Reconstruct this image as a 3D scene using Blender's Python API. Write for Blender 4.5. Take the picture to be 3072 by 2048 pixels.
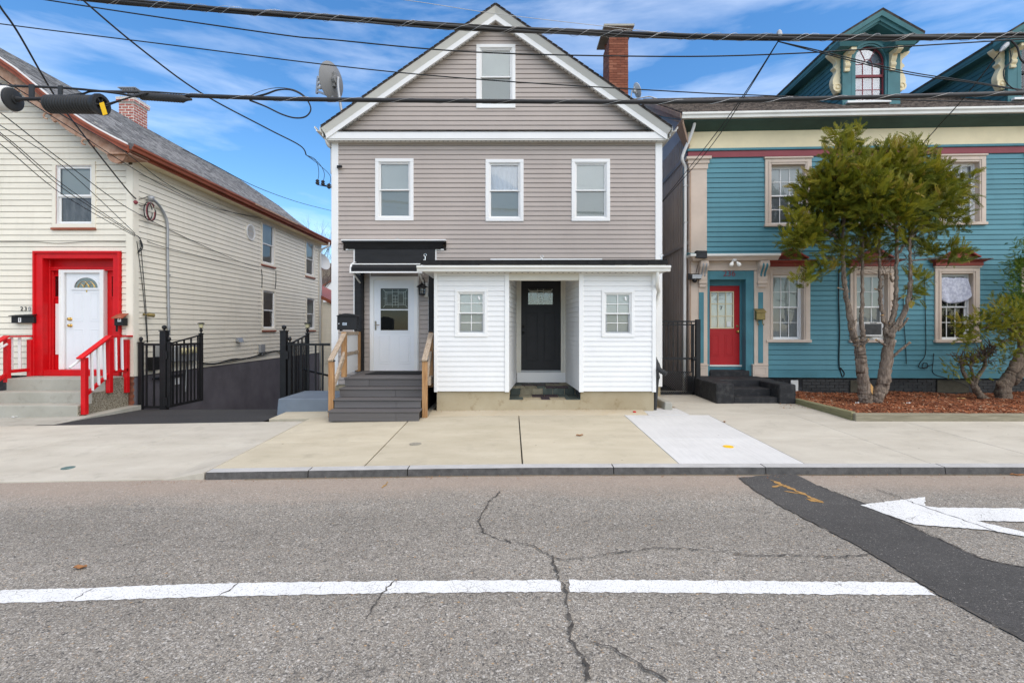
import bpy, math, random
import numpy as np
from mathutils import Vector, Matrix
random.seed(7)
RNG = np.random.default_rng(7)
for _o in list(bpy.data.objects):
 bpy.data.objects.remove(_o)
scene = bpy.context.scene
COL = scene.collection
# ------------------------------------------------------------------ camera
FPX, CX, CY, EYE = 1480.0, 1533.0, 984.0, 1.75        # focal length / principal point in photo pixels, eye height
cd = bpy.data.cameras.new('camera')
cam = bpy.data.objects.new('camera', cd)
COL.objects.link(cam)
cam.location = (0, 0, EYE)
cam.rotation_euler = (math.radians(90), 0, 0)
cd.sensor_fit = 'HORIZONTAL'
cd.sensor_width = 36.0
cd.lens = 36.0 * FPX / 3072.0
cd.shift_x = (1536 - CX) / 3072.0
cd.shift_y = (CY - 1024) / 3072.0
cd.clip_start = 0.05
cd.clip_end = 3000
scene.camera = cam
# ------------------------------------------------------------------ sky, sun, exposure
SUN_EL, SUN_AZ = 56.0, 140.0      # degrees; azimuth from +Y (street side) clockwise: the sun stands behind the camera
world = bpy.data.worlds.new('World')
scene.world = world
world.use_nodes = True
wn, wl = world.node_tree.nodes, world.node_tree.links
wn.clear()
sky = wn.new('ShaderNodeTexSky')
sky.sky_type = 'NISHITA'
sky.sun_disc = False
sky.sun_elevation = math.radians(SUN_EL)
sky.sun_rotation = math.radians(SUN_AZ)
sky.altitude = 0
sky.air_density = 1.0
sky.dust_density = 0.3
sky.ozone_density = 2.2
tc = wn.new('ShaderNodeTexCoord')
mp = wn.new('ShaderNodeMapping')
mp.inputs['Scale'].default_value = (1.6, 1.6, 7.5)
mp.inputs['Rotation'].default_value = (0.0, 0.16, 0.0)
wl.new(tc.outputs['Generated'], mp.inputs['Vector'])
nz = wn.new('ShaderNodeTexNoise')
nz.inputs['Scale'].default_value = 1.7
nz.inputs['Detail'].default_value = 7
nz.inputs['Roughness'].default_value = 0.55
nz.inputs['Distortion'].default_value = 0.35
wl.new(mp.outputs['Vector'], nz.inputs['Vector'])
cr = wn.new('ShaderNodeValToRGB')
cr.color_ramp.elements[0].position = 0.46
cr.color_ramp.elements[0].color = (0, 0, 0, 1)
cr.color_ramp.elements[1].position = 0.84
cr.color_ramp.elements[1].color = (0.45, 0.45, 0.45, 1)
wl.new(nz.outputs['Fac'], cr.inputs['Fac'])
mx = wn.new('ShaderNodeMix')
mx.data_type = 'RGBA'
wl.new(cr.outputs['Color'], mx.inputs['Factor'])
hs = wn.new('ShaderNodeHueSaturation')
hs.inputs['Saturation'].default_value = 1.28
hs.inputs['Value'].default_value = 1.15
wl.new(sky.outputs['Color'], hs.inputs['Color'])
wl.new(hs.outputs['Color'], mx.inputs[6])
mx.inputs[7].default_value = (9.0, 9.3, 9.8, 1)
bg = wn.new('ShaderNodeBackground')
bg.inputs['Strength'].default_value = 0.126
wl.new(mx.outputs[2], bg.inputs['Color'])
wo = wn.new('ShaderNodeOutputWorld')
wl.new(bg.outputs['Background'], wo.inputs['Surface'])
sd = bpy.data.lights.new('sun', 'SUN')
sd.energy = 2.8
sd.angle = math.radians(100)
sd.color = (1.0, 0.87, 0.67)
sun = bpy.data.objects.new('sun', sd)
COL.objects.link(sun)
_el, _az = math.radians(SUN_EL), math.radians(SUN_AZ)
_sv = Vector((math.sin(_az) * math.cos(_el), math.cos(_az) * math.cos(_el), math.sin(_el)))
sun.rotation_euler = _sv.to_track_quat('Z', 'Y').to_euler()
sun.location = (0, -6, 14)
scene.render.engine = 'CYCLES'
scene.view_settings.view_transform = 'Standard'
scene.view_settings.look = 'None'
scene.view_settings.exposure = 0.63
scene.view_settings.gamma = 1.0
scene.view_settings.use_curve_mapping = False
# ------------------------------------------------------------------ photo pixel -> place
CROPS = {'A': (0, 0, .765625), 'N': (0, 0, 1), 'c1': (0, 100, 2.351), 'c2': (0, 700, 2.091), 'c3': (900, 0, 2.138),
    'c4': (950, 650, 2.0909), 'c5': (1950, 0, 2.0963), 'c6': (1950, 650, 2.0963), 'c7': (0, 1250, 1.53125),
    'c8': (1536, 1250, 1.53125), 'd1': (0, 720, 2.8), 'd2': (380, 940, 3.7935), 'd3': (0, 120, 4.0),
    'd4': (960, 700, 2.7034), 'd5': (1480, 780, 3.409), 'd6': (1960, 740, 3.0154), 'd7': (2200, 20, 2.6972),
    'd8': (2340, 400, 3.1366), 'e1': (2340, 800, 3.1366), 'e2': (860, 160, 4.704), 'e3': (1760, 60, 3.92),
    'e4': (1880, 440, 1.96), 'e5': (700, 560, 3.5636), 'e6': (1280, 1060, 3.0154), 'e7': (1240, 780, 3.7333),
    'e8': (0, 1180, 2.6133)}
def V(c, x, y):
 ox, oy, s = CROPS[c]
 return ox + x / s, oy + y / s
def W(c, x, y, D):
 """the point at depth D (metres along +Y) seen at a pixel"""
 px, py = V(c, x, y)
 return Vector(((px - CX) * D / FPX, D, EYE - (py - CY) * D / FPX))
class Fr:
 """a wall frame: u along the wall, d into the wall, v up"""
 def __init__(self, o, ux):
  self.o = Vector(o)
  self.ux = Vector(ux).normalized()
  self.uz = Vector((0, 0, 1))
  self.uy = self.uz.cross(self.ux)
 def p(self, u, d, v):
  return self.o + self.ux * u + self.uy * d + self.uz * v
 def px(self, c, x, y, d=0.0):
  """(u, v) of a pixel's ray where it meets the plane at depth d of this frame"""
  px, py = V(c, x, y)
  r = Vector(((px - CX) / FPX, 1.0, -(py - CY) / FPX))
  e = Vector((0, 0, EYE))
  o = self.o + self.uy * d
  t = (o - e).dot(self.uy) / r.dot(self.uy)
  q = e + r * t - self.o
  return q.dot(self.ux), q.z
 def rect(self, c, x0, y0, x1, y1, d=0.0):
  u0, v1 = self.px(c, x0, y0, d)
  u1, v0 = self.px(c, x1, y1, d)
  return u0, u1, v0, v1
G = Fr((0, 0, 0), (1, 0, 0))
# ------------------------------------------------------------------ mesh helpers
WORLD = {}
class MB:
 def __init__(self):
  self.v, self.f = [], []
 def add(self, vs, fs):
  n = len(self.v)
  self.v.extend([Vector(q) for q in vs])
  self.f.extend([tuple(i + n for i in f) for f in fs])
  return self
 def hexa(self, q):
  return self.add(q, [(0, 1, 2, 3), (7, 6, 5, 4), (0, 4, 5, 1), (1, 5, 6, 2), (2, 6, 7, 3), (3, 7, 4, 0)])
 def box(self, fr, u0, u1, d0, d1, v0, v1):
  p = fr.p
  return self.hexa([p(u0, d0, v0), p(u1, d0, v0), p(u1, d0, v1), p(u0, d0, v1),
        p(u0, d1, v0), p(u1, d1, v0), p(u1, d1, v1), p(u0, d1, v1)])
 def wb(self, x0, x1, y0, y1, z0, z1):
  return self.box(G, x0, x1, y0, y1, z0, z1)
 def poly(self, fr, pts, d0, d1):
  n = len(pts)
  vs = [fr.p(u, d0, v) for u, v in pts] + [fr.p(u, d1, v) for u, v in pts]
  fs = [tuple(range(n)), tuple(range(2 * n - 1, n - 1, -1))]
  fs += [(i, i + n, (i + 1) % n + n, (i + 1) % n) for i in range(n)]
  return self.add(vs, fs)
 def ring(self, fr, u0, u1, v0, v1, w, d0, d1, wb=None, wt=None):
  wb = w if wb is None else wb
  wt = w if wt is None else wt
  self.box(fr, u0, u1, d0, d1, v1 - wt, v1)
  self.box(fr, u0, u1, d0, d1, v0, v0 + wb)
  self.box(fr, u0, u0 + w, d0 + .001, d1, v0 + wb, v1 - wt)
  self.box(fr, u1 - w, u1, d0 + .001, d1, v0 + wb, v1 - wt)
  return self
 def tube(self, pts, r, n=6):
  pts = [Vector(q) for q in pts]
  if not hasattr(r, '__len__'):
   r = [r] * len(pts)
  vs, fs = [], []
  t0 = (pts[1] - pts[0]).normalized()
  a = t0.orthogonal().normalized()
  for i, q in enumerate(pts):
   if i == 0:
    t = t0
   elif i == len(pts) - 1:
    t = (pts[i] - pts[i - 1])
   else:
    t = (pts[i + 1] - pts[i - 1])
   t = t.normalized() if t.length > 1e-9 else t0
   a = (a - t * a.dot(t))
   a = a.normalized() if a.length > 1e-6 else t.orthogonal().normalized()
   b = t.cross(a)
   for k in range(n):
    an = 2 * math.pi * k / n
    vs.append(q + a * (math.cos(an) * r[i]) + b * (math.sin(an) * r[i]))
  for i in range(len(pts) - 1):
   for k in range(n):
    k2 = (k + 1) % n
    fs.append((i * n + k, i * n + k2, (i + 1) * n + k2, (i + 1) * n + k))
  fs.append(tuple(range(n - 1, -1, -1)))
  fs.append(tuple(range((len(pts) - 1) * n, len(pts) * n)))
  return self.add(vs, fs)
 def lathe(self, o, axis, prof, n=12):
  """profile of (radius, distance along axis)"""
  o, axis = Vector(o), Vector(axis).normalized()
  a = axis.orthogonal().normalized()
  b = axis.cross(a)
  vs, fs = [], []
  for r, h in prof:
   for k in range(n):
    an = 2 * math.pi * k / n
    vs.append(o + axis * h + a * (math.cos(an) * r) + b * (math.sin(an) * r))
  for i in range(len(prof) - 1):
   for k in range(n):
    k2 = (k + 1) % n
    fs.append((i * n + k, i * n + k2, (i + 1) * n + k2, (i + 1) * n + k))
  fs.append(tuple(range(n - 1, -1, -1)))
  fs.append(tuple(range((len(prof) - 1) * n, len(prof) * n)))
  return self.add(vs, fs)
 def beam(self, a, b, w, h, up=(0, 0, 1)):
  """square bar from a to b: w across, h along 'up'"""
  a, b, up = Vector(a), Vector(b), Vector(up)
  t = (b - a).normalized()
  s = t.cross(up)
  s = s.normalized() if s.length > 1e-6 else Vector((1, 0, 0))
  n = s.cross(t)
  q = []
  for e in (a, b):
   q += [e - s * w / 2 - n * h / 2, e + s * w / 2 - n * h / 2, e + s * w / 2 + n * h / 2, e - s * w / 2 + n * h / 2]
  return self.hexa(q)
 def build(self, name, mat, parent=None, bev=0.0, smooth=False, label=None, cat=None, group=None, kind=None, fix=True):
  P = np.array([tuple(q) for q in self.v], dtype=float)
  lo, hi = P.min(0), P.max(0)
  o = Vector(((lo[0] + hi[0]) / 2, (lo[1] + hi[1]) / 2, lo[2]))
  me = bpy.data.meshes.new(name)
  me.from_pydata([tuple(q - o) for q in self.v], [], self.f)
  if fix:
   fix_normals(me)
  if smooth:
   me.polygons.foreach_set('use_smooth', [True] * len(me.polygons))
  return link(name, me, mat, parent, o, bev, smooth, label, cat, group, kind)
def fix_normals(me):
 import bmesh
 bm = bmesh.new()
 bm.from_mesh(me)
 bmesh.ops.recalc_face_normals(bm, faces=bm.faces)
 bm.to_mesh(me)
 bm.free()
def link(name, me, mat, parent, o, bev=0.0, smooth=False, label=None, cat=None, group=None, kind=None, rot=None):
 ob = bpy.data.objects.new(name, me)
 COL.objects.link(ob)
 if mat is not None and len(me.materials) == 0:
  me.materials.append(mat)
 ob.location = o
 if rot is not None:
  ob.rotation_euler = rot
 WORLD[ob.name] = Vector(o)
 if parent is not None:
  ob.parent = parent
  ob.matrix_parent_inverse = Matrix.Translation(-WORLD[parent.name])
 if bev:
  m = ob.modifiers.new('bevel', 'BEVEL')
  m.width = bev
  m.segments = 2 if bev > .012 else 1
  m.limit_method = 'ANGLE'
  m.angle_limit = math.radians(40)
 if smooth == 'auto':
  m = ob.modifiers.new('edges', 'EDGE_SPLIT')
  m.split_angle = math.radians(35)
 tag(ob, label, cat, group, kind)
 return ob
def tag(o, label=None, cat=None, group=None, kind=None):
 if label:
  o['label'] = label
 if cat:
  o['category'] = cat
 if group:
  o['group'] = group
 if kind:
  o['kind'] = kind
 return o
def thing(name, label, cat, loc, group=None):
 o = bpy.data.objects.new(name, None)
 COL.objects.link(o)
 o.empty_display_size = .2
 o.location = loc
 WORLD[o.name] = Vector(loc)
 return tag(o, label, cat, group)
def bx(name, mat, parent, fr, u0, u1, d0, d1, v0, v1, bev=0.0, **k):
 return MB().box(fr, min(u0, u1), max(u0, u1), d0, d1, min(v0, v1), max(v0, v1)).build(name, mat, parent, bev, **k)
def text(name, s, size, mat, parent, fr, u, d, v, depth=.004, **k):
 cu = bpy.data.curves.new(name, 'FONT')
 cu.body = s
 cu.size = size
 cu.extrude = depth / 2
 cu.align_x = 'CENTER'
 cu.align_y = 'CENTER'
 t = bpy.data.objects.new('tmp_text', cu)
 COL.objects.link(t)
 dg = bpy.context.evaluated_depsgraph_get()
 me = bpy.data.meshes.new_from_object(t.evaluated_get(dg))
 bpy.data.objects.remove(t)
 bpy.data.curves.remove(cu)
 M = Matrix((( fr.ux.x, 0, -fr.uy.x, 0), (fr.ux.y, 0, -fr.uy.y, 0), (0, 1, 0, 0), (0, 0, 0, 1)))
 me.transform(M)
 me.materials.clear()
 return link(name, me, mat, parent, fr.p(u, d, v), **k)
# ------------------------------------------------------------------ materials
def N(nt, t, **k):
 n = nt.nodes.new(t)
 for a, b in k.items():
  setattr(n, a, b)
 return n
def newmat(name):
 m = bpy.data.materials.new(name)
 m.use_nodes = True
 nt = m.node_tree
 return m, nt, nt.nodes['Principled BSDF']
def noise(nt, scale, detail=5, rough=.55, stretch=None, dist=0.0, vec=None):
 if vec is None:
  g = N(nt, 'ShaderNodeNewGeometry')
  vec = g.outputs['Position']
 if stretch:
  mpn = N(nt, 'ShaderNodeMapping')
  mpn.inputs['Scale'].default_value = stretch
  nt.links.new(vec, mpn.inputs['Vector'])
  vec = mpn.outputs['Vector']
 n = N(nt, 'ShaderNodeTexNoise')
 n.inputs['Scale'].default_value = scale
 n.inputs['Detail'].default_value = detail
 n.inputs['Roughness'].default_value = rough
 n.inputs['Distortion'].default_value = dist
 nt.links.new(vec, n.inputs['Vector'])
 return n.outputs['Fac']
def ramp(nt, fac, stops):
 r = N(nt, 'ShaderNodeValToRGB')
 e = r.color_ramp.elements
 while len(e) > 1:
  e.remove(e[-1])
 for i, (p, c) in enumerate(stops):
  el = e[0] if i == 0 else e.new(p)
  el.position = p
  el.color = (c[0], c[1], c[2], 1) if hasattr(c, '__len__') else (c, c, c, 1)
 nt.links.new(fac, r.inputs['Fac'])
 return r.outputs['Color']
def mixc(nt, fac, a, b, mode='MIX'):
 m = N(nt, 'ShaderNodeMix')
 m.data_type = 'RGBA'
 m.blend_type = mode
 for s, x in ((m.inputs['Factor'], fac), (m.inputs[6], a), (m.inputs[7], b)):
  if hasattr(x, 'links') or hasattr(x, 'is_linked'):
   nt.links.new(x, s)
  elif hasattr(x, '__len__'):
   s.default_value = (x[0], x[1], x[2], 1)
  else:
   s.default_value = x
 return m.outputs[2]
def bumpn(nt, bsdf, h, strength=.3, dist=.01, prev=None):
 b = N(nt, 'ShaderNodeBump')
 b.inputs['Strength'].default_value = strength
 b.inputs['Distance'].default_value = dist
 nt.links.new(h, b.inputs['Height'])
 if prev is not None:
  nt.links.new(prev, b.inputs['Normal'])
 nt.links.new(b.outputs['Normal'], bsdf.inputs['Normal'])
 return b.outputs['Normal']
def pm(name, col, var=.10, scale=1.5, rough=.55, bump=.15, bscale=120, bdist=.003, rnd=0.0, metal=0.0, spec=.28,
   stretch=None, col2=None, lo=.3, hi=.7, fine=0.0, fscale=220, rvar=0.0):
 m, nt, b = newmat(name)
 c1 = tuple(x * (1 - var) for x in col) if col2 is None else col
 c2 = tuple(min(1, x * (1 + var)) for x in col) if col2 is None else col2
 c = ramp(nt, noise(nt, scale, 6, .6, stretch), [(lo, c1), (hi, c2)])
 if fine:
  f = ramp(nt, noise(nt, fscale, 3, .6), [(.3, 1 - fine), (.7, 1 + 0 * fine)])
  c = mixc(nt, 1.0, c, f, 'MULTIPLY')
 if rnd:
  oi = N(nt, 'ShaderNodeObjectInfo')
  r = ramp(nt, oi.outputs['Random'], [(0, 1 - rnd), (1, 1.0)])
  c = mixc(nt, 1.0, c, r, 'MULTIPLY')
 nt.links.new(c, b.inputs['Base Color'])
 b.inputs['Roughness'].default_value = rough
 b.inputs['Metallic'].default_value = metal
 b.inputs['Specular IOR Level'].default_value = spec
 if rvar:
  rr = ramp(nt, noise(nt, scale * 3, 4), [(.3, max(0, rough - rvar)), (.7, min(1, rough + rvar))])
  nt.links.new(rr, b.inputs['Roughness'])
 if bump:
  bumpn(nt, b, noise(nt, bscale, 4, .6, stretch), bump, bdist)
 return m
def siding_mat(name, col, grime=(.30, .27, .22), g=.12, rough=.5, rnd=.05, grain=.25):
 """painted / vinyl boards: faint lengthwise grain, thin rain streaks and board to board differences"""
 m, nt, b = newmat(name)
 c = ramp(nt, noise(nt, 1.3, 5), [(.3, tuple(x * .95 for x in col)), (.7, tuple(min(1, x * 1.04) for x in col))])
 st = ramp(nt, noise(nt, 5.0, 6, .65, (1.0, 1.0, .14)), [(.52, 0.0), (.80, g)])
 c = mixc(nt, st, c, grime)
 oi = N(nt, 'ShaderNodeObjectInfo')
 c = mixc(nt, 1.0, c, ramp(nt, oi.outputs['Random'], [(0, 1 - rnd), (1, 1.0)]), 'MULTIPLY')
 nt.links.new(c, b.inputs['Base Color'])
 b.inputs['Roughness'].default_value = rough
 b.inputs['Specular IOR Level'].default_value = .35
 n1 = bumpn(nt, b, noise(nt, 40, 5, .6, (.25, .25, 3.0)), grain, .002)
 bumpn(nt, b, noise(nt, 2.2, 2, .5), .25, .01, n1)
 return m
def concrete_mat(name, c1, c2, stain=(.16, .14, .11), s=.25, rough=.85, fine=.16, streak=False):
 m, nt, b = newmat(name)
 c = ramp(nt, noise(nt, 1.1, 7, .62, (1, 2.2, 1)), [(.28, c1), (.72, c2)])
 sp = ramp(nt, noise(nt, 3.2, 8, .7), [(.54, 0.0), (.78, s)])
 c = mixc(nt, sp, c, stain)
 f = ramp(nt, noise(nt, 260, 3, .7), [(.25, 1 - fine), (.6, 1.0)])
 c = mixc(nt, 1.0, c, f, 'MULTIPLY')
 if streak:
  q = ramp(nt, noise(nt, 60, 3, .6, (1, .03, 1)), [(.3, .90), (.6, 1.0)])
  c = mixc(nt, 1.0, c, q, 'MULTIPLY')
 vo = N(nt, 'ShaderNodeTexVoronoi')
 vo.inputs['Scale'].default_value = 2.6
 g = N(nt, 'ShaderNodeNewGeometry')
 nt.links.new(g.outputs['Position'], vo.inputs['Vector'])
 spot = ramp(nt, vo.outputs['Distance'], [(.02, .45), (.045, 1.0)])
 c = mixc(nt, 1.0, c, spot, 'MULTIPLY')
 oi = N(nt, 'ShaderNodeObjectInfo')
 c = mixc(nt, 1.0, c, ramp(nt, oi.outputs['Random'], [(0, .93), (1, 1.0)]), 'MULTIPLY')
 nt.links.new(c, b.inputs['Base Color'])
 b.inputs['Roughness'].default_value = rough
 b.inputs['Specular IOR Level'].default_value = .25
 bumpn(nt, b, noise(nt, 180, 4, .7), .25, .003)
 return m
def asphalt_mat(name, stops, scale, dirt=True, fine=.3, mort=.55):
 """worn asphalt: stones of many colours set in darker binder, sand washed along the kerb"""
 m, nt, b = newmat(name)
 g = N(nt, 'ShaderNodeNewGeometry')
 pos = g.outputs['Position']
 out = None
 v1 = N(nt, 'ShaderNodeTexVoronoi', feature='F1')
 v1.inputs['Scale'].default_value = scale
 nt.links.new(pos, v1.inputs['Vector'])
 sp = N(nt, 'ShaderNodeSeparateColor')
 nt.links.new(v1.outputs['Color'], sp.inputs['Color'])
 c = ramp(nt, sp.outputs['Red'], stops)
 edge = ramp(nt, v1.outputs['Distance'], [(.25, 1.0), (.62, mort)])
 c = mixc(nt, 1.0, c, edge, 'MULTIPLY')
 v2 = N(nt, 'ShaderNodeTexVoronoi', feature='F1')
 v2.inputs['Scale'].default_value = scale * 2.1
 nt.links.new(pos, v2.inputs['Vector'])
 s2 = N(nt, 'ShaderNodeSeparateColor')
 nt.links.new(v2.outputs['Color'], s2.inputs['Color'])
 c2 = mixc(nt, 1.0, ramp(nt, s2.outputs['Red'], stops), ramp(nt, v2.outputs['Distance'], [(.25, 1.0), (.62, mort)]), 'MULTIPLY')
 c = mixc(nt, ramp(nt, noise(nt, 24, 4, .7), [(.44, 0.0), (.52, 1.0)]), c, c2)
 big = ramp(nt, noise(nt, .45, 6, .6), [(.3, .86), (.7, 1.06)])
 c = mixc(nt, 1.0, c, big, 'MULTIPLY')
 mid = ramp(nt, noise(nt, 7, 5, .65), [(.3, .88), (.7, 1.05)])
 c = mixc(nt, 1.0, c, mid, 'MULTIPLY')
 lane = ramp(nt, noise(nt, .8, 4, .55, (.12, 1.6, 1)), [(.35, .88), (.65, 1.06)])
 c = mixc(nt, 1.0, c, lane, 'MULTIPLY')
 oil = ramp(nt, noise(nt, 2.6, 5, .6, (.55, 1, 1)), [(.67, 0.0), (.76, .5)])
 c = mixc(nt, oil, c, tuple(x * .45 for x in stops[2][1]))
 if dirt:
  sx = N(nt, 'ShaderNodeSeparateXYZ')
  nt.links.new(pos, sx.inputs['Vector'])
  ad = N(nt, 'ShaderNodeMath', operation='MULTIPLY_ADD')
  nt.links.new(noise(nt, 2.2, 5, .6, (.5, 1, 1)), ad.inputs[0])
  ad.inputs[1].default_value = .9
  nt.links.new(sx.outputs['Y'], ad.inputs[2])
  k = ramp(nt, ad.outputs[0], [(0, 0.0), (1, 1.0)])
  mr = N(nt, 'ShaderNodeMapRange')
  mr.inputs['From Min'].default_value = 5.45
  mr.inputs['From Max'].default_value = 6.05
  mr.inputs['To Max'].default_value = .62
  nt.links.new(ad.outputs[0], mr.inputs['Value'])
  c = mixc(nt, mr.outputs['Result'], c, (.36, .285, .225))
 nt.links.new(c, b.inputs['Base Color'])
 b.inputs['Roughness'].default_value = .9
 b.inputs['Specular IOR Level'].default_value = .2
 n1 = bumpn(nt, b, v1.outputs['Distance'], .55, -.004)
 bumpn(nt, b, noise(nt, 90, 4, .7), .3, .004, n1)
 return m
def brick_mat(name, c1, c2, c3, rough=.9):
 m, nt, b = newmat(name)
 oi = N(nt, 'ShaderNodeObjectInfo')
 c = ramp(nt, oi.outputs['Random'], [(0, c1), (.5, c2), (1, c3)])
 c = mixc(nt, 1.0, c, ramp(nt, noise(nt, 30, 5, .7), [(.3, .72), (.7, 1.1)]), 'MULTIPLY')
 nt.links.new(c, b.inputs['Base Color'])
 b.inputs['Roughness'].default_value = rough
 bumpn(nt, b, noise(nt, 70, 5, .7), .5, .006)
 return m
def wood_mat(name, dark, light, axis, rough=.75):
 """weathered or treated timber; grain runs along one world axis"""
 m, nt, b = newmat(name)
 st = [14, 14, 14]
 st[axis] = .9
 f = noise(nt, 2.2, 5, .6, tuple(st), 1.2)
 c = ramp(nt, f, [(.25, dark), (.5, tuple((a + b2) / 2 for a, b2 in zip(dark, light))), (.72, light)])
 oi = N(nt, 'ShaderNodeObjectInfo')
 c = mixc(nt, 1.0, c, ramp(nt, oi.outputs['Random'], [(0, .82), (1, 1.05)]), 'MULTIPLY')
 nt.links.new(c, b.inputs['Base Color'])
 b.inputs['Roughness'].default_value = rough
 bumpn(nt, b, f, .35, .003)
 return m
def shingle_mat(name, c1, c2, scale=9):
 m, nt, b = newmat(name)
 g = N(nt, 'ShaderNodeNewGeometry')
 vo = N(nt, 'ShaderNodeTexVoronoi')
 vo.inputs['Scale'].default_value = scale
 nt.links.new(g.outputs['Position'], vo.inputs['Vector'])
 sp = N(nt, 'ShaderNodeSeparateColor')
 nt.links.new(vo.outputs['Color'], sp.inputs['Color'])
 c = ramp(nt, sp.outputs['Red'], [(0, c1), (1, c2)])
 c = mixc(nt, 1.0, c, ramp(nt, noise(nt, 120, 4, .7), [(.3, .6), (.7, 1.25)]), 'MULTIPLY')
 nt.links.new(c, b.inputs['Base Color'])
 b.inputs['Roughness'].default_value = .95
 b.inputs['Specular IOR Level'].default_value = .2
 bumpn(nt, b, noise(nt, 130, 4, .7), .5, .004)
 return m
def glass_mat(name, refl=.05, tint=(.97, .985, .98)):
 m = bpy.data.materials.new(name)
 m.use_nodes = True
 nt = m.node_tree
 nt.nodes.clear()
 tr = N(nt, 'ShaderNodeBsdfTransparent')
 tr.inputs['Color'].default_value = (*tint, 1)
 gl = N(nt, 'ShaderNodeBsdfGlossy')
 gl.inputs['Roughness'].default_value = .03
 bu = N(nt, 'ShaderNodeBump')
 bu.inputs['Strength'].default_value = .05
 bu.inputs['Distance'].default_value = .02
 nt.links.new(noise(nt, 1.7, 2, .5), bu.inputs['Height'])
 nt.links.new(bu.outputs['Normal'], gl.inputs['Normal'])
 fr = N(nt, 'ShaderNodeFresnel')
 fr.inputs['IOR'].default_value = 1.5
 ad = N(nt, 'ShaderNodeMath', operation='ADD')
 ad.use_clamp = True
 nt.links.new(fr.outputs['Fac'], ad.inputs[0])
 ad.inputs[1].default_value = refl
 ms = N(nt, 'ShaderNodeMixShader')
 nt.links.new(ad.outputs[0], ms.inputs['Fac'])
 nt.links.new(tr.outputs['BSDF'], ms.inputs[1])
 nt.links.new(gl.outputs['BSDF'], ms.inputs[2])
 out = N(nt, 'ShaderNodeOutputMaterial')
 nt.links.new(ms.outputs['Shader'], out.inputs['Surface'])
 return m
def leaf_mat(name, stops, rough=.6, trans=.3, attr=None):
 m, nt, b = newmat(name)
 g = N(nt, 'ShaderNodeNewGeometry')
 if attr:
  at = N(nt, 'ShaderNodeAttribute')
  at.attribute_name = attr
  c = ramp(nt, at.outputs['Fac'], stops)
 else:
  c = ramp(nt, g.outputs['Random Per Island'], stops)
 c = mixc(nt, 1.0, c, ramp(nt, noise(nt, 2.6, 4), [(.3, .75), (.7, 1.2)]), 'MULTIPLY')
 nt.links.new(c, b.inputs['Base Color'])
 b.inputs['Roughness'].default_value = rough
 b.inputs['Specular IOR Level'].default_value = .25
 tl = N(nt, 'ShaderNodeBsdfTranslucent')
 nt.links.new(c, tl.inputs['Color'])
 ms = N(nt, 'ShaderNodeMixShader')
 ms.inputs['Fac'].default_value = trans
 nt.links.new(b.outputs['BSDF'], ms.inputs[1])
 nt.links.new(tl.outputs['BSDF'], ms.inputs[2])
 nt.links.new(ms.outputs['Shader'], nt.nodes['Material Output'].inputs['Surface'])
 return m
M = {}
M['taupe'] = siding_mat('taupe_vinyl', (.415, .358, .318), (.26, .22, .19), .12, .5, .03)
M['white_vinyl'] = siding_mat('white_vinyl', (.755, .75, .735), (.55, .53, .48), .10, .45, .015)
M['cream'] = siding_mat('cream_siding', (.80, .745, .62), (.42, .37, .27), .22, .5, .05)
M['blue'] = siding_mat('blue_clapboard', (.082, .240, .285), (.035, .11, .14), .22, .55, .10, .5)
M['blue_trim'] = pm('blue_trim', (.068, .205, .245), .14, 2, .55, .2, 90)
M['white'] = pm('white_trim', (.77, .765, .745), .04, 1.2, .4, .05, 60)
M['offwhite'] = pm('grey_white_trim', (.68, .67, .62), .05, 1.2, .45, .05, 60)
M['door_white'] = pm('door_white', (.72, .74, .76), .03, 1.5, .42, .05, 60)
M['ivory'] = pm('ivory_frame', (.66, .63, .55), .05, 2, .5, .08, 60)
M['tan'] = pm('tan_trim', (.56, .46, .375), .09, 2.2, .6, .2, 70)
M['tan_side'] = pm('weathered_tan_rake', (.36, .25, .18), .2, 4, .7, .3, 50)
M['cream_trim'] = pm('cream_trim', (.78, .665, .43), .08, 1.8, .6, .2, 70)
M['maroon'] = pm('maroon_band', (.235, .05, .06), .12, 2, .55, .2, 80)
M['red_hood'] = pm('red_hood', (.27, .052, .035), .16, 3, .5, .2, 80)
M['red'] = pm('bright_red_paint', (.62, .006, .010), .12, 3, .42, .15, 60, fine=.12, fscale=40)
M['door_red'] = pm('red_door', (.43, .012, .016), .08, 2, .42, .08, 60)
M['dgreen'] = pm('dark_green_cornice', (.042, .085, .072), .2, 1.6, .5, .15, 40)
M['teal'] = pm('dormer_teal', (.058, .170, .185), .16, 2.4, .55, .2, 70)
M['rust'] = pm('rust_red_fascia', (.27, .075, .038), .25, 3, .55, .25, 60, stretch=(1, .5, 1))
M['rust_worn'] = pm('worn_brown_board', (.34, .19, .125), .45, 7, .8, .5, 50, col2=(.55, .40, .30), lo=.4, hi=.8)
M['black'] = pm('black_paint', (.014, .014, .015), .2, 3, .5, .25, 50)
M['black_wood'] = pm('black_textured_trim', (.018, .018, .019), .3, 4, .6, .8, 30, bdist=.006, stretch=(.4, 1, 3))
M['iron'] = pm('black_iron', (.012, .012, .013), .25, 6, .42, .2, 90)
M['black_door'] = pm('black_door', (.018, .018, .020), .15, 5, .5, .3, 160)
M['charcoal_wall'] = pm('charcoal_stucco', (.145, .134, .148), .25, 1.2, .85, .7, 40, bdist=.008, fine=.2)
M['black_conc'] = pm('black_painted_concrete', (.024, .024, .026), .3, 9, .75, .9, 50, bdist=.01, fine=.35, col2=(.085, .083, .08), lo=.5, hi=.85)
M['bluegrey'] = pm('bluegrey_painted_concrete', (.15, .18, .215), .12, 2, .7, .4, 60)
M['metal_wall'] = pm('grey_ribbed_metal', (.42, .37, .34), .12, 1, .5, .1, 40)
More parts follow.
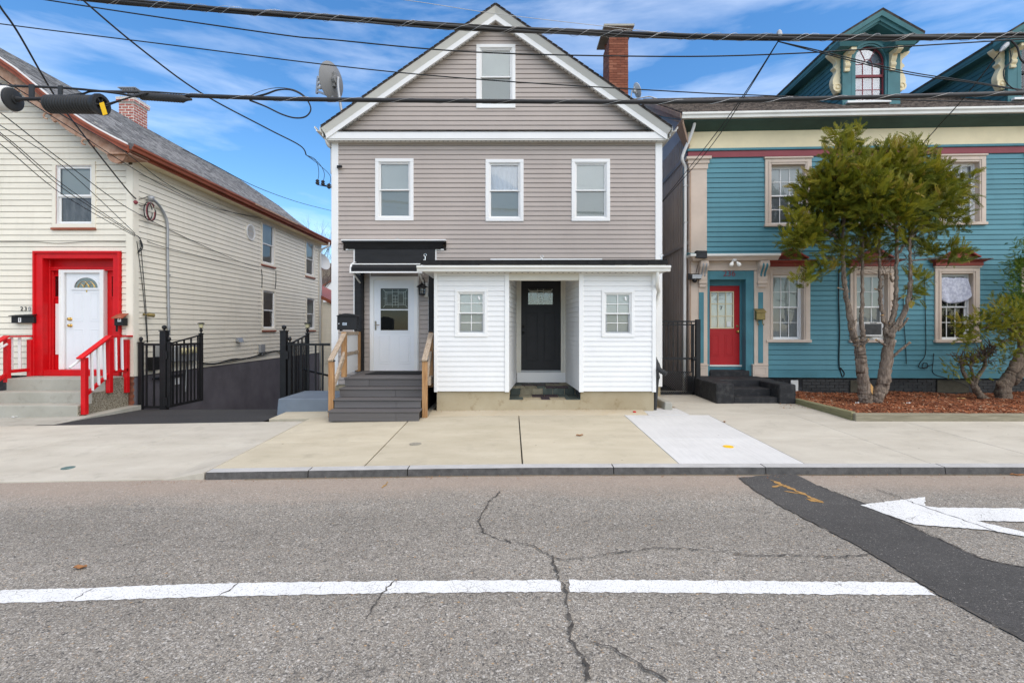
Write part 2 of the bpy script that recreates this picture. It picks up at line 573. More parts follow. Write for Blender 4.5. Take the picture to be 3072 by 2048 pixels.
M['gutter'] = pm('white_gutter', (.72, .71, .66), .08, 1.6, .4, .08, 40)
M['pvc'] = pm('white_pipe', (.70, .70, .68), .05, 2, .4, .05, 40)
M['grey_metal'] = pm('grey_metal', (.36, .37, .38), .1, 4, .45, .1, 80, metal=.4)
M['dish'] = pm('dish_grey', (.20, .20, .197), .06, 3, .5, .1, 120)
M['dish_pale'] = pm('dish_pale', (.55, .56, .56), .06, 3, .5, .1, 120)
M['chrome'] = pm('bright_steel', (.60, .60, .60), .05, 4, .25, 0, metal=1.0)
M['brass'] = pm('brass', (.65, .42, .12), .1, 6, .28, .1, 60, metal=1.0)
M['old_brass'] = pm('old_brass', (.26, .20, .08), .3, 8, .5, .3, 60, metal=.6)
M['pewter'] = pm('pewter', (.30, .27, .22), .1, 6, .35, .1, metal=1.0)
M['glass'] = glass_mat('window_glass', .025)
M['glass_door'] = glass_mat('storm_door_glass', 0.0, (.8, .82, .82))
M['glass_dark'] = glass_mat('dark_window_glass', .10, (.55, .58, .58))
M['blind'] = pm('blind_slats', (.78, .80, .77), .03, 2, .6, 0)
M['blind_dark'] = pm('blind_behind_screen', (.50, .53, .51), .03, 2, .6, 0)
M['screen'] = pm('insect_screen', (.34, .35, .35), .05, 2, .7, 0)
M['curtain'] = pm('white_curtain', (.80, .82, .86), .04, 3, .8, .2, 30)
M['dark_room'] = pm('dark_room', (.02, .02, .02), .1, 1, .9, 0)  # near-black panels stand in for the unlit depth behind glass
M['curtain_dark'] = pm('grey_curtain', (.22, .21, .20), .5, 2.2, .9, .3, 10, stretch=(3, 3, 1))
M['deck'] = pm('grey_composite_board', (.135, .125, .122), .16, 1.6, .7, .35, 20, bdist=.003, rnd=.22, stretch=(.3, 6, 6), fine=.12)
M['mat_black'] = pm('black_rubber_mat', (.010, .010, .011), .2, 20, .9, .9, 60, bdist=.006)
M['wood_z'] = wood_mat('treated_post_wood', (.24, .105, .035), (.52, .30, .13), 2)
M['wood_y'] = wood_mat('weathered_rail_wood', (.26, .18, .115), (.58, .47, .35), 1)
M['wood_x'] = wood_mat('weathered_edging_timber', (.15, .13, .08), (.34, .30, .21), 0)
M['wood_green'] = wood_mat('mossy_edging_timber', (.11, .11, .045), (.29, .26, .14), 1)
M['conc'] = concrete_mat('sidewalk_concrete', (.46, .405, .295), (.57, .51, .385), s=.30)
M['conc_grey'] = concrete_mat('grey_sidewalk_concrete', (.46, .42, .345), (.57, .53, .445), s=.32)
M['conc_new'] = concrete_mat('new_concrete', (.60, .59, .565), (.68, .67, .645), s=.10, streak=True)
M['conc_step'] = concrete_mat('step_concrete', (.34, .325, .27), (.47, .45, .39), (.12, .11, .08), .55)
M['pebble'] = asphalt_mat('pebble_dash', [(0, (.16, .13, .09)), (.5, (.30, .26, .19)), (.85, (.42, .38, .30)), (1, (.55, .5, .4))], 42, False, mort=.6)
M['conc_base'] = concrete_mat('stained_porch_base', (.35, .285, .18), (.46, .395, .275), (.20, .13, .05), 1.0)
M['mortar'] = concrete_mat('pale_mortar_apron', (.50, .42, .29), (.60, .53, .40), (.50, .32, .12), .35)
M['patch_tan'] = concrete_mat('tan_patch', (.29, .225, .145), (.36, .29, .20), s=.3, fine=.35)
M['asphalt'] = asphalt_mat('worn_asphalt', [(0, (.085, .082, .080)), (.10, (.20, .185, .165)), (.45, (.34, .305, .255)), (.72, (.42, .38, .318)),
            (.90, (.54, .51, .455)), (.975, (.66, .62, .56)), (.992, (.50, .33, .18)), (1, (.52, .36, .20))], 74, mort=.62)
M['patch'] = asphalt_mat('dark_asphalt_patch', [(0, (.070, .067, .064)), (.6, (.095, .091, .086)), (.95, (.12, .114, .107)), (.985, (.26, .245, .22)), (1, (.34, .32, .29))], 110, False, mort=.8)
M['drive'] = asphalt_mat('fresh_black_asphalt', [(0, (.045, .044, .044)), (.7, (.062, .061, .061)), (1, (.10, .098, .095))], 120, False, mort=.75)
M['ground'] = pm('dull_earth', (.16, .13, .09), .3, .6, .95, .5, 8, bdist=.05)
M['crack'] = pm('dark_crack', (.075, .068, .060), .5, 14, .95, .5, 60)
def paint_mat(name, col, under=(.20, .185, .165)):
 """road paint worn through to the stones in small flakes and hairline cracks"""
 m, nt, b = newmat(name)
 v = N(nt, 'ShaderNodeTexVoronoi', feature='DISTANCE_TO_EDGE')
 v.inputs['Scale'].default_value = 13
 g = N(nt, 'ShaderNodeNewGeometry')
 nt.links.new(g.outputs['Position'], v.inputs['Vector'])
 crk = ramp(nt, v.outputs['Distance'], [(.004, 1.0), (.022, 0.0)])
 patchy = ramp(nt, noise(nt, 4, 4), [(.45, 0.0), (.62, 1.0)])
 crk = mixc(nt, 1.0, crk, patchy, 'MULTIPLY')
 fl = ramp(nt, noise(nt, 95, 4, .7), [(.56, 0.0), (.64, .9)])
 f = mixc(nt, 1.0, crk, fl, 'LIGHTEN')
 c = mixc(nt, f, tuple(col), under)
 c = mixc(nt, 1.0, c, ramp(nt, noise(nt, 3, 5), [(.3, .90), (.7, 1.0)]), 'MULTIPLY')
 nt.links.new(c, b.inputs['Base Color'])
 b.inputs['Roughness'].default_value = .7
 bumpn(nt, b, noise(nt, 80, 4, .7), .4, .004)
 return m
M['paint'] = paint_mat('worn_white_road_paint', (.74, .74, .72))
M['orange'] = paint_mat('orange_spray_paint', (.42, .23, .06), (.095, .09, .085))
M['granite'] = pm('granite_kerb', (.105, .10, .095), .3, 14, .8, .6, 120, fine=.35, fscale=160)
M['granite_top'] = pm('granite_kerb_top', (.47, .46, .44), .12, 5, .8, .3, 120, fine=.2, fscale=160)
M['brick_red'] = brick_mat('chimney_brick', (.20, .062, .033), (.265, .085, .045), (.34, .13, .075))
M['brick_mortar'] = pm('red_brown_mortar', (.25, .13, .085), .2, 14, .95, .5, 60)
M['brick_pink'] = brick_mat('pink_red_brick', (.36, .10, .075), (.44, .14, .105), (.50, .19, .14))
M['mortar_pale'] = pm('pale_mortar', (.68, .63, .57), .15, 14, .95, .5, 60)
M['brick_black'] = brick_mat('black_painted_brick', (.010, .010, .011), (.016, .016, .017), (.024, .024, .024), .5)
M['shingle_grey'] = shingle_mat('grey_shingle', (.11, .11, .112), (.30, .298, .295), 7)
M['shingle_brown'] = shingle_mat('brown_shingle', (.05, .042, .038), (.19, .155, .13), 16)
M['shingle_dark'] = shingle_mat('dark_shingle', (.04, .036, .033), (.11, .095, .085))
M['roofing'] = pm('black_roll_roofing', (.016, .016, .016), .4, 8, .9, .9, 26, bdist=.01)
M['slate_a'] = pm('green_grey_slate', (.070, .085, .072), .35, 9, .7, .5, 40, rnd=.45)
M['slate_b'] = pm('purple_slate', (.055, .038, .043), .3, 9, .7, .5, 40, rnd=.3)
M['slate_c'] = pm('tan_slate', (.20, .18, .125), .3, 9, .75, .5, 40, rnd=.25)
M['slate_d'] = pm('red_slate', (.15, .055, .038), .3, 9, .75, .5, 40, rnd=.2)
M['bark'] = pm('grey_brown_bark', (.085, .060, .044), .45, 11, .9, 1.0, 26, bdist=.03, stretch=(3, 3, .6), col2=(.36, .285, .22))
M['bark_old'] = pm('old_twisted_bark', (.10, .072, .052), .4, 9, .9, 1.0, 24, bdist=.03, stretch=(3, 3, .7), col2=(.235, .18, .13))
M['cut_wood'] = pm('fresh_cut_wood', (.52, .30, .11), .2, 12, .8, .2, 60)
M['twig'] = pm('bare_twig', (.105, .078, .062), .25, 2, .9, 0)
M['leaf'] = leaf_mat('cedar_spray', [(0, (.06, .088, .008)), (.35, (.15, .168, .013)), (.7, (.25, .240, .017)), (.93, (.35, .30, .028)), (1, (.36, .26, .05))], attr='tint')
M['leaf_green'] = leaf_mat('bright_green_spray', [(0, (.035, .085, .008)), (.5, (.09, .16, .014)), (1, (.20, .25, .03))], attr='tint')
M['mulch'] = leaf_mat('red_mulch_chips', [(0, (.10, .042, .024)), (.35, (.27, .09, .036)), (.7, (.40, .13, .05)), (.92, (.44, .20, .10)), (1, (.55, .42, .28))], .9, 0)
M['mulch_base'] = pm('mulch_bed', (.14, .050, .025), .4, 6, .95, .9, 60, bdist=.02, col2=(.26, .085, .036))
M['litter'] = leaf_mat('dry_leaf', [(0, (.20, .085, .035)), (1, (.34, .17, .07))], .8, 0)
M['cable'] = pm('black_cable', (.024, .024, .025), .2, 4, .5, .1, 60)
M['cable_grey'] = pm('weathered_cable', (.060, .059, .058), .2, 4, .55, .1, 60)
M['strand'] = pm('lashing_wire', (.45, .45, .44), .1, 4, .45, 0, metal=.7)
M['wire'] = pm('thin_black_wire', (.010, .013, .014), .1, 4, .5, 0)
M['case_white'] = pm('white_splice_case', (.62, .61, .57), .1, 6, .45, .1)
M['rubber'] = pm('black_rubber', (.032, .033, .034), .15, 5, .55, .2, 60)
M['yellow'] = pm('yellow_tag', (.80, .48, .01), .05, 5, .5, 0)
M['cloth'] = pm('grey_print_cloth', (.42, .43, .52), .3, 16, .9, .3, 40, col2=(.60, .61, .68), lo=.42, hi=.58)
M['ac'] = pm('white_plastic', (.66, .65, .61), .06, 4, .5, .05)
M['ac_grille'] = pm('grey_grille', (.085, .085, .083), .25, 16, .7, .3, 60)
M['lamp_white'] = pm('white_bulb_glass', (.85, .84, .78), .03, 4, .2, 0)
M['lens'] = pm('solar_lamp_lens', (.55, .50, .30), .05, 4, .4, 0)
M['teal_disc'] = pm('corroded_cover', (.11, .17, .16), .35, 20, .7, .4, 60)
M['grey_disc'] = pm('worn_iron_cover', (.27, .25, .20), .25, 24, .8, .5, 60)
M['spot_red'] = pm('red_spot', (.50, .02, .02), .1, 9, .8, 0)
M['sticker'] = pm('pale_label', (.50, .58, .68), .06, 9, .6, 0)
M['plastic_orange'] = pm('orange_plastic', (.60, .27, .03), .1, 9, .5, 0)
M['hill'] = pm('leafless_wooded_slope', (.115, .083, .066), .45, .8, .95, .6, 6, bdist=.2)
M['dirty_board'] = pm('dirty_board', (.065, .058, .040), .35, 6, .8, .5, 40)
M['attic_reflection'] = pm('painted_sky_reflection', (.42, .42, .50), .12, 3, .8, 0)  # lavender tone stands in for sky reflected in the dormer panes
M['came'] = pm('silver_came', (.45, .45, .43), .08, 8, .35, 0, metal=.8)
# ================================================================== ground, road, sidewalk
def zg(x):
 return .017 * (x - math.sqrt(x * x + 1)) / 2
def sst(a, b, x):
 t = max(0.0, min(1.0, (x - a) / (b - a)))
 return t * t * (3 - 2 * t)
KERB_Y = 5.90
def zs(x, y):
 t = y - KERB_Y
 full = .09 + .0265 * t
 low = .018
 k = max(sst(-4.1, -3.62, x), sst(0.0, 1.9, t))
 return zg(x) + low + (full - low) * k
def dz(x, y):
 """driveway: falls gently to the gates, then steeply to the back yard"""
 a = zs(x, 8.7)
 if y < 10.9:
  return a + (-.05 - a) * sst(8.7, 11.2, y)
 return -.05 - .165 * (min(y, 20.5) - 10.9) + .02 * math.exp(-(y - 10.9) * 3)
def terrain(x, y):
 if y < 5.8:
  return zg(max(-60, min(60, x))) - .06
 if y < 8.6:
  return zs(max(-40, x), y) - .08
 yard = -.25 - 1.5 * sst(11, 21, y)
 right = zs(x, 8.6) - .1 - .5 * sst(13, 24, y)
 k = sst(-2.0, 2.0, x)
 z = yard * (1 - k) + right * k
 z = z * sst(8.6, 9.2, y) + (zs(max(-40, x), 8.6) - .08) * (1 - sst(8.6, 9.2, y)) - .12 * sst(8.6, 9.2, y)
 hill = sst(34, 105, y) * 17 + sst(105, 600, y) * 6
 return z + hill
def grid_mesh(xs, ys, zf):
 mb = MB()
 nx = len(xs)
 vs = [(x, y, zf(x, y)) for y in ys for x in xs]
 fs = [(j * nx + i, j * nx + i + 1, (j + 1) * nx + i + 1, (j + 1) * nx + i)
    for j in range(len(ys) - 1) for i in range(nx - 1)]
 return mb.add(vs, fs)
def lin(a, b, n):
 return [a + (b - a) * i / n for i in range(n + 1)]
xs = [-900, -400, -200, -100, -60, -40] + lin(-30, 30, 60) + [40, 60, 100, 200, 400, 900]
ys = [-300, -120, -60, -30, -14] + lin(-6, 26, 40) + [30, 34, 40, 48, 58, 70, 84, 100, 120, 200, 400, 900]
ground = grid_mesh(xs, ys, terrain).build('ground', M['ground'], kind='structure', smooth=True)
hillside = grid_mesh(lin(-75, 15, 30), [36, 42, 50, 60, 72, 86, 104, 130],
       lambda x, y: terrain(x, y) + .05 + .5 * math.sin(x * .7 + y * .3)).build('hillside', M['hill'], kind='structure', smooth=True)
road = grid_mesh([-60, -40, -25] + lin(-16, 16, 64) + [25, 40, 60], [-14, -8, -4] + lin(0, KERB_Y + .03, 12),
      lambda x, y: zg(x)).build('road', M['asphalt'], kind='structure', smooth=True)
def slab_mb(x0, x1, y0, y1, zf, th=.1, n=None, m=None):
 n = n or max(2, int((x1 - x0) / .35))
 m = m or max(2, int((y1 - y0) / .35))
 X, Y = lin(x0, x1, n), lin(y0, y1, m)
 mb = grid_mesh(X, Y, zf)
 nx = n + 1
 border = [i for i in range(nx)] + [j * nx + n for j in range(1, m + 1)] + \
     [m * nx + i for i in range(n - 1, -1, -1)] + [j * nx for j in range(m - 1, 0, -1)]
 low = [mb.v[i] - Vector((0, 0, th)) for i in border]
 b0 = len(mb.v)
 mb.v.extend(low)
 for k in range(len(border)):
  k2 = (k + 1) % len(border)
  mb.f.append((border[k], border[k2], b0 + k2, b0 + k))
 return mb
# sidewalk: every slab is a piece of its own, split by open joints and a lengthwise score
sidewalk = grid_mesh(lin(-22, 18, 60), [KERB_Y + .02, 6.4, 7.2, 8.0, 8.72], lambda x, y: zs(x, y) - .045).build(
 'sidewalk', M['crack'], kind='structure')
JX = [-22, -19, -15.8, -12.4, -10.6, -8.8, -7.0, -5.37, -3.67, -1.80, .14, 2.06, 3.60, 5.15, 6.72, 8.4, 10.2, 12.0, 15.0, 18.0]
GAP = {-3.67: .016, -1.80: .020, .14: .018, 2.06: .008, 3.60: .008, 5.15: .005, 6.72: .012}
for i in range(len(JX) - 1):
 a, b = JX[i] + GAP.get(JX[i], .005) / 2, JX[i + 1] - GAP.get(JX[i + 1], .005) / 2
 yb = 8.75 if JX[i + 1] <= -3.6 else 8.98
 y0 = KERB_Y + .01 if JX[i + 1] <= -3.6 else 6.055
 m_ = M['conc_new'] if JX[i] == 2.06 else (M['conc_grey'] if (JX[i + 1] < -3 or JX[i] > 3) else M['conc'])
 for y_a, y_b in ((y0, 7.2655), (7.2745, yb)):
  slab_mb(a, b, y_a, y_b, zs).build('slab', m_, sidewalk, bev=.004)
# kerb stones
kerb = grid_mesh(lin(-3.66, 18, 50), [KERB_Y + .03, 6.03], lambda x, y: zg(x) + .02).build('kerb', M['granite'], kind='structure')
KX = [-3.66, -2.43, -1.24, 1.23, 3.05, 5.2, 7.4, 9.6, 12, 15, 18]
for i in range(len(KX) - 1):
 a, b = KX[i] + .006, KX[i + 1] - .006
 X = lin(a, b, max(2, int((b - a) / .5)))
 mb = MB()
 for k in range(len(X) - 1):
  x0, x1 = X[k], X[k + 1]
  q = []
  for yy, top in ((KERB_Y + .012, False), (6.05, True)):
   q.append((yy, top))
  f0, f1 = zg(x0), zg(x1)
  j0, j1 = random.uniform(-.004, .004), random.uniform(-.004, .004)
  mb.hexa([(x0, KERB_Y - .01, f0 - .05), (x1, KERB_Y - .01, f1 - .05), (x1, KERB_Y + .012 + j1, f1 + .086), (x0, KERB_Y + .012 + j0, f0 + .086),
      (x0, 6.05, f0 - .05), (x1, 6.05, f1 - .05), (x1, 6.05, zs(x1, 6.05)), (x0, 6.05, zs(x0, 6.05))])
 ks = mb.build('kerb_stone', M['granite'], kerb)
 ks.data.materials.append(M['granite_top'])
 for p_ in ks.data.polygons:
  if p_.normal.z > .8:
   p_.material_index = 1
# driveway between the cream house and the grey house
driveway = grid_mesh(lin(-8.45, -4.42, 16), lin(8.74, 22, 50),
       lambda x, y: dz(x, y) if y > 8.8 else zs(x, 8.7) + .004).build('driveway', M['drive'], kind='structure', smooth=True)
# concrete and mortar aprons behind the sidewalk
def apron(name, mat, x0, x1, y0, y1, zf, th=.12):
 return slab_mb(x0, x1, y0, y1, zf, th).build(name, mat, kind='structure', bev=.004)
apron('doorstep_pavement', M['conc_step'], -22, -8.17, 8.755, 10.9, lambda x, y: zs(x, 8.75) + .012 * (y - 8.75))
apron('stair_pavement', M['conc'], -4.41, -1.52, 8.985, 9.7, lambda x, y: zs(x, 8.97) + .02 * (y - 8.97))
apron('side_yard_pavement', M['conc_step'], -4.2, -1.52, 9.705, 11.2, lambda x, y: zs(x, 8.97) + .02)
apron('mortar_apron', M['mortar'], -1.515, 2.50, 8.985, 9.5, lambda x, y: zs(x, 8.97) + .035 * sst(8.98, 9.4, y))
apron('new_concrete_strip', M['conc_new'], 2.505, 3.25, 8.985, 9.72, lambda x, y: zs(x, 8.97) + .008)
apron('forecourt', M['conc_grey'], 3.255, 6.1, 8.985, 12.2, lambda x, y: zs(x, 8.97) + .012 * (y - 8.97))
apron('alley_pavement', M['patch_tan'], 2.6, 3.25, 9.725, 14.0, lambda x, y: zs(x, 8.97) + .01)
def GP(c, x, y, zf=None, h=0.0):
 """where a pixel's ray meets the road (or another surface zf)"""
 px, py = V(c, x, y)
 zf = zf or (lambda a, b: zg(a))
 z, D = 0.0, 6.0
 for _ in range(8):
  D = (EYE - z) * FPX / max(py - CY, 4.0)
  X = (px - CX) * D / FPX
  z = zf(X, D) + h
 return X, D, z
def rough_edge(pts, step=.12, amp=.012, closed=True):
 out = []
 n = len(pts)
 for i in range(n if closed else n - 1):
  a, b = Vector(pts[i][:2]), Vector(pts[(i + 1) % n][:2])
  L = (b - a).length
  k = max(1, int(L / step))
  nrm = Vector((-(b - a).y, (b - a).x)) / max(L, 1e-6)
  for j in range(k):
   q = a + (b - a) * j / k
   out.append(q + nrm * random.uniform(-amp, amp))
 if not closed:
  out.append(Vector(pts[-1][:2]))
 return out
def flat(name, mat, pts, parent, h, zf=None, step=.12, amp=.0, kind=None, label=None, cat=None):
 """a thin sheet lying h above a surface"""
 import bmesh
 zf = zf or (lambda a, b: zg(a))
 q = rough_edge(pts, step, amp)
 bm = bmesh.new()
 vs = [bm.verts.new((p.x, p.y, zf(p.x, p.y) + h)) for p in q]
 f = bm.faces.new(vs)
 bmesh.ops.triangulate(bm, faces=[f])
 if sum(fc.normal.z * fc.calc_area() for fc in bm.faces) < 0:
  bmesh.ops.reverse_faces(bm, faces=bm.faces)
 me = bpy.data.meshes.new(name)
 o = Vector((q[0].x, q[0].y, zf(q[0].x, q[0].y)))
 bmesh.ops.translate(bm, verts=bm.verts, vec=-o)
 bm.to_mesh(me)
 bm.free()
 return link(name, me, mat, parent, o, label=label, cat=cat, kind=kind)
def ribbon(name, mat, pts, w, parent, h, zf=None, amp=.014, step=.03, taper=True, jw=.75):
 zf = zf or (lambda a, b: zg(a))
 q = rough_edge(pts, step, amp, False)
 L, R = [], []
 for i, p in enumerate(q):
  t = (q[min(i + 1, len(q) - 1)] - q[max(i - 1, 0)])
  t = t.normalized() if t.length > 1e-6 else Vector((1, 0))
  nrm = Vector((-t.y, t.x))
  ww = w * (.5 if name == 'crack' else 1) * random.uniform(1 - jw, 1 + jw) / 2
  if taper and (i == 0 or i == len(q) - 1):
   ww *= .2
  L.append(p + nrm * ww)
  R.append(p - nrm * ww)
 mb = MB()
 n = len(q)
 mb.add([(p.x, p.y, zf(p.x, p.y) + h) for p in L + R], [(i, i + 1, n + i + 1, n + i) for i in range(n - 1)])
 return mb.build(name, mat, parent)
# dark trench patch running from the kerb to the lower right
Lp = [(1040, 280), (1110, 335), (1250, 420), (1450, 520), (1610, 605), (1750, 690), (1900, 780), (1985, 830), (2150, 920), (2352, 1030)]
Rp = [(1290, 260), (1400, 315), (1620, 400), (1800, 490), (2000, 580), (2160, 655), (2330, 690)]
LL = [GP('c8', *q)[:2] for q in Lp] + [(4.6, 1.0), (6.0, -1.0)]
RR = [GP('c8', *q)[:2] for q in Rp] + [(5.0, 3.2), (7.6, -1.0)]
flat('asphalt_patch', M['patch'], LL + RR[::-1], road, .005, amp=.012, step=.06)
ribbon('crack', M['crack'], LL, .035, road, .0085, amp=.008)
ribbon('crack', M['crack'], RR[1:], .030, road, .0085, amp=.008)
# painted markings
top = [(-400, 812)] + [(0, 798), (400, 787), (800, 772), (1200, 762), (2352, 750)]
bot = [(-400, 872)] + [(0, 857), (400, 845), (900, 828), (1500, 815), (2352, 806)]
T_ = [GP('c7', *q)[:2] for q in top[:-1]] + [GP('c8', *q)[:2] for q in [(0, 751), (215, 749)]]
B_ = [GP('c7', *q)[:2] for q in bot[:-1]] + [GP('c8', *q)[:2] for q in [(0, 806), (228, 806)]]
flat('lane_line', M['paint'], T_ + B_[::-1], road, .004, amp=.008, step=.03)
T_ = [GP('c8', *q)[:2] for q in [(262, 750), (900, 753), (1400, 757), (1862, 762)]]
B_ = [GP('c8', *q)[:2] for q in [(262, 806), (900, 811), (1400, 816), (1945, 820)]]
flat('lane_line', M['paint'], T_ + B_[::-1], road, .004, amp=.008, step=.03)
arrow = [(1600, 408), (1897, 370), (1899, 412), (1960, 420), (2352, 424), (2700, 428), (2700, 498), (2352, 486), (2130, 480), (2352, 532), (2420, 552),
    (2352, 552), (2190, 523), (1850, 497)]
flat('turn_arrow', M['paint'], [GP('c8', *q)[:2] for q in arrow], road, .0095, amp=.009, step=.03)
# cracks in the asphalt
for pts, w in (([(2300, 340), (2240, 400), (2200, 470), (2215, 530), (2290, 565), (2352, 580)], .022),):
 ribbon('crack', M['crack'], [GP('c7', *q)[:2] for q in pts], w, road, .0065)
for pts, w in (([(20, 575), (110, 600), (170, 640), (230, 660), (320, 655), (460, 630), (560, 622), (640, 605), (820, 610), (1000, 625), (1100, 640),
      (1300, 638), (1500, 648), (1640, 635)], .020),
     ([(180, 640), (200, 700), (215, 752), (240, 780), (255, 860), (275, 960), (265, 1030), (310, 1090), (350, 1150), (335, 1222)], .030),
     ([(340, 1030), (420, 1050), (520, 1100), (560, 1130), (640, 1180), (720, 1225)], .020),
     ([(1660, 330), (1780, 370), (1860, 405), (1960, 440), (2080, 480), (2200, 520), (2300, 560), (2400, 590)], .020)):
 ribbon('crack', M['crack'], [GP('c8', *q)[:2] for q in pts], w, road, .0115)
for pts, w in (([(1090, 765), (1050, 800), (1000, 828)], .018), ([(1808, 752), (1770, 800), (1720, 870), (1680, 930)], .016), ([(425, 788), (340, 845)], .010)):
 ribbon('crack', M['crack'], [GP('c7', *q)[:2] for q in pts], w, road, .0065)
# orange utility marks sprayed on the patch, and a yellow tick by the kerb
for pts, w in (([(1190, 292), (1290, 335), (1370, 372), (1430, 397)], .05), ([(1350, 378), (1432, 398)], .07), ([(1195, 325), (1260, 315)], .03), ([(1250, 345), (1330, 355)], .03)):
 ribbon('spray_mark', M['orange'], [GP('c8', *q)[:2] for q in pts], w, road, .0088, amp=.01)
ribbon('spray_mark', M['orange'], [GP('c7', *q)[:2] for q in [(1785, 298), (1755, 328)]], .02, road, .0045)
# round covers let into the sidewalk and small litter on it
def disc(name, mat, c, x, y, r, label, cat, h=.006, zf=zs, n=20, sy=1.0):
 X, Y, Z = GP(c, x, y, zf)
 mb = MB()
 mb.lathe((X, Y, Z - .01), (0, 0, 1), [(r, 0), (r, .01 + h), (r * .86, .012 + h), (r * .8, .010 + h), (.001, .010 + h)], n)
 return mb.build(name, mat, None, label=label, cat=cat)
disc('valve_cover', M['grey_disc'], 'c4', 620, 1425, .085, 'round grey iron cover let into the tan sidewalk slab', 'cover')
disc('valve_cover', M['teal_disc'], 'c2', 428, 1470, .075, 'small round greenish cover in the left sidewalk slab near the road', 'cover')
disc('valve_cover', M['yellow'], 'c6', 492, 1445, .07, 'round cover sprayed orange in the pale new slab', 'cover')
disc('red_dot', M['spot_red'], 'e6', 1880, 530, .03, 'small red marker dot on mortar apron before the porch', 'marker', .02,
   lambda x, y: zs(x, 8.97) + .035 * sst(8.98, 9.4, y), 10)
def scrap(name, mat, c, x, y, lx, ly, rz, label, cat, zf=None, h=.006):
 X, Y, Z = GP(c, x, y, zf)
 mb = MB()
 n = 5
 vs, ct, st = [], math.cos(rz), math.sin(rz)
 for j in range(n + 1):
  for i in range(3):
   u, v = (j / n - .5) * lx, (i / 2 - .5) * ly * math.sin(math.pi * (.12 + .76 * j / n))
   z = h + .012 * (abs(i - 1)) + .006 * math.sin(j * 1.7)
   vs.append((X + u * ct - v * st, Y + u * st + v * ct, Z + z))
 fs = [(j * 3 + i, j * 3 + i + 1, j * 3 + i + 4, j * 3 + i + 3) for j in range(n) for i in range(2)]
 mb.add(vs, fs)
 ob = mb.build(name, mat, None, label=label, cat=cat)
 sm = ob.modifiers.new('thick', 'SOLIDIFY')
 sm.thickness = .003
 return ob
scrap('dry_leaf', M['litter'], 'c4', 1650, 1374, .11, .05, .2, 'single curled brown leaf on the tan sidewalk slab', 'leaf', zs)
scrap('plastic_scrap', M['plastic_orange'], 'c7', 1953, 267, .13, .03, 0, 'thin orange plastic sliver in the gutter, left of a thicker piece', 'litter')
scrap('plastic_scrap', M['plastic_orange'], 'c7', 2108, 267, .14, .06, .1, 'thicker orange plastic scrap lying against the kerb', 'litter')
scrap('paper_scrap', M['white'], 'c7', 1012, 282, .10, .04, .3, 'white paper scrap in gutter at the kerb end', 'litter')
scrap('paper_scrap', M['white'], 'c2', 90, 1154, .11, .05, 0, 'white paper scrap at foot of the concrete steps', 'litter', lambda x, y: zs(x, 8.75) + .01)
scrap('dry_leaf', M['litter'], 'c7', 368, 697, .09, .05, .1, 'brown leaf on the asphalt above the white line', 'leaf')
scrap('dry_leaf', M['litter'], 'c8', 2320, 270, .14, .03, -.2, 'dry leaf in gutter near the right edge', 'leaf')
scrap('dry_leaf', M['litter'], 'c6', 468, 1293, .05, .04, .5, 'tiny leaf at corner of the pale new slab', 'leaf', zs)
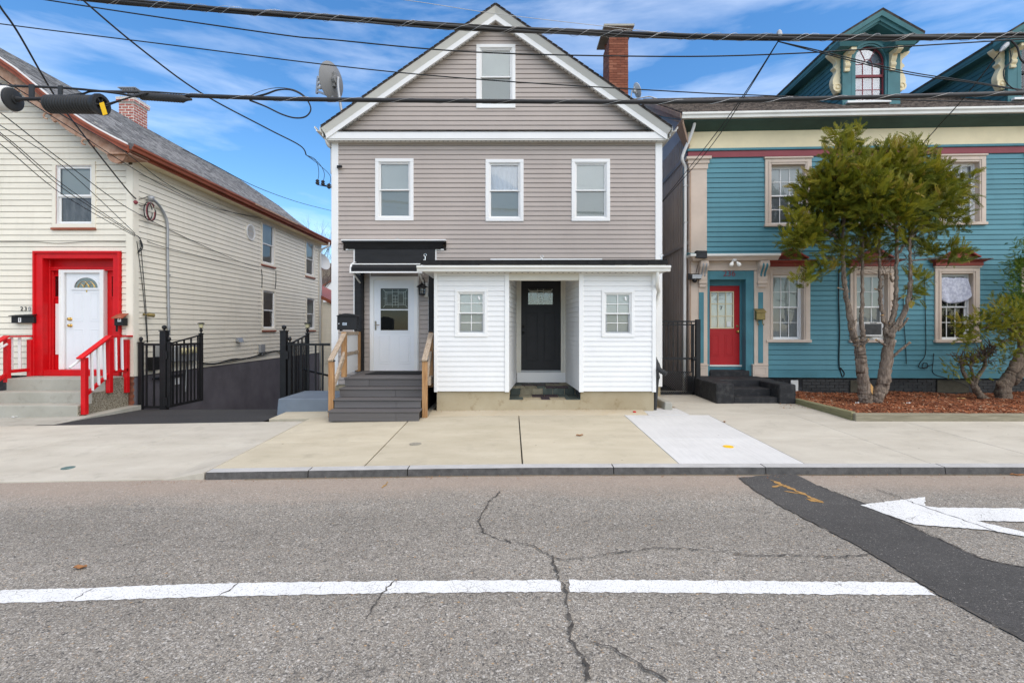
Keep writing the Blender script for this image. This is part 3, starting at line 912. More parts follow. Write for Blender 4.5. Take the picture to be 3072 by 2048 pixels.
# ================================================================== shared building parts
def wedge(mb, fr, a0, a1, b0, b1, v0, v1, t, w0=0.0, w1=1.0, back=.012):
 """piece of a lap board: a0..a1 at its lower edge v0, b0..b1 at v1; proud by t below, flush above"""
 d0 = -t + (t - .001) * w0
 d1 = -t + (t - .001) * w1
 p = fr.p
 mb.hexa([p(a0, d0, v0), p(a1, d0, v0), p(b1, d1, v1), p(b0, d1, v1),
     p(a0, back, v0), p(a1, back, v0), p(b1, back, v1), p(b0, back, v1)])
def siding(parent, mat, fr, u0, u1, v0, v1, expo, holes=(), t=.013, clip=None, name='siding_board', shadow_gap=0.0):
 """lap siding, one object for each run of board; openings (u0,u1,v0,v1) are cut out; clip(v) narrows a course"""
 n = max(1, int(math.ceil((v1 - v0) / expo - 1e-6)))
 for i in range(n):
  a = v0 + i * expo
  b = min(v0 + (i + 1) * expo, v1)
  if b - a < .008:
   continue
  hs = [h for h in holes if h[2] < b - 1e-4 and h[3] > a + 1e-4]
  lu0, lu1 = u0, u1
  tl = tr = None
  if clip:
   (l0, r0), (l1, r1) = clip(a), clip(b)
   lu0, lu1 = max(u0, l0), min(u1, r0)
   tl, tr = max(u0, l1), min(u1, r1)
   if lu1 - lu0 < .03:
    continue
   if tr - tl < .01:
    tl = tr = (l1 + r1) / 2
    tl -= .004
    tr += .004
  seam = None
  if lu1 - lu0 > 2.6:
   seam = random.uniform(lu0 + .5, lu1 - .5)
   if any(h[0] - .1 < seam < h[1] + .1 for h in hs):
    seam = None
  cuts = sorted({lu0, lu1} | {min(max(x, lu0), lu1) for h in hs for x in h[:2]} | ({seam} if seam else set()))
  cells = []
  for k in range(len(cuts) - 1):
   x0, x1 = cuts[k], cuts[k + 1]
   if x1 - x0 < 1e-4:
    continue
   iv = [(a, b)]
   for h in hs:
    if h[0] < (x0 + x1) / 2 < h[1]:
     nv = []
     for (p, q) in iv:
      if h[2] > p + .006:
       nv.append((p, min(q, h[2])))
      if h[3] < q - .006:
       nv.append((max(p, h[3]), q))
     iv = nv
   cells.append((x0, x1, iv))
  runs, cur = [], []
  for c in cells:
   if c[2] and c[0] == seam and cur:
    runs.append(cur)
    cur = []
   if c[2]:
    cur.append(c)
   elif cur:
    runs.append(cur)
    cur = []
  if cur:
   runs.append(cur)
  for run in runs:
   mb = MB()
   t_ = t + random.uniform(0, .002)
   for (x0, x1, iv) in run:
    for (p, q) in iv:
     if p == a:
      p = a + shadow_gap  # open gap added below each course to darken its shadow line
     y0 = tl if (tl is not None and abs(x0 - lu0) < 1e-5) else x0
     y1 = tr if (tr is not None and abs(x1 - lu1) < 1e-5) else x1
     wedge(mb, fr, x0, x1, y0, y1, p, q, t_, (p - a) / expo, (q - a) / expo)
   mb.build(name, mat, parent)
def blind(parent, fr, u0, u1, v0, v1, d, mat, pitch=.028, name='blind'):
 mb = MB()
 n = max(2, int((v1 - v0) / pitch))
 p = fr.p
 for i in range(n):
  a = v0 + (v1 - v0) * i / n
  b = v0 + (v1 - v0) * (i + 1) / n
  mb.add([p(u0, d + .001, a), p(u1, d + .001, a), p(u1, d - .003, b), p(u0, d - .003, b)], [(0, 1, 2, 3)])
 return mb.build(name, mat, parent)
def cloth_sheet(parent, fr, u0, u1, v0, v1, d, mat, amp=.02, waves=7, name='curtain', nu=48, nv=10):
 mb = MB()
 vs = []
 for j in range(nv + 1):
  for i in range(nu + 1):
   s, t = i / nu, j / nv
   vs.append(fr.p(u0 + (u1 - u0) * s, d + amp * math.sin(s * waves * 6.283 + .6 * math.sin(t * 4)) * (.4 + .6 * (1 - t)), v0 + (v1 - v0) * t))
 mb.add(vs, [(j * (nu + 1) + i, j * (nu + 1) + i + 1, (j + 1) * (nu + 1) + i + 1, (j + 1) * (nu + 1) + i) for j in range(nv) for i in range(nu)])
 return mb.build(name, mat, parent, smooth=True)
def window(parent, fr, r, case=.06, cmat=None, fmat=None, proud=.025, grid=(0, 0), mid=.5, up='blind', low='blind', depth=.10,
    sill=None, bmat=None, bmat2=None, sash=.035, pitch=.028, screen=False, label=None):
 """double-hung window: casing (the part) with sashes, panes, muntins, blind and room behind as sub-parts"""
 cmat, fmat = cmat or M['white'], fmat or M['white']
 u0, u1, v0, v1 = r
 w = MB().ring(fr, u0, u1, v0, v1, case, -proud, .012).build('window', cmat, parent, bev=.004, label=label)
 a0, a1, b0, b1 = u0 + case - .004, u1 - case + .004, v0 + case - .004, v1 - case + .004
 MB().ring(fr, a0, a1, b0, b1, .022, -.006, depth).build('jamb', fmat, w)
 a0, a1, b0, b1 = a0 + .022, a1 - .022, b0 + .022, b1 - .022
 vm = b0 + (b1 - b0) * (1 - mid)
 for nm, p, q, d, what, bm_ in (('upper_sash', vm - .012, b1, .018, up, bmat), ('lower_sash', b0, vm + .012, .046, low, bmat2 or bmat)):
  s = MB().ring(fr, a0, a1, p, q, sash, d, d + .026)
  c, rr = grid
  for k in range(1, c):
   x = a0 + sash + (a1 - a0 - 2 * sash) * k / c
   s.box(fr, x - .007, x + .007, d + .006, d + .02, p + sash, q - sash)
  for k in range(1, rr):
   y = p + sash + (q - p - 2 * sash) * k / rr
   s.box(fr, a0 + sash, a1 - sash, d + .007, d + .019, y - .007, y + .007)
  so = s.build(nm, fmat, w)
  g0, g1, h0, h1 = a0 + sash - .004, a1 - sash + .004, p + sash - .004, q - sash + .004
  MB().add([fr.p(g0, d + .012, h0), fr.p(g1, d + .012, h0), fr.p(g1, d + .012, h1), fr.p(g0, d + .012, h1)], [(0, 1, 2, 3)]).build('pane', M['glass'], w, fix=False)
  if nm == 'lower_sash' and screen:
   MB().ring(fr, g0 - .002, g1 + .002, h0 - .002, h1 + .002, .016, d - .010, d - .002).build('screen_frame', M['grey_metal'], w)
  if what == 'blind':
   blind(w, fr, g0, g1, h0, h1, depth - .04 if nm == 'upper_sash' else depth - .02, bm_ or M['blind'], pitch)
  elif what == 'curtain':
   cloth_sheet(w, fr, g0, g1, h0, h1, depth - .025, bm_ or M['curtain'], .008, 6)
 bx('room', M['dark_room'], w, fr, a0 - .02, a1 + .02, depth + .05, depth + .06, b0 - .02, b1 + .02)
 if sill:
  bx('sill', sill, w, fr, u0 - .01, u1 + .01, -proud - .025, .01, v0 - .05, v0 - .002, .004)
 return w
def panel_door(parent, name, mat, fr, r, d, panels, th=.045):
 """door slab with sunk and raised panels given as (u0,u1,v0,v1)"""
 u0, u1, v0, v1 = r
 o = bx(name, mat, parent, fr, u0, u1, d, d + th, v0, v1, .003)
 for (a, b, c, e) in panels:
  mb = MB()
  mb.ring(fr, a, b, c, e, .016, d - .006, d + .002)
  i = .04
  q = fr.p
  for (x0, x1, y0, y1, dd) in ((a + i, b - i, c + i, e - i, d - .008),):
   mb.hexa([q(x0, dd, y0), q(x1, dd, y0), q(x1, dd, y1), q(x0, dd, y1),
       q(x0 - .016, d + .002, y0 - .016), q(x1 + .016, d + .002, y0 - .016), q(x1 + .016, d + .002, y1 + .016), q(x0 - .016, d + .002, y1 + .016)])
  mb.build('door_panel', mat, o)
 return o
def knob(parent, fr, u, v, d, mat, r=.028, name='handle'):
 return MB().lathe(fr.p(u, d, v), -fr.uy, [(r * 1.05, 0), (r * 1.05, .006), (r * .4, .01), (r * .4, .03), (r, .045), (r * .9, .062), (r * .3, .07)], 14).build(name, mat, parent, smooth=True)
def lead_lines(parent, fr, u0, u1, v0, v1, d, w=.006):
 """came pattern of a decorative door light"""
 mb = MB()
 U = lambda t: u0 + (u1 - u0) * t
 Y = lambda t: v0 + (v1 - v0) * t
 segs = [(.08, .14, .92, .14), (.08, .86, .92, .86), (.08, .14, .08, .86), (.92, .14, .92, .86), (.15, .14, .15, .86), (.85, .14, .85, .86),
   (0, 0, .08, .14), (1, 0, .92, .14), (0, 1, .08, .86), (1, 1, .92, .86), (.38, 0, .38, 1), (.62, 0, .62, 1), (.38, .66, .62, .66), (.38, .45, .62, .45),
   (.38, .30, .62, .30), (0, .5, .15, .5), (.85, .5, 1, .5), (.5, .1, .5, .66), (.15, .22, .38, .22), (.62, .22, .85, .22), (.15, .78, .38, .78), (.62, .78, .85, .78)]
 for (a, b, c, e) in segs:
  mb.beam(fr.p(U(a), d, Y(b)), fr.p(U(c), d, Y(e)), w, .004, fr.uy)
 return mb.build('lead_came', M['came'], parent)
def brick_face(parent, fr, u0, u1, v0, v1, bl, bh, mat, joint=.008, d=0.0, jit=.003, th=.05, meshes={}):
 """running-bond bricks laid one by one on a face; alike bricks share one mesh"""
 n = int((v1 - v0) / bh)
 for r in range(n):
  z = v0 + r * bh
  x = u0 - (bl / 2 if r % 2 else 0)
  while x < u1 - .02:
   a, b = max(x, u0), min(x + bl, u1)
   if b - a > .03:
    key = (round(b - a - joint, 3), round(bh - joint, 3), th, tuple(round(q, 3) for q in fr.ux), mat.name)
    me = meshes.get(key)
    if me is None:
     mb = MB().box(Fr((0, 0, 0), fr.ux), 0, key[0], 0, th, 0, key[1])
     me = bpy.data.meshes.new('brick')
     me.from_pydata([tuple(q) for q in mb.v], [], mb.f)
     fix_normals(me)
     me.materials.append(mat)
     meshes[key] = me
    link('brick', me, None, parent, fr.p(a + joint / 2, d - random.uniform(0, jit), z + joint / 2))
   x += bl
def gutter_mb(p0, p1, out, w=.12, h=.10):
 """K-style gutter from p0 to p1; 'out' is the outward direction; p is the back top edge"""
 p0, p1, out = Vector(p0), Vector(p1), Vector(out).normalized()
 prof = [(0, 0), (.004, 0), (.004, -h + .006), (w * .62, -h + .006), (w * .68, -h * .55), (w * .93, -h * .30), (w * .93, -.006), (w * .84, -.006), (w * .84, 0),
   (w, 0), (w, -h * .34), (w * .74, -h * .60), (w * .68, -h), (0, -h)]
 n = len(prof)
 vs = [p0 + out * a + Vector((0, 0, b)) for a, b in prof] + [p1 + out * a + Vector((0, 0, b)) for a, b in prof]
 fs = [(i, (i + 1) % n, (i + 1) % n + n, i + n) for i in range(n)] + [tuple(range(n)), tuple(range(2 * n - 1, n - 1, -1))]
 return MB().add(vs, fs)
def swirl(pts, n=8):
 """smooth a polyline (Catmull-Rom)"""
 P = [Vector(p) for p in pts]
 out = []
 for i in range(len(P) - 1):
  a, b, c, d = P[max(i - 1, 0)], P[i], P[i + 1], P[min(i + 2, len(P) - 1)]
  for k in range(n):
   t = k / n
   out.append(.5 * ((2 * b) + (c - a) * t + (2 * a - 5 * b + 4 * c - d) * t * t + (3 * b - a - 3 * c + d) * t ** 3))
 out.append(P[-1])
 return out
# ================================================================== the grey house in the middle
MF = Fr((0, 11.05, 0), (1, 0, 0))            # main front wall
grey = thing('grey_house', 'taupe sided gabled house with white trim and white porch, in the middle', 'house', (-.32, 15.5, -.2))
XL, XR = MF.px('c3', 203, 900)[0], MF.px('c3', 2322, 900)[0]
ZB = MF.px('c3', 100, 900)[1]
YB = 22.0
apex_u, apex_v = MF.px('c3', 1254, 145)
wall = MB()
wall.wb(XL + .02, XR - .02, 11.26, 11.36, -.4, ZB)
wall.wb(XL + .02, XL + .12, 11.36, YB, -2.4, ZB)
wall.wb(XR - .12, XR - .02, 11.36, YB, -.8, ZB)
wall.wb(XL + .02, XR - .02, YB, YB + .1, -2.4, ZB)
wall.poly(MF, [(XL + .02, ZB), (XR - .02, ZB), (apex_u, apex_v + .1)], .21, .30)
wall.poly(MF, [(XL + .02, ZB), (XR - .02, ZB), (apex_u, apex_v + .1)], YB - 11.05, YB - 10.95)
gwall = wall.build('wall', M['taupe'], grey, label='taupe walls of the house')
r1 = MF.rect('c3', 483, 1018, 729, 1416)
r2 = MF.rect('c3', 1190, 1023, 1434, 1420)
r3 = MF.rect('c3', 1741, 1021, 1988, 1419)
ra = MF.rect('c3', 1131, 287, 1382, 696)
entry = MF.rect('d4', 275, 128, 900, 1120)
cap_r = MF.rect('d4', 190, 60, 1025, 140)
porch_door_hole = (-.6, 1.9, -1, 2.9)
EXP = (MF.px('c3', 0, 1000)[1] - MF.px('c3', 0, 1030)[1])
vbot = MF.px('d4', 0, 1225)[1]
siding(gwall, M['taupe'], MF, XL + .10, XR - .10, vbot, ZB, EXP, holes=[r1, r2, r3, entry, cap_r, (-1.5, 2.75, -1, 3.02)], shadow_gap=.009)
def gable_clip(v):
 f = (v - gv0) / (apex_v - gv0)
 return (gl0 + (apex_u - gl0) * f, gr0 + (apex_u - gr0) * f)
gl0, gv0 = MF.px('c3', 255, 836)
gr0 = MF.px('c3', 2290, 842)[0]
siding(gwall, M['taupe'], MF, XL, XR, gv0, apex_v, EXP, holes=[ra], clip=gable_clip, shadow_gap=.009)
# side walls of the house: left one shows through the gate, right one in the alley
siding(gwall, M['taupe'], Fr((XL + .02, YB, 0), (0, -1, 0)), 0, YB - 11.2, -.2, ZB - .02, EXP, shadow_gap=.009)
siding(gwall, M['taupe'], Fr((XR - .02, 11.2, 0), (0, 1, 0)), 0, YB - 11.2, .45, ZB - .02, EXP, shadow_gap=.009)
cb = [MF.px('c3', x, 900)[0] for x in (203, 247, 2278, 2322)]
for a, b, z0 in ((cb[0], cb[1], MF.px('d4', 0, 1228)[1]), (cb[2], cb[3], MF.px('e4', 0, 1410)[1])):
 bx('corner_board', M['white'], grey, MF, a, b, -.022, .10, z0, ZB + .01, .004)
bx('foundation', M['conc_base'], grey, MF, XL + .03, XR - .03, .02, .20, -.4, .50)
wkw = dict(case=.075, up='blind', low='blind', sash=.028, pitch=.020)
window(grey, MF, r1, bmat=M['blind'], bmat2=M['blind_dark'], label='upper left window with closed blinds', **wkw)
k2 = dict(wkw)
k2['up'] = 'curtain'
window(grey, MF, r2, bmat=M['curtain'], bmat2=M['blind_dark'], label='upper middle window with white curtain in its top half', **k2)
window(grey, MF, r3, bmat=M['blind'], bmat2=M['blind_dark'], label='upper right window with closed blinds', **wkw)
window(grey, MF, ra, bmat=M['blind'], bmat2=M['blind_dark'], label='attic window in the gable', **wkw)
# cornice return across the gable foot
CF = Fr((0, 10.87, 0), (1, 0, 0))
cu0, cv1 = CF.px('e2', 552, 1105)
cu1, cv0 = CF.px('e3', 952, 1408)
cv0 = CF.px('c3', 0, 890)[1]
cor = bx('cornice', M['white'], grey, CF, cu0, cu1, 0, .20, cv0, cv1, .005)
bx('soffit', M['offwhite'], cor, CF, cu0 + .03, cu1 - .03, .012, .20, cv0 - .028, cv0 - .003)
MB().hexa([(cu0 + .25, 10.85, cv1 + .003), (cu1 - .25, 10.85, cv1 + .003), (cu1 - .3, 11.04, cv1 + .07), (cu0 + .3, 11.04, cv1 + .07),
    (cu0 + .25, 10.85, cv1 + .018), (cu1 - .25, 10.85, cv1 + .018), (cu1 - .3, 11.04, cv1 + .085), (cu0 + .3, 11.04, cv1 + .085)]).build('shingle_strip', M['shingle_dark'], cor)
vent = MB()
x = cu0 + .15
while x < cu1 - .15:
 vent.wb(x, x + .035, 10.93, 10.945, cv0 - .031, cv0 - .027)
 x += .105
vent.build('vent_slots', M['black'], cor, kind='stuff')
# roof: two slopes, rake boards
D0 = 10.75
pk = W('c3', 1254, 22, D0)
le = W('e2', 478, 1030, D0)
re = W('e3', 1003, 1255, D0)
roof = MB()
T = Vector((0, 0, -.035))
for e in (le, re):
 a, b = Vector((pk.x, D0, pk.z)), Vector((e.x, D0, e.z))
 q = [a, b, b + Vector((0, YB + .35 - D0, 0)), a + Vector((0, YB + .35 - D0, 0))]
 roof.hexa(q + [p + T for p in q])
groof = roof.build('roof', M['shingle_dark'], grey)
# ragged shingle butts along the front edge
for e in (le, re):
 n = 34
 for k in range(n):
  a = pk.lerp(e, (k + .04) / n)
  b = pk.lerp(e, (k + .98) / n)
  MB().hexa([a + Vector((0, -.02, 0)), b + Vector((0, -.02, .008)), b + Vector((0, .3, .008)), a + Vector((0, .3, 0)),
      a + Vector((0, -.02, .010)), b + Vector((0, -.02, .020)), b + Vector((0, .3, .020)), a + Vector((0, .3, .010))]).build('shingle', M['shingle_dark'], groof)
for e, s in ((le, -1), (re, 1)):
 def pt(py, D, end):
  """point on the rake line that starts at photo row py over the peak, at depth D"""
  z = EYE - (py - CY) * D / FPX
  x = (1486.5 - CX) * D / FPX
  z_end = z + (e.z - pk.z) / abs(e.x - pk.x) * abs(end - x)
  return Vector((end, D, z_end)), Vector((x, D, z))
 xe = e.x
 lo1, hi1 = pt(14.5, D0 + .004, xe)                  # under the shingles
 lo2, hi2 = pt(44.4, 10.86, xe * .998 - s * .055)    # foot of the sloped crown board
 MB().hexa([hi1, lo1, lo2, hi2, hi1 + Vector((0, .10, 0)), lo1 + Vector((0, .10, 0)), lo2 + Vector((0, .06, 0)), hi2 + Vector((0, .06, 0))]).build('rake_board', M['offwhite'], groof)
 lo3, hi3 = pt(60.5, 10.86, lo2.x - s * .03)
 o = Vector((0, -.012, 0))
 MB().hexa([hi2 + o, lo2 + o, lo3 + o, hi3 + o, hi2 + Vector((0, .05, 0)), lo2 + Vector((0, .05, 0)), lo3 + Vector((0, .05, 0)), hi3 + Vector((0, .05, 0))]).build('fascia', M['white'], groof)
 lo4, hi4 = pt(69.5, 11.045, lo3.x - s * .04)
 MB().hexa([hi3, lo3, lo4, hi4, hi3 + Vector((0, 0, .03)), lo3 + Vector((0, 0, .03)), lo4 + Vector((0, 0, .03)), hi4 + Vector((0, 0, .03))]).build('rake_soffit', M['offwhite'], groof)
 vent = MB()
 for k in range(3, 44):
  c = hi3.lerp(lo3, k / 44.5).lerp(hi4.lerp(lo4, k / 44.5), .45)
  vent.wb(c.x - .016, c.x + .016, c.y - .010, c.y + .010, c.z - .012, c.z + .004)
 vent.build('vent_slots', M['black'], groof, kind='stuff')
 # eave gutter along the side
 gy0 = 10.72
 gt = gutter_mb((e.x + s * .005, gy0, e.z - .015), (e.x + s * .005, YB, e.z - .015), (s, 0, 0))
 gt.build('gutter', M['gutter'], groof)
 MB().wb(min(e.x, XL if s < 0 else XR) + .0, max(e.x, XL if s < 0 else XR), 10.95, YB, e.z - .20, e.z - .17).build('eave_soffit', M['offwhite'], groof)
 MB().wb(e.x - .012, e.x + .012, 10.86, YB, e.z - .165, e.z - .03).build('eave_fascia', M['white'], groof)
pts = [W('e2', 560, 1215, 10.95), W('e2', 575, 1270, 10.97), W('e2', 600, 1310, 11.05), W('e2', 632, 1332, 11.15), W('e2', 640, 1400, 11.2), W('e2', 640, 1700, 11.2)]
MB().tube(swirl(pts, 4), .036, 8).build('downspout', M['gutter'], grey, smooth=True)
# brick chimney with a slab cap on short legs
CD = 13.0
ch = Fr((0, CD, 0), (1, 0, 0))
cx0, cx1 = ch.px('e3', 264, 400)[0], ch.px('e3', 488, 400)[0]
cz1 = ch.px('e3', 0, 200)[1]
chim = MB().wb(cx0 + .012, cx1 - .012, CD + .012, CD + .83, 5.6, cz1 - .01).build('chimney', M['brick_mortar'], grey, label='tall red brick chimney')
zc0 = 6.30
brick_face(chim, ch, cx0, cx1, zc0, cz1, .205, .066, M['brick_red'], .009, 0, .006)
lf = Fr((cx0, CD + .84, 0), (0, -1, 0))
brick_face(chim, lf, 0, .84, zc0, cz1, .205, .066, M['brick_red'], .009, 0, .006)
rf = Fr((cx1, CD, 0), (0, 1, 0))
brick_face(chim, rf, 0, .84, zc0, cz1, .205, .066, M['brick_red'], .009, 0, .006)
zt = W('e3', 0, 130, CD).z
for ax in (cx0 + .02, cx1 - .12):
 for ay in (CD + .02, CD + .7):
  MB().lathe((ax + .05, ay + .05, cz1), (0, 0, 1), [(.05, 0), (.05, zt - cz1 + .12), (.045, zt - cz1 + .14)], 10).build('cap_leg', M['brick_red'], chim)
ztop = W('e3', 0, 45, CD - .15).z
MB().hexa([(cx0 - .16, CD - .15, ztop - .05), (cx1 + .13, CD - .15, ztop - .05), (cx1 + .13, CD + .98, ztop - .05), (cx0 - .16, CD + .98, ztop - .05),
    (cx0 - .16, CD - .15, ztop), (cx1 + .13, CD - .15, ztop), (cx1 + .13, CD + .98, ztop), (cx0 - .16, CD + .98, ztop)]).build('chimney_cap', M['conc_step'], chim)
# ---------------- side entrance: black entablature, pilasters, storm door, awning
ent = bx('entry_frieze', M['black_wood'], grey, MF, *MF.rect('d4', 288, 128, 936, 128)[:2], -.05, .05, MF.px('d4', 0, 250)[1], MF.px('d4', 0, 128)[1], .004,
    label='black entablature over the side door')
u0, u1, v0, v1 = MF.rect('d4', 215, 78, 1000, 130)
MB().hexa([MF.p(u0 + .05, -.06, v0), MF.p(u1 - .05, -.06, v0), MF.p(u1 + .02, -.14, v1), MF.p(u0 - .02, -.14, v1),
    MF.p(u0 + .05, .02, v0), MF.p(u1 - .05, .02, v0), MF.p(u1 + .02, .02, v1), MF.p(u0 - .02, .02, v1)]).build('entry_cornice', M['black_wood'], ent)
u0, u1, v0, v1 = MF.rect('d4', 195, 68, 1020, 80)
bx('cap_strip', M['black'], ent, MF, u0, u1, -.17, .03, v0 - .004, v1 - .012)
u0, u1, v0, v1 = MF.rect('d4', 188, 58, 1026, 68)
bx('cap_flashing', M['white'], ent, MF, u0, u1, -.15, .02, v0, v1)
wl_ = MB()
for (a, b, c, e) in ((274, 128, 287, 250), (936, 128, 946, 222), (274, 325, 287, 1120)):
 q = MF.rect('d4', a, b, c, e)
 wl_.box(MF, q[0], q[1], -.03, .01, q[2], q[3])
q = MF.rect('d4', 212, 128, 290, 138)
wl_.box(MF, q[0], q[1], -.028, .01, q[2], q[3])
q = MF.rect('d4', 936, 128, 1005, 138)
wl_.box(MF, q[0], q[1], -.028, .01, q[2], q[3])
wl_.build('edge_trim', M['white'], ent)
zd = MF.px('d4', 0, 1118)[1]
for (a, c) in ((288, 352), (884, 925)):
 q = MF.rect('d4', a, 330, c, 1118)
 MB().box(MF, q[0], q[1], -.07, .08, zd, MF.px('d4', 0, 248)[1]).box(MF, q[0] + .05, q[1] - .03, -.085, -.06, zd, MF.px('d4', 0, 340)[1]).build('pilaster', M['black_wood'], grey, bev=.004)
ES = Fr((0, 11.13, 0), (1, 0, 0))
q1, q2 = ES.rect('d4', 352, 335, 412, 1118), ES.rect('d4', 796, 345, 886, 1118)
eback = bx('entry_wall', M['taupe'], grey, ES, q1[0], q2[1], .015, .03, zd - .05, ES.px('d4', 0, 245)[1])
for q in (q1, q2):
 siding(eback, M['taupe'], ES, q[0] + .02, q[1] - .02, zd, ES.px('d4', 0, 250)[1], EXP, shadow_gap=.009)
 for e in (q[0], q[1] - .02):
  bx('trim_strip', M['white'], eback, ES, e, e + .02, -.02, .01, zd, ES.px('d4', 0, 250)[1])
f = ES.rect('d4', 410, 350, 797, 1118)
df = MB().ring(ES, f[0], f[1], zd, f[3], .085, -.055, .02, wb=.012).build('side_door', M['white'], grey, bev=.004, label='white storm door with dark glass in its upper half')
s_ = ES.rect('d4', 440, 377, 775, 1115)
g_ = ES.rect('d4', 495, 447, 718, 786)
sl = MB()
sl.box(ES, s_[0], s_[1], -.035, -.002, zd + .015, g_[2] - .02)
sl.box(ES, s_[0], s_[1], -.035, -.002, g_[3] + .02, s_[3])
sl.box(ES, s_[0], g_[0] - .02, -.034, -.002, g_[2] - .02, g_[3] + .02)
sl.box(ES, g_[1] + .02, s_[1], -.034, -.002, g_[2] - .02, g_[3] + .02)
slab = sl.build('door_slab', M['door_white'], df)
MB().ring(ES, g_[0] - .03, g_[1] + .03, g_[2] - .03, g_[3] + .03, .03, -.045, -.02).box(ES, g_[0], g_[1], -.043, -.02, ES.px('d4', 0, 624)[1], ES.px('d4', 0, 615)[1]).build('glass_frame', M['door_white'], df)
MB().ring(ES, s_[0] + .12, s_[1] - .12, g_[2] - .07, g_[3] + .085, .014, -.04, -.03).build('raised_moulding', M['door_white'], df)
MB().add([ES.p(g_[0], -.028, g_[2]), ES.p(g_[1], -.028, g_[2]), ES.p(g_[1], -.028, g_[3]), ES.p(g_[0], -.028, g_[3])], [(0, 1, 2, 3)]).build('door_glass', M['glass_door'], df, fix=False)
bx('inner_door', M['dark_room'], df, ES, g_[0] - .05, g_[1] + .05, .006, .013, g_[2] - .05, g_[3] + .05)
lead_lines(df, ES, g_[0] + .05, g_[1] - .03, ES.px('d4', 0, 600)[1], g_[3] - .02, .003)
for a, c in ((480, 570), (645, 735)):
 q = ES.rect('d4', a, 828, c, 1055)
 mb = MB().ring(ES, q[0], q[1], q[2], q[3], .016, -.041, -.03)
 mb.box(ES, q[0] + .035, q[1] - .035, -.040, -.03, q[2] + .035, q[3] - .035)
 mb.build('door_panel', M['door_white'], df, bev=.003)
hu, hv = ES.px('d4', 455, 747)
mb = MB().box(ES, hu - .016, hu + .016, -.05, -.035, hv - .10, hv + .10)
mb.tube([ES.p(hu, -.05, hv + .02), ES.p(hu, -.085, hv + .02), ES.p(hu + .04, -.09, hv + .012), ES.p(hu + .10, -.085, hv + .014)], .009, 8)
mb.build('handle', M['pewter'], df, bev=.003)
# awning over the side door
AW = Fr((0, 10.45, 0), (1, 0, 0))
a0, a1 = AW.px('d4', 245, 320)[0], AW.px('d4', 832, 320)[0]
zf_, zt_ = AW.px('d4', 0, 322)[1], MF.px('d4', 0, 246)[1] - .05
zk = AW.px('d4', 0, 262)[1]
awn = MB()
prof = [(11.02, zt_), (10.70, zk + .10), (10.50, zk + .03), (10.44, zk - .03), (10.42, zf_ + .03)]
vs = []
for (y, z) in prof:
 vs += [(a0 + .03, y, z), (a1 - .03, y, z)]
for (y, z) in prof:
 vs += [(a0 + .03, y + .006, z - .018), (a1 - .03, y + .006, z - .018)]
n_ = len(prof)
fs = [(2 * i, 2 * i + 1, 2 * i + 3, 2 * i + 2) for i in range(n_ - 1)] + [(2 * n_ + 2 * i, 2 * n_ + 2 * i + 1, 2 * n_ + 2 * i + 3, 2 * n_ + 2 * i + 2) for i in range(n_ - 1)]
awn.add(vs, fs)
awo = awn.build('awning', M['black'], grey, label='black metal awning with white edges over side door')
for k in range(1, 5):
 z = zf_ + .03 + (zk - .03 - zf_ - .03) * k / 4.6
 bx('awning_rib', M['black'], awo, G, a0 + .03, a1 - .03, 10.405, 10.43, z - .010, z + .008, .003)
ed = MB()
for x in (a0, a1 - .035):
 for i in range(n_ - 1):
  ed.beam((x + .017, prof[i][0], prof[i][1] + .004), (x + .017, prof[i + 1][0], prof[i + 1][1] + .004), .035, .03, (0, -.7, .7))
ed.wb(a0, a1, 10.40, 10.44, zf_, zf_ + .03)
ed.build('awning_edge', M['white'], awo)
bx('awning_top_band', M['white'], awo, G, a0 + .01, a1 - .01, 10.465, 10.66, zk + .026, zk + .048)
br = MB()
for x in (a0 + .05, a1 - .08):
 br.beam((x, 10.46, zf_ + .01), (x, 11.0, zf_ - .17), .03, .02)
 br.beam((x, 10.46, zf_ + .015), (x, 11.0, zf_ + .03), .02, .02)
br.build('awning_bracket', M['offwhite'], awo)
# ---------------- white front porch
PF = Fr((0, 9.35, 0), (1, 0, 0))
pv0, pv1 = PF.px('c4', 0, 1095)[1], PF.px('c4', 0, 352)[1]
pL = (PF.px('c4', 737, 0)[0], PF.px('c4', 1207, 0)[0])
pR = (PF.px('c4', 1645, 0)[0], PF.px('c4', 2127, 0)[0])
BL, BR = W('d5', 236, 0, 11.0).x, W('d5', 738, 0, 11.0).x
pw = MB()
pw.wb(pL[0] + .02, pL[1] - .02, 9.50, 9.58, pv0, pv1 + .2)
pw.wb(pR[0] + .02, pR[1] - .02, 9.50, 9.58, pv0, pv1 + .2)
pw.wb(pL[0] + .02, pL[0] + .06, 9.52, 11.2, pv0, pv1 + .2)
pw.wb(pR[1] - .06, pR[1] - .02, 9.52, 11.2, pv0, pv1 + .2)
pwall = pw.build('porch_wall', M['white_vinyl'], grey, label='white sided porch walls')
PEXP = (PF.px('e7', 0, 1464)[1] - PF.px('e7', 0, 1408)[1]) * -1
wl1 = PF.rect('e7', 465, 325, 830, 858)
wr1 = PF.rect('c4', 1787, 458, 1992, 755)
siding(pwall, M['white_vinyl'], PF, pL[0] + .05, pL[1] - .05, pv0, pv1 + .03, PEXP, holes=[wl1], t=.011, shadow_gap=.0035)
siding(pwall, M['white_vinyl'], PF, pR[0] + .05, pR[1] - .05, pv0, pv1 + .03, PEXP, holes=[wr1], t=.011, shadow_gap=.0035)
SL = Fr((pL[1] - .01, 9.37, 0), (BL - pL[1] + .01, 1.66, 0))
SR = Fr((BR, 11.03, 0), (pR[0] + .01 - BR, -1.66, 0))
Ls = math.hypot(BL - pL[1] + .01, 1.66)
Rs = math.hypot(pR[0] + .01 - BR, 1.66)
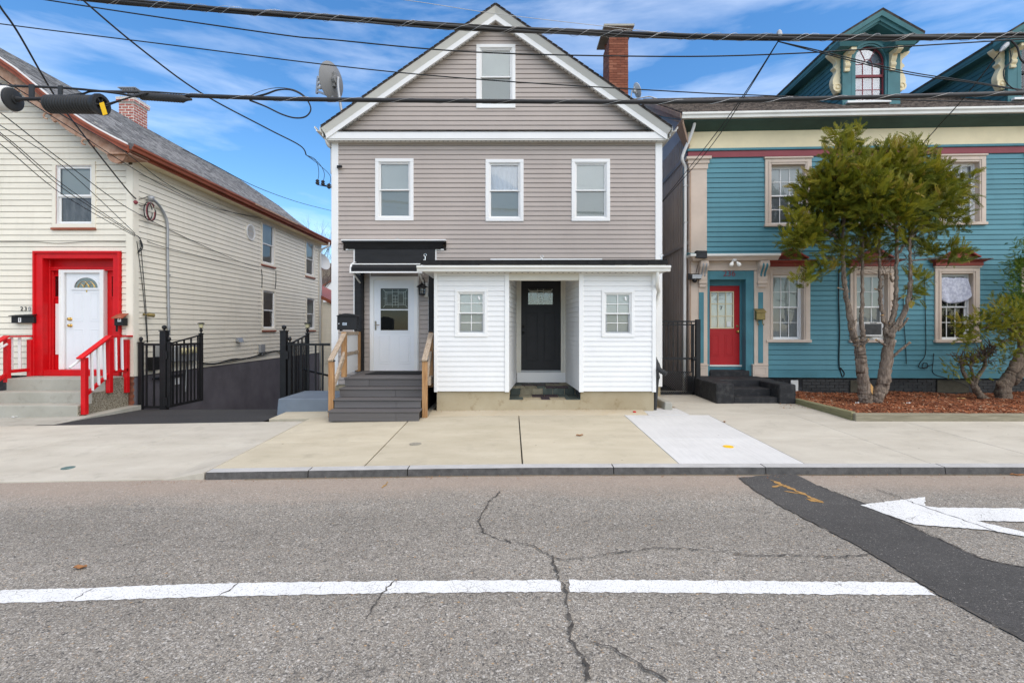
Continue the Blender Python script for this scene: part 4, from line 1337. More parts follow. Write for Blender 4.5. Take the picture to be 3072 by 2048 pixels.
for fr_, L_ in ((SL, Ls), (SR, Rs)):
 siding(pwall, M['white_vinyl'], fr_, 0, L_, pv0, pv1 + .05, PEXP, t=.011, shadow_gap=.0035)
 bx('splay_back', M['white_vinyl'], pwall, fr_, 0, L_, .014, .04, pv0, pv1 + .2)
siding(pwall, M['white_vinyl'], Fr((pL[0] + .02, 11.2, 0), (0, -1, 0)), 0, 1.75, pv0, pv1, PEXP, t=.011, shadow_gap=.0035)
siding(pwall, M['white_vinyl'], Fr((pR[1] - .02, 9.45, 0), (0, 1, 0)), 0, 1.75, pv0, pv1, PEXP, t=.011, shadow_gap=.0035)
for a, c in ((737, 758), (1180, 1207), (1645, 1673), (2103, 2127)):
 p_, q_ = PF.px('c4', a, 0)[0], PF.px('c4', c, 0)[0]
 bx('corner_board', M['white'], pwall, PF, p_, q_, -.024, .10, pv0 - .012, pv1 + .03, .004)
hd = PF.rect('d5', 152, 130, 877, 207)
bx('door_header', M['ivory'], pwall, PF, hd[0] - .02, hd[1] + .02, -.004, .12, hd[2], hd[3] + .05, .003)
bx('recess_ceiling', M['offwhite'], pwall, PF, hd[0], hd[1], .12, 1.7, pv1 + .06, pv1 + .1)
kw = dict(case=.055, grid=(2, 2), pitch=.026, bmat=M['blind'], bmat2=M['blind_dark'], sash=.022, screen=True)
for q, lb in ((wl1, 'left porch window with half-open blinds'), (wr1, 'right porch window with half-open blinds')):
 w_ = window(grey, PF, q, label=lb, **kw)
 MB().beam(PF.p(q[1] - .17, .012, q[3] - .13), PF.p(q[1] - .15, .012, q[3] - .20), .03, .003, PF.uy).build('sticker', M['white'], w_)
# black front door in its ivory frame
DF = Fr((0, 11.02, 0), (1, 0, 0))
dr = DF.rect('d5', 284, 213, 690, 1130)
fo = DF.rect('d5', 236, 200, 740, 1148)
fdoor = MB().box(DF, fo[0], dr[0], -.04, .03, fo[2], pv1 + .1).box(DF, dr[1], fo[1], -.04, .03, fo[2], pv1 + .1).box(DF, dr[0], dr[1], -.04, .03, dr[3], pv1 + .1)
fdoor.box(DF, fo[0] + .06, dr[0] - .02, -.055, -.03, fo[2], pv1 + .1).box(DF, dr[1] + .02, fo[1] - .06, -.055, -.03, fo[2], pv1 + .1)
fd = fdoor.build('front_door', M['ivory'], grey, bev=.004, label='black front door with a leaded glass light')
pan = [DF.rect('d5', 335, 540, 452, 1030), DF.rect('d5', 518, 540, 636, 1030)]
gg = DF.rect('d5', 347, 286, 617, 463)
slb = MB()
slb.box(DF, dr[0], dr[1], 0, .04, dr[2], gg[2] + .015).box(DF, dr[0], dr[1], 0, .04, gg[3] - .015, dr[3])
slb.box(DF, dr[0], gg[0] + .015, .0005, .04, gg[2] + .015, gg[3] - .015).box(DF, gg[1] - .015, dr[1], .0005, .04, gg[2] + .015, gg[3] - .015)
slo = slb.build('door_slab', M['black_door'], fd)
for q in pan:
 MB().ring(DF, q[0], q[1], q[2], q[3], .014, -.007, .002).build('door_panel', M['black_door'], fd, bev=.003)
MB().ring(DF, gg[0], gg[1], gg[2], gg[3], .020, -.012, .01).build('glass_frame', M['black_door'], fd, bev=.003)
bx('door_glass', M['glass_dark'], fd, DF, gg[0], gg[1], .012, .015, gg[2], gg[3])
bx('room', M['curtain_dark'], fd, DF, gg[0], gg[1], .06, .07, gg[2], gg[3])
lead_lines(fd, DF, gg[0] + .02, gg[1] - .02, gg[2] + .02, gg[3] - .02, .006, .010)
for y in (678, 742):
 u, v = DF.px('d5', 305, y)
 knob(fd, DF, u, v, 0, M['iron'], .032)
th = DF.rect('d5', 243, 1145, 742, 1250)
bx('sill_board', M['white'], fd, DF, th[0], th[1], -.03, .03, th[2], th[3], .003)
bx('threshold', M['grey_metal'], fd, DF, dr[0], dr[1], -.045, .0, th[3], dr[2] + .01, .003)
# porch base: stained concrete with a slate-faced doorstep in the middle
zfl = .54
bz = lambda x: zs(x, 8.97) + .01
nL, nR = PF.px('c4', 1208, 0)[0], PF.px('c4', 1657, 0)[0]
base = MB()
base.wb(PF.px('c4', 752, 0)[0], nL, 9.385, 11.02, -.1, pv0 - .006)
base.wb(nR, PF.px('c4', 2118, 0)[0], 9.385, 11.02, -.1, pv0 - .006)
base.wb(nL, nR, 9.385, 10.10, -.1, .385)
base.wb(nL, nR, 10.10, 11.02, -.1, .525)
pbase = base.build('porch_base', M['conc_base'], grey, label='stained concrete porch base')
def tile(mat, x0, x1, y0, y1, z0, z1):
 MB().wb(x0 + .005, x1 - .005, y0 + .004, y1 - .004, z0 + .003, z1 - .003).build('slate_tile', mat, pbase, bev=.004)
W_ = nR - nL
ed_ = [0, .16, .34, .50, .66, .84, 1.0]
for k in range(6):      # upright tiles of the riser
 tile(M[['slate_a', 'slate_c', 'slate_c', 'slate_a', 'slate_a', 'slate_a'][k]], nL + .02 + (W_ - .04) * ed_[k], nL + .02 + (W_ - .04) * ed_[k + 1], 10.075, 10.105, .392, .52)
for r in range(3):      # platform tiles
 y0 = 10.07 + r * .315
 x = nL + (0 if r % 2 else -.1)
 while x < nR - .05:
  wd = random.uniform(.17, .30)
  a, b = max(x, nL), min(x + wd, nR)
  if b - a > .05:
   tile(M[random.choice(['slate_a', 'slate_b', 'slate_c', 'slate_a', 'slate_d' if r == 2 else 'slate_b'])], a, b, y0, y0 + .315, .518, .545)
  x += wd
for r in range(2):
 y0 = 9.40 + r * .34
 for (a, b, m_) in ([(.0, .20, 'slate_a'), (.45, .58, 'slate_b'), (.80, 1.0, 'slate_a')] if r == 0 else
       [(0, .15, 'slate_a'), (.15, .33, 'slate_c'), (.33, .52, 'slate_b'), (.52, .72, 'slate_b'), (.72, .86, 'slate_a'), (.86, 1, 'slate_a')]):
  tile(M[m_], nL + W_ * a, nL + W_ * b, y0, y0 + (.34 if r else .30), .382, .402)
for k in range(4):
 tile(M['slate_b' if k % 2 else 'slate_a'], nR - .012, nR + .012, 9.42 + k * .17, 9.59 + k * .17, .40, .545)
 tile(M['conc_base' if k < 2 else 'slate_a'], nL - .012, nL + .012, 9.42 + k * .17, 9.59 + k * .17, .40, .545)
# porch roof, fascia and gutter
GF = Fr((0, 9.05, 0), (1, 0, 0))
gu = GF.rect('c4', 627, 306, 2222, 341)
proof = MB()
rz0 = W('c4', 0, 299, 9.15).z
ru0, ru1 = W('c4', 652, 280, 9.13).x, W('c4', 2200, 280, 9.13).x
proof.hexa([(ru0, 9.12, rz0), (ru1, 9.12, rz0), (ru1, 11.05, rz0 + .20), (ru0, 11.05, rz0 + .20),
   (ru0, 9.12, rz0 + .075), (ru1, 9.12, rz0 + .085), (ru1, 11.05, rz0 + .26), (ru0, 11.05, rz0 + .26)])
pr = proof.build('porch_roof', M['roofing'], grey, label='black roll-roofed porch roof')
rag = MB()
x = ru0
while x < ru1 - .05:
 w1 = random.uniform(.12, .5)
 b_ = min(x + w1, ru1)
 rag.wb(x, b_, 9.10 - random.uniform(0, .012), 9.14, rz0 - random.uniform(0, .015), rz0 + .05 + random.uniform(0, .02))
 x = b_ + .002
rag.build('ragged_edge', M['roofing'], pr)
gutter_mb((gu[0], 9.16, gu[3]), (gu[1], 9.16, gu[3]), (0, -1, 0), .125, gu[3] - gu[2]).build('gutter', M['gutter'], pr)
bx('fascia', M['gutter'], pr, G, gu[0] + .12, gu[1] - .06, 9.162, 9.19, pv1 - .005, rz0 + .002)
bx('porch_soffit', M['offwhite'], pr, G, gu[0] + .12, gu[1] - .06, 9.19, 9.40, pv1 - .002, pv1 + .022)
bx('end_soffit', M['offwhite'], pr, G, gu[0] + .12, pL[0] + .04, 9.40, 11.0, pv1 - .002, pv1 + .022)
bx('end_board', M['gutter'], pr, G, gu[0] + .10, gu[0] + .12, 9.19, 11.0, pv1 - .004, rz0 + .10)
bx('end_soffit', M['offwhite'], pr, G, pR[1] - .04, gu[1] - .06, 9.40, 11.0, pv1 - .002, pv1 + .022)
vent = MB()
x = gu[0] + .5
while x < gu[1] - .5:
 vent.wb(x, x + .03, 9.30, 9.312, pv1 - .006, pv1)
 x += .11
vent.build('vent_slots', M['black'], pr, kind='stuff')
fl = MF.rect('c4', 1090, 264, 1790, 274)
bx('flashing', M['white'], pr, MF, fl[0], fl[1], -.03, .0, fl[2] - .02, fl[3])
dsx = W('c4', 2137, 400, 9.28)
MB().tube(swirl([W('c4', 2138, 330, 9.12), W('c4', 2138, 380, 9.14), W('c4', 2136, 425, 9.25), W('c4', 2146, 470, 9.55)], 4) +
    [Vector((2.80, 9.62, 2.1)), Vector((2.80, 9.62, .62))], .033, 8).build('downspout', M['gutter'], pr, smooth=True)
# corrugated black drain hose at the foot of the downspout
hp = [Vector((2.80, 9.62, .95)), W('c4', 2135, 925, 9.45), W('c4', 2150, 960, 9.3), W('c4', 2195, 985, 9.2)]
hp = swirl([hp[1] + Vector((-.03, .1, .12)), hp[1], hp[2], hp[3]], 10)
MB().tube(hp, [.042 + (.010 if i % 2 else 0) for i in range(len(hp))], 10).build('drain_hose', M['rubber'], None,
    label='black corrugated drain hose end beside porch right corner', cat='hose')
MB().tube(swirl([hp[0] + Vector((-.01, .03, -.05)), W('c4', 2138, 1000, 9.5), W('c4', 2132, 1030, 9.52), Vector((2.76, 9.5, bz(2.8)))], 5), .045, 8).build(
 'drain_pipe', M['rubber'], None, label='short black drain pipe standing behind the porch right corner', cat='pipe')
# ================================================================== stairs and fittings of the grey house
SX0, SX1 = -3.19, -1.60
stairs = thing('entry_stairs', 'dark grey composite stairs with wooden railings at the side door', 'stairs', (-2.4, 9.6, zs(-2.4, 9.2)))
gz0 = zs(-2.4, 8.97) + .0
lev = [(8.57, 8.90, .31), (8.85, 9.18, .473), (9.13, 9.46, .634), (9.41, 11.04, .80)]
for k, (ya, yb_, z) in enumerate(lev):
 xr = SX1 + (.01 if k == 0 else -.01)
 if k < 3:
  n = 2
  for j in range(n):
   a = ya + (yb_ - ya) * j / n
   b = ya + (yb_ - ya) * (j + 1) / n
   bx('tread', M['deck'], stairs, G, SX0, xr, a, b - .006, z - .026, z, .004)
 else:
  y = ya
  while y < 11.0:
   b = min(y + .14, 11.03)
   bx('deck_board', M['deck'], stairs, G, SX0 - .0 - .12 * sst(9.45, 10.9, y), -1.50 if y > 9.6 else SX1, y, b - .006, z - .026, z, .004)
   y = b
 zl = lev[k - 1][2] + .006 if k else gz0 + .0
 cut = SX0 + (xr - SX0) * [.74, .71, .66, .30][k]
 for a, b in ((SX0 + .012, cut), (cut + .003, xr - .012)):
  bx('riser', M['deck'], stairs, G, a, b, ya + .022, ya + .045, zl, z - .028, .003)
for x in (SX0 + .03, SX1 - .06):
 st = MB()
 st.poly(Fr((x, 0, 0), (0, 1, 0)), [(8.62, gz0), (8.62, .28), (8.9, .28), (8.9, .445), (9.18, .445), (9.18, .605), (9.46, .605), (9.46, .77), (11.0, .77), (11.0, gz0)], -.04, 0)
 st.build('stringer', M['black_wood'], stairs)
def post(x0, x1, y0, y1, z0, z1, cap=True):
 p = bx('post', M['wood_z'], stairs, G, x0, x1, y0, y1, z0, z1, .006)
 if cap:
  q = MB().wb(x0 - .008, x1 + .008, y0 - .008, y1 + .008, z1, z1 + .02)
  xm, ym = (x0 + x1) / 2, (y0 + y1) / 2
  q.add([(x0 - .008, y0 - .008, z1 + .02), (x1 + .008, y0 - .008, z1 + .02), (x1 + .008, y1 + .008, z1 + .02), (x0 - .008, y1 + .008, z1 + .02), (xm, ym, z1 + .045)],
     [(0, 1, 4), (1, 2, 4), (2, 3, 4), (3, 0, 4)])
  q.build('post_cap', M['black'], p)
 return p
ztop1 = W('d4', 0, 1038, 8.9).z
ztop2 = W('d4', 0, 800, 9.6).z
lp = post(-3.285, -3.195, 8.86, 8.95, gz0 + .01, ztop1)
rp = post(-1.60, -1.51, 8.86, 8.95, gz0 + .01, ztop1)
lp2 = post(-3.29, -3.20, 9.55, 9.64, .80, ztop2, False)
lp3 = post(-3.42, -3.33, 10.86, 10.95, .80, ztop2)
rp2 = post(-1.61, -1.52, 9.62, 9.71, .60, ztop2)
rp3 = post(-1.59, -1.52, 10.4, 10.47, .70, ztop2 - .02, False)
def rail(a, b, w=.038, h=.12, mat='wood_y'):
 return MB().beam(a, b, w, h).build('rail', M[mat], stairs, bev=.005)
rail((-3.24, 8.84, ztop1 + .015), (-3.235, 9.62, ztop2 + .0), .095, .04)
rail((-3.245, 8.95, .62), (-3.235, 9.60, 1.27), .045, .10)
rail((-1.555, 8.84, ztop1 + .015), (-1.56, 9.68, ztop2 + .0), .095, .04)
rail((-1.565, 8.95, .62), (-1.56, 9.62, 1.27), .045, .10)
rail((-3.245, 9.64, ztop2 - .03), (-3.375, 10.9, ztop2 - .03), .04, .07)
rail((-3.245, 9.64, 1.23), (-3.375, 10.9, 1.23), .04, .06)
rail((-1.555, 9.70, ztop2 - .03), (-1.555, 10.9, ztop2 - .03), .04, .07)
rail((-1.555, 9.70, 1.26), (-1.555, 10.9, 1.26), .04, .06)
rail((-1.545, 9.30, .75), (-1.545, 10.9, .75), .05, .16)
for z0, z1 in ((1.27, ztop2 - .07), (.84, 1.19)):
 MB().hexa([(-3.245, 9.66, z0), (-3.365, 10.84, z0), (-3.365, 10.84, z1), (-3.245, 9.66, z1),
     (-3.257, 9.66, z0), (-3.377, 10.84, z0), (-3.377, 10.84, z1), (-3.257, 9.66, z1)]).build('infill_panel', M['white'], stairs)
mt = W('d4', 408, 1150, 10.2)
MB().hexa([(-2.98, 10.05, .801), (-1.86, 10.05, .801), (-1.86, 10.72, .801), (-2.92, 10.72, .801),
    (-2.98, 10.05, .815), (-1.86, 10.05, .815), (-1.86, 10.72, .815), (-2.92, 10.72, .815)]).build(
 'door_mat', M['mat_black'], None, bev=.004, label='black rubber mat on the stair landing before the white door', cat='mat')
# wall-mounted looking box on the rail post
MX = Fr((0, 9.56, 0), (1, 0, 0))
mu0, mu1, mv0, mv1 = MX.rect('d4', 138, 672, 297, 782)
mbx = thing('mailbox', 'black arched-top mailbox on the stair post beside white corner board', 'mailbox', ((mu0 + mu1) / 2, 9.62, mv0))
mw = mu1 - mu0
mb = MB().box(MX, mu0, mu1, 0, .15, mv0, mv1)
mb.build('body', M['black'], mbx, bev=.006)
lid = [(mu0 - .015, mv1)] + [(mu0 + mw * t, mv1 + .012 + .045 * math.sin(math.pi * t) ** .8) for t in lin(0, 1, 10)] + [(mu1 + .015, mv1)]
MB().poly(MX, lid, -.018, .16).build('lid', M['black'], mbx, bev=.004)
u, v = MX.px('d4', 200, 734)
bx('label_plate', M['sticker'], mbx, MX, u - .04, u + .04, -.004, .001, v - .025, v + .025)
text('number', '652', .045, M['wire'], mbx, MX, u, -.006, v, .003)
u, v = MX.px('d4', 153, 733)
MB().lathe(MX.p(u, 0, v), -MX.uy, [(.012, 0), (.012, .008), (.006, .010)], 10).build('lock', M['chrome'], mbx)
for x in (mu0 + .04, mu1 - .06):
 bx('foot', M['black'], mbx, MX, x, x + .03, .03, .11, ztop2 + .018, mv0 + .003)
# lantern by the door
lan = thing('wall_lantern', 'black wall lantern with glass sides to the right of the white side door', 'lantern', W('d4', 828, 495, 10.95))
LF = Fr((0, 11.10, 0), (1, 0, 0))
u, v = LF.px('d4', 858, 455)
bx('back_plate', M['offwhite'], lan, LF, u - .035, u + .055, -.03, .0, v - .17, v + .15, .008)
c = W('d4', 826, 460, 10.95)
MB().lathe((c.x, c.y, c.z - .115), (0, 0, 1), [(.05, 0), (.075, .01), (.075, .03), (.06, .03)], 8).build('base', M['iron'], lan)
MB().lathe((c.x, c.y, c.z - .085), (0, 0, 1), [(.055, 0), (.070, .15), (.06, .152)], 8).build('glass', M['glass'], lan)
MB().lathe((c.x, c.y, c.z - .07), (0, 0, 1), [(.02, 0), (.032, .04), (.026, .09), (.012, .11)], 10).build('bulb', M['lamp_white'], lan, smooth=True)
cage = MB()
for k in range(8):
 a = k * math.pi / 4
 cage.beam((c.x + .060 * math.cos(a), c.y + .060 * math.sin(a), c.z - .085), (c.x + .076 * math.cos(a), c.y + .076 * math.sin(a), c.z + .07), .010, .010)
cage.lathe((c.x, c.y, c.z - .02), (0, 0, 1), [(.068, 0), (.072, .006), (.068, .010)], 8)
cage.build('cage', M['iron'], lan)
MB().lathe((c.x, c.y, c.z + .07), (0, 0, 1), [(.118, -.005), (.115, .01), (.06, .05), (.02, .075), (.012, .10)], 12).build('hood', M['iron'], lan, smooth=True)
MB().tube(swirl([(c.x, c.y, c.z + .15), (c.x, c.y, c.z + .22), (c.x + .02, c.y + .04, c.z + .26), (c.x + .04, c.y + .09, c.z + .22), (c.x + .06, 11.08, c.z + .05)], 5), .011, 8).build('arm', M['iron'], lan, smooth=True)
# steel eyelets left on the porch roof and entablature
def eyelet(c, x, y, D, zb, label, tall=.12):
 p = W(c, x, y, D)
 mb = MB().tube([(p.x, D, zb - .02), (p.x, D, p.z)], .010, 8)
 mb.tube([Vector((p.x + .025 * math.cos(a), D, p.z + .02 + .025 * math.sin(a))) for a in lin(-1.5, 4.6, 12)], .006, 6)
 mb.wb(p.x - .03, p.x + .03, D - .02, D + .02, zb - .005, zb + .006)
 mb.build('eyelet_bracket', M['chrome'], None, smooth=False, label=label, cat='bracket')
eyelet('d4', 625, 55, 10.98, MF.px('d4', 0, 60)[1], 'steel eyelet on top of the black entablature')
eyelet('d4', 853, 185, 9.30, rz0 + .08, 'steel bracket at left end of the black porch roof')
eyelet('c4', 1413, 258, 9.40, rz0 + .10, 'steel eyelet at the middle of the black porch roof')
eyelet('c4', 2163, 250, 9.30, rz0 + .085, 'steel bracket at right end of the black porch roof')
u, v = MF.px('c3', 250, 1074)
cm = MB().box(MF, u - .03, u - .01, -.05, 0, v - .03, v + .03)
cm.lathe(MF.p(u - .01, -.05, v), (1, -.5, -.15), [(.028, 0), (.032, .05), (.030, .11), (.02, .112)], 10)
cm.build('security_camera', M['iron'], None, label='small black security camera on the left white corner board', cat='camera')
# satellite dish
def dish(name, label, c, r, nrm, up, mat, arm=True, foot=None, depth=.09, k=1.0):
 c, nrm, up = Vector(c), Vector(nrm).normalized(), Vector(up)
 s = up.cross(nrm).normalized()
 upv = nrm.cross(s)
 root = thing(name, label, 'satellite dish', foot if foot is not None else c)
 mb = MB()
 nr, na = 6, 32
 vs = []
 for side, off in ((0, 0), (1, -.012)):
  for i in range(1, nr + 1):
   q = i / nr
   for j in range(na):
    a = 2 * math.pi * j / na
    vs.append(c + s * (math.cos(a) * r * q * .92) + upv * (math.sin(a) * r * q * 1.08) + nrm * (depth * (q * q - 1) + off))
 vs += [c + nrm * (-depth), c + nrm * (-depth - .012)]
 fs = []
 for side in (0, 1):
  b = side * nr * na
  for i in range(nr - 1):
   for j in range(na):
    j2 = (j + 1) % na
    fs.append((b + i * na + j, b + i * na + j2, b + (i + 1) * na + j2, b + (i + 1) * na + j))
  for j in range(na):
   fs.append((b + j, b + (j + 1) % na, 2 * nr * na + side))
 for j in range(na):
  j2 = (j + 1) % na
  fs.append(((nr - 1) * na + j, (nr - 1) * na + j2, nr * na + (nr - 1) * na + j2, nr * na + (nr - 1) * na + j))
 mb.add(vs, fs)
 mb.build('reflector', mat, root, smooth='auto')
 back = c - nrm * (depth + .03)
 m2 = MB()
 m2.tube([back + nrm * .02, back - nrm * .07], .10 * k, 10)
 m2.beam(back - upv * .16 * k, back + upv * .18 * k, .10 * k, .06 * k, nrm)
 m2.tube([back + upv * .18 * k - nrm * .02, back + upv * .20 * k + nrm * .03], .02 * k, 8)
 m2.build('mount', mat, root, bev=.006)
 if foot is not None:
  f_ = Vector(foot)
  m3 = MB().tube(swirl([back - nrm * .10 + upv * .05, back - nrm * .10 - Vector((0, 0, .22)), f_.lerp(back, .35) + Vector((0, 0, -.03)), f_], 6), .032 * k, 10)
  m3.tube([f_ + Vector((-.06, 0, 0)), f_ + Vector((.08, .02, -.02))], .05 * k, 8)
  m3.build('mast', M['grey_metal'], root, smooth=True)
 if arm:
  e = c - upv * r * .95 + nrm * .03
  tip = c + nrm * (r * 1.15) - upv * r * .35
  MB().beam(e - nrm * .1, tip, .04, .05).build('feed_arm', M['grey_metal'], root, bev=.004)
  MB().beam(tip - upv * .07 - nrm * .02, tip + upv * .34 - nrm * .06, .05, .05).build('feed_bracket', M['grey_metal'], root, bev=.004)
  for t in (.06, .17, .30):
   p = tip + upv * t - nrm * .04
   MB().lathe(p, -nrm, [(.022, 0), (.03, .05), (.045, .07), (.045, .11), (.02, .115)], 12).build('feed_horn', M['dish_pale'], root, smooth=True)
 return root
dc = W('e2', 627, 395, 11.6)
dish('satellite_dish', 'large grey satellite dish on the left roof edge of the taupe house', dc, .41, (-.90, .42, .02), (0, 0, 1), M['dish'],
   foot=Vector((W('e2', 835, 800, 11.5).x, 11.5, pk.z - (pk.x - W('e2', 835, 800, 11.5).x) * (pk.z - le.z) / (pk.x - le.x) + .02)))
# insulators and service tails at the left corner
ins = [W('c3', 112, 1168, 11.0), W('c3', 147, 1173, 11.0), W('c3', 186, 1194, 11.0)]
for k, p in enumerate(ins):
 mb = MB().lathe(p + Vector((0, 0, -.06)), (0, 0, 1), [(.015, 0), (.04, .02), (.045, .05), (.02, .065), (.045, .08), (.03, .11), (.01, .12)], 10)
 mb.tube([p + Vector((0, 0, -.06)), Vector((XL, 11.08, p.z - .10 + .07 * k))], .010, 6)
 mb.build('insulator', M['rubber'], None, smooth=False, group='service insulators by the white corner board',
     label=['leftmost of three black insulators beside the white corner board', 'middle of three black insulators beside the white corner board',
     'lowest of three black insulators, nearest the white corner board'][k], cat='insulator')
# ================================================================== the cream house on the left
LFR = Fr((0, 10.9, 0), (1, 0, 0))
LX = -8.34
SF = Fr((LX, 10.9, 0), (0, 1, 0))            # side wall facing the driveway: u runs away from the street
cream = thing('cream_house', 'cream sided house with rust-red eaves and bright red doorway, on the left', 'house', (-12, 16, -.5))
LEND = 10.75
lwx0 = -15.9
ridge_x, ridge_z = -12.1, 8.38
eave_x, eave_z = -7.99, 5.60
zw = eave_z + .02
lw = MB()
lw.wb(lwx0, LX - .06, 11.22, 11.32, -.3, zw)
lw.wb(LX - .36, LX - .30, 11.32, 10.9 + LEND - .05, -2.2, zw)
lw.wb(lwx0, LX - .06, 10.9 + LEND - .1, 10.9 + LEND, -2.2, zw)
lw.wb(lwx0, lwx0 + .1, 11.32, 10.9 + LEND - .1, -2.2, zw)
lw.poly(LFR, [(lwx0, zw), (LX - .06, zw), (ridge_x, ridge_z - .1)], .32, .42)
cwall = lw.build('wall', M['cream'], cream, label='cream sided walls')
CEXP = .129
zs0 = .70
win_up = LFR.rect('c1', 372, 905, 678, 1372)
door_hole = LFR.rect('d1', 298, 92, 1026, 1140)
def lclip(v):
 s = (ridge_z - eave_z) / (eave_x - ridge_x)
 return (lwx0, min(LX, ridge_x + (ridge_z - .12 - v) / s))
siding(cwall, M['cream'], LFR, lwx0, LX - .11, zs0, 8.2, CEXP, holes=[win_up, door_hole], clip=lclip, shadow_gap=.009)
bx('corner_board', M['cream'], cream, LFR, LX - .15, LX + .012, -.022, .0, zs0 - .02, 5.35, .003)
bx('corner_board', M['cream'], cream, SF, -.022, .13, -.02, .0, zs0 - .02, 5.42, .003)
bx('foundation', M['black_conc'], cream, LFR, lwx0, LX - .12, .05, .25, -.4, zs0 - .005)
# exposed brick at the corner of the foundation
fb = bx('foundation_corner', M['brick_mortar'], cream, LFR, LX - .125, LX - .02, .022, .25, -.2, zs0 - .006)
brick_face(fb, LFR, LX - .13, LX + .0, -.06, zs0 - .01, .21, .068, M['brick_red'], .008, .012, .012)
bx('foundation_side', M['charcoal_wall'], cream, SF, .03, LEND - .02, -.002, .3, -2.4, zs0 - .03, label='charcoal painted foundation along the driveway')
# side wall boards and openings
def srect(c, xl, yt, yb, xr):
 u0, v1 = SF.px(c, xl, yt)
 v0 = SF.px(c, xl, yb)[1]
 u1 = SF.px(c, xr, yt)[0]
 return (u0, u1, v0, v1)
sw = [srect('e5', 297, 348, 825, 443), srect('e5', 768, 558, 950, 867), srect('e5', 304, 1084, 1535, 447), srect('e5', 776, 1168, 1535, 873)]
vu, vv = SF.px('e5', 178, 487)
siding(cwall, M['cream'], SF, .12, LEND - .10, zs0 - .02, 5.46, CEXP, holes=sw, shadow_gap=.009)
bx('rear_corner_board', M['cream'], cream, SF, LEND - .11, LEND + .0, -.02, .05, -.6, 5.45)
bx('frieze_board', M['cream'], cream, SF, .0, LEND, -.03, .02, 5.30, 5.50)
for k, q in enumerate(sw):
 w_ = window(cream, SF, q, case=.07, cmat=M['cream'], fmat=M['white'], up='blind', low=None if k == 2 else 'blind', bmat=M['blind_dark'], bmat2=M['screen'], sash=.035,
    sill=M['rust'], depth=.10, mid=.52,
    label=['upper side window beside the round vent', 'upper side window near the rear corner', 'lower side window with blinds above a dark pane', 'lower side window in a worn frame by the rear'][k])
# round louvre
rv = MB().lathe(SF.p(vu, .005, vv), -SF.uy, [(.255, 0), (.255, .045), (.215, .045), (.205, .012), (.001, .012)], 28).build('round_vent', M['white'], cream, smooth='auto')
mb = MB()
for k in range(-6, 7):
 hh = k * .03
 ww = math.sqrt(max(.0, .20 ** 2 - hh * hh))
 mb.hexa([SF.p(vu - ww, -.035, vv + hh - .004), SF.p(vu + ww, -.035, vv + hh - .004), SF.p(vu + ww, -.012, vv + hh + .016), SF.p(vu - ww, -.012, vv + hh + .016),
     SF.p(vu - ww, -.033, vv + hh - .008), SF.p(vu + ww, -.033, vv + hh - .008), SF.p(vu + ww, -.010, vv + hh + .012), SF.p(vu - ww, -.010, vv + hh + .012)])
mb.build('louvre_slats', M['white'], rv, kind='stuff')
# front upper window
w_ = window(cream, LFR, win_up, case=.085, cmat=M['cream'], fmat=M['white'], up='blind', low='curtain', bmat=M['blind_dark'], bmat2=M['curtain_dark'], mid=.52, sash=.045,
   sill=M['rust'], depth=.11, label='upper front window with grey curtain in the lower half')
q = win_up
MB().ring(LFR, q[0] + .075, q[1] - .075, q[2] + .075, q[3] - .075, .012, -.018, .0).build('inner_edge', M['rust'], w_)
# rear wing, lower, behind the main block
rw = MB()
RW0, RW1 = 10.9 + LEND, 26.0
rfr = Fr((LX + .55, RW0, 0), (0, 1, 0))
rfw = Fr((LX - 3.0, RW0 + .02, 0), (1, 0, 0))
wing = MB().wb(LX - 3.5, LX + .52, RW0 + .04, RW1, -2.2, 2.9).build('rear_wing', M['cream'], cream)
siding(wing, M['cream'], rfr, .0, RW1 - RW0, .2, 2.75, CEXP, shadow_gap=.009)
siding(wing, M['cream'], rfw, 2.98, 3.55, .2, 2.9, CEXP, shadow_gap=.009)
MB().hexa([(LX + .85, RW0 - .1, 2.62), (LX + .85, RW1, 2.62), (LX + .85, RW1, 2.78), (LX + .85, RW0 - .1, 2.78),
    (LX - 2.5, RW0 - .1, 4.3), (LX - 2.5, RW1, 4.3), (LX - 2.5, RW1, 4.42), (LX - 2.5, RW0 - .1, 4.42)]).build('rear_wing_roof', M['rust'], cream)
# roof: flared eave, one object for each shingle course
def rp_(t, y):
 """roof surface, t from 0 at the eave to 1 at the ridge"""
 x = eave_x + (ridge_x - eave_x) * t
 s = (ridge_z - eave_z)
 z = eave_z + s * t - .13 * math.sin(math.pi * min(1, t / .55)) * (1 if t < .55 else 0)
 return Vector((x, y, z))
RY0, RY1 = 10.30, 10.9 + LEND + .28
rb = MB()
TS = lin(0, 1, 14)
for i in range(14):
 a0, a1 = rp_(TS[i], RY0 + .02), rp_(TS[i], RY1)
 b0, b1 = rp_(TS[i + 1], RY0 + .02), rp_(TS[i + 1], RY1)
 dn = Vector((0, 0, -.10))
 rb.hexa([a0, a1, b1, b0, a0 + dn, a1 + dn, b1 + dn, b0 + dn])
rb.hexa([(ridge_x, RY0, ridge_z), (ridge_x, RY1, ridge_z), (-16.4, RY1, eave_z), (-16.4, RY0, eave_z),
    (ridge_x, RY0, ridge_z - .1), (ridge_x, RY1, ridge_z - .1), (-16.4, RY1, eave_z - .1), (-16.4, RY0, eave_z - .1)])
croof = rb.build('roof', M['shingle_grey'], cream, label='grey shingle roof')
NC = 34
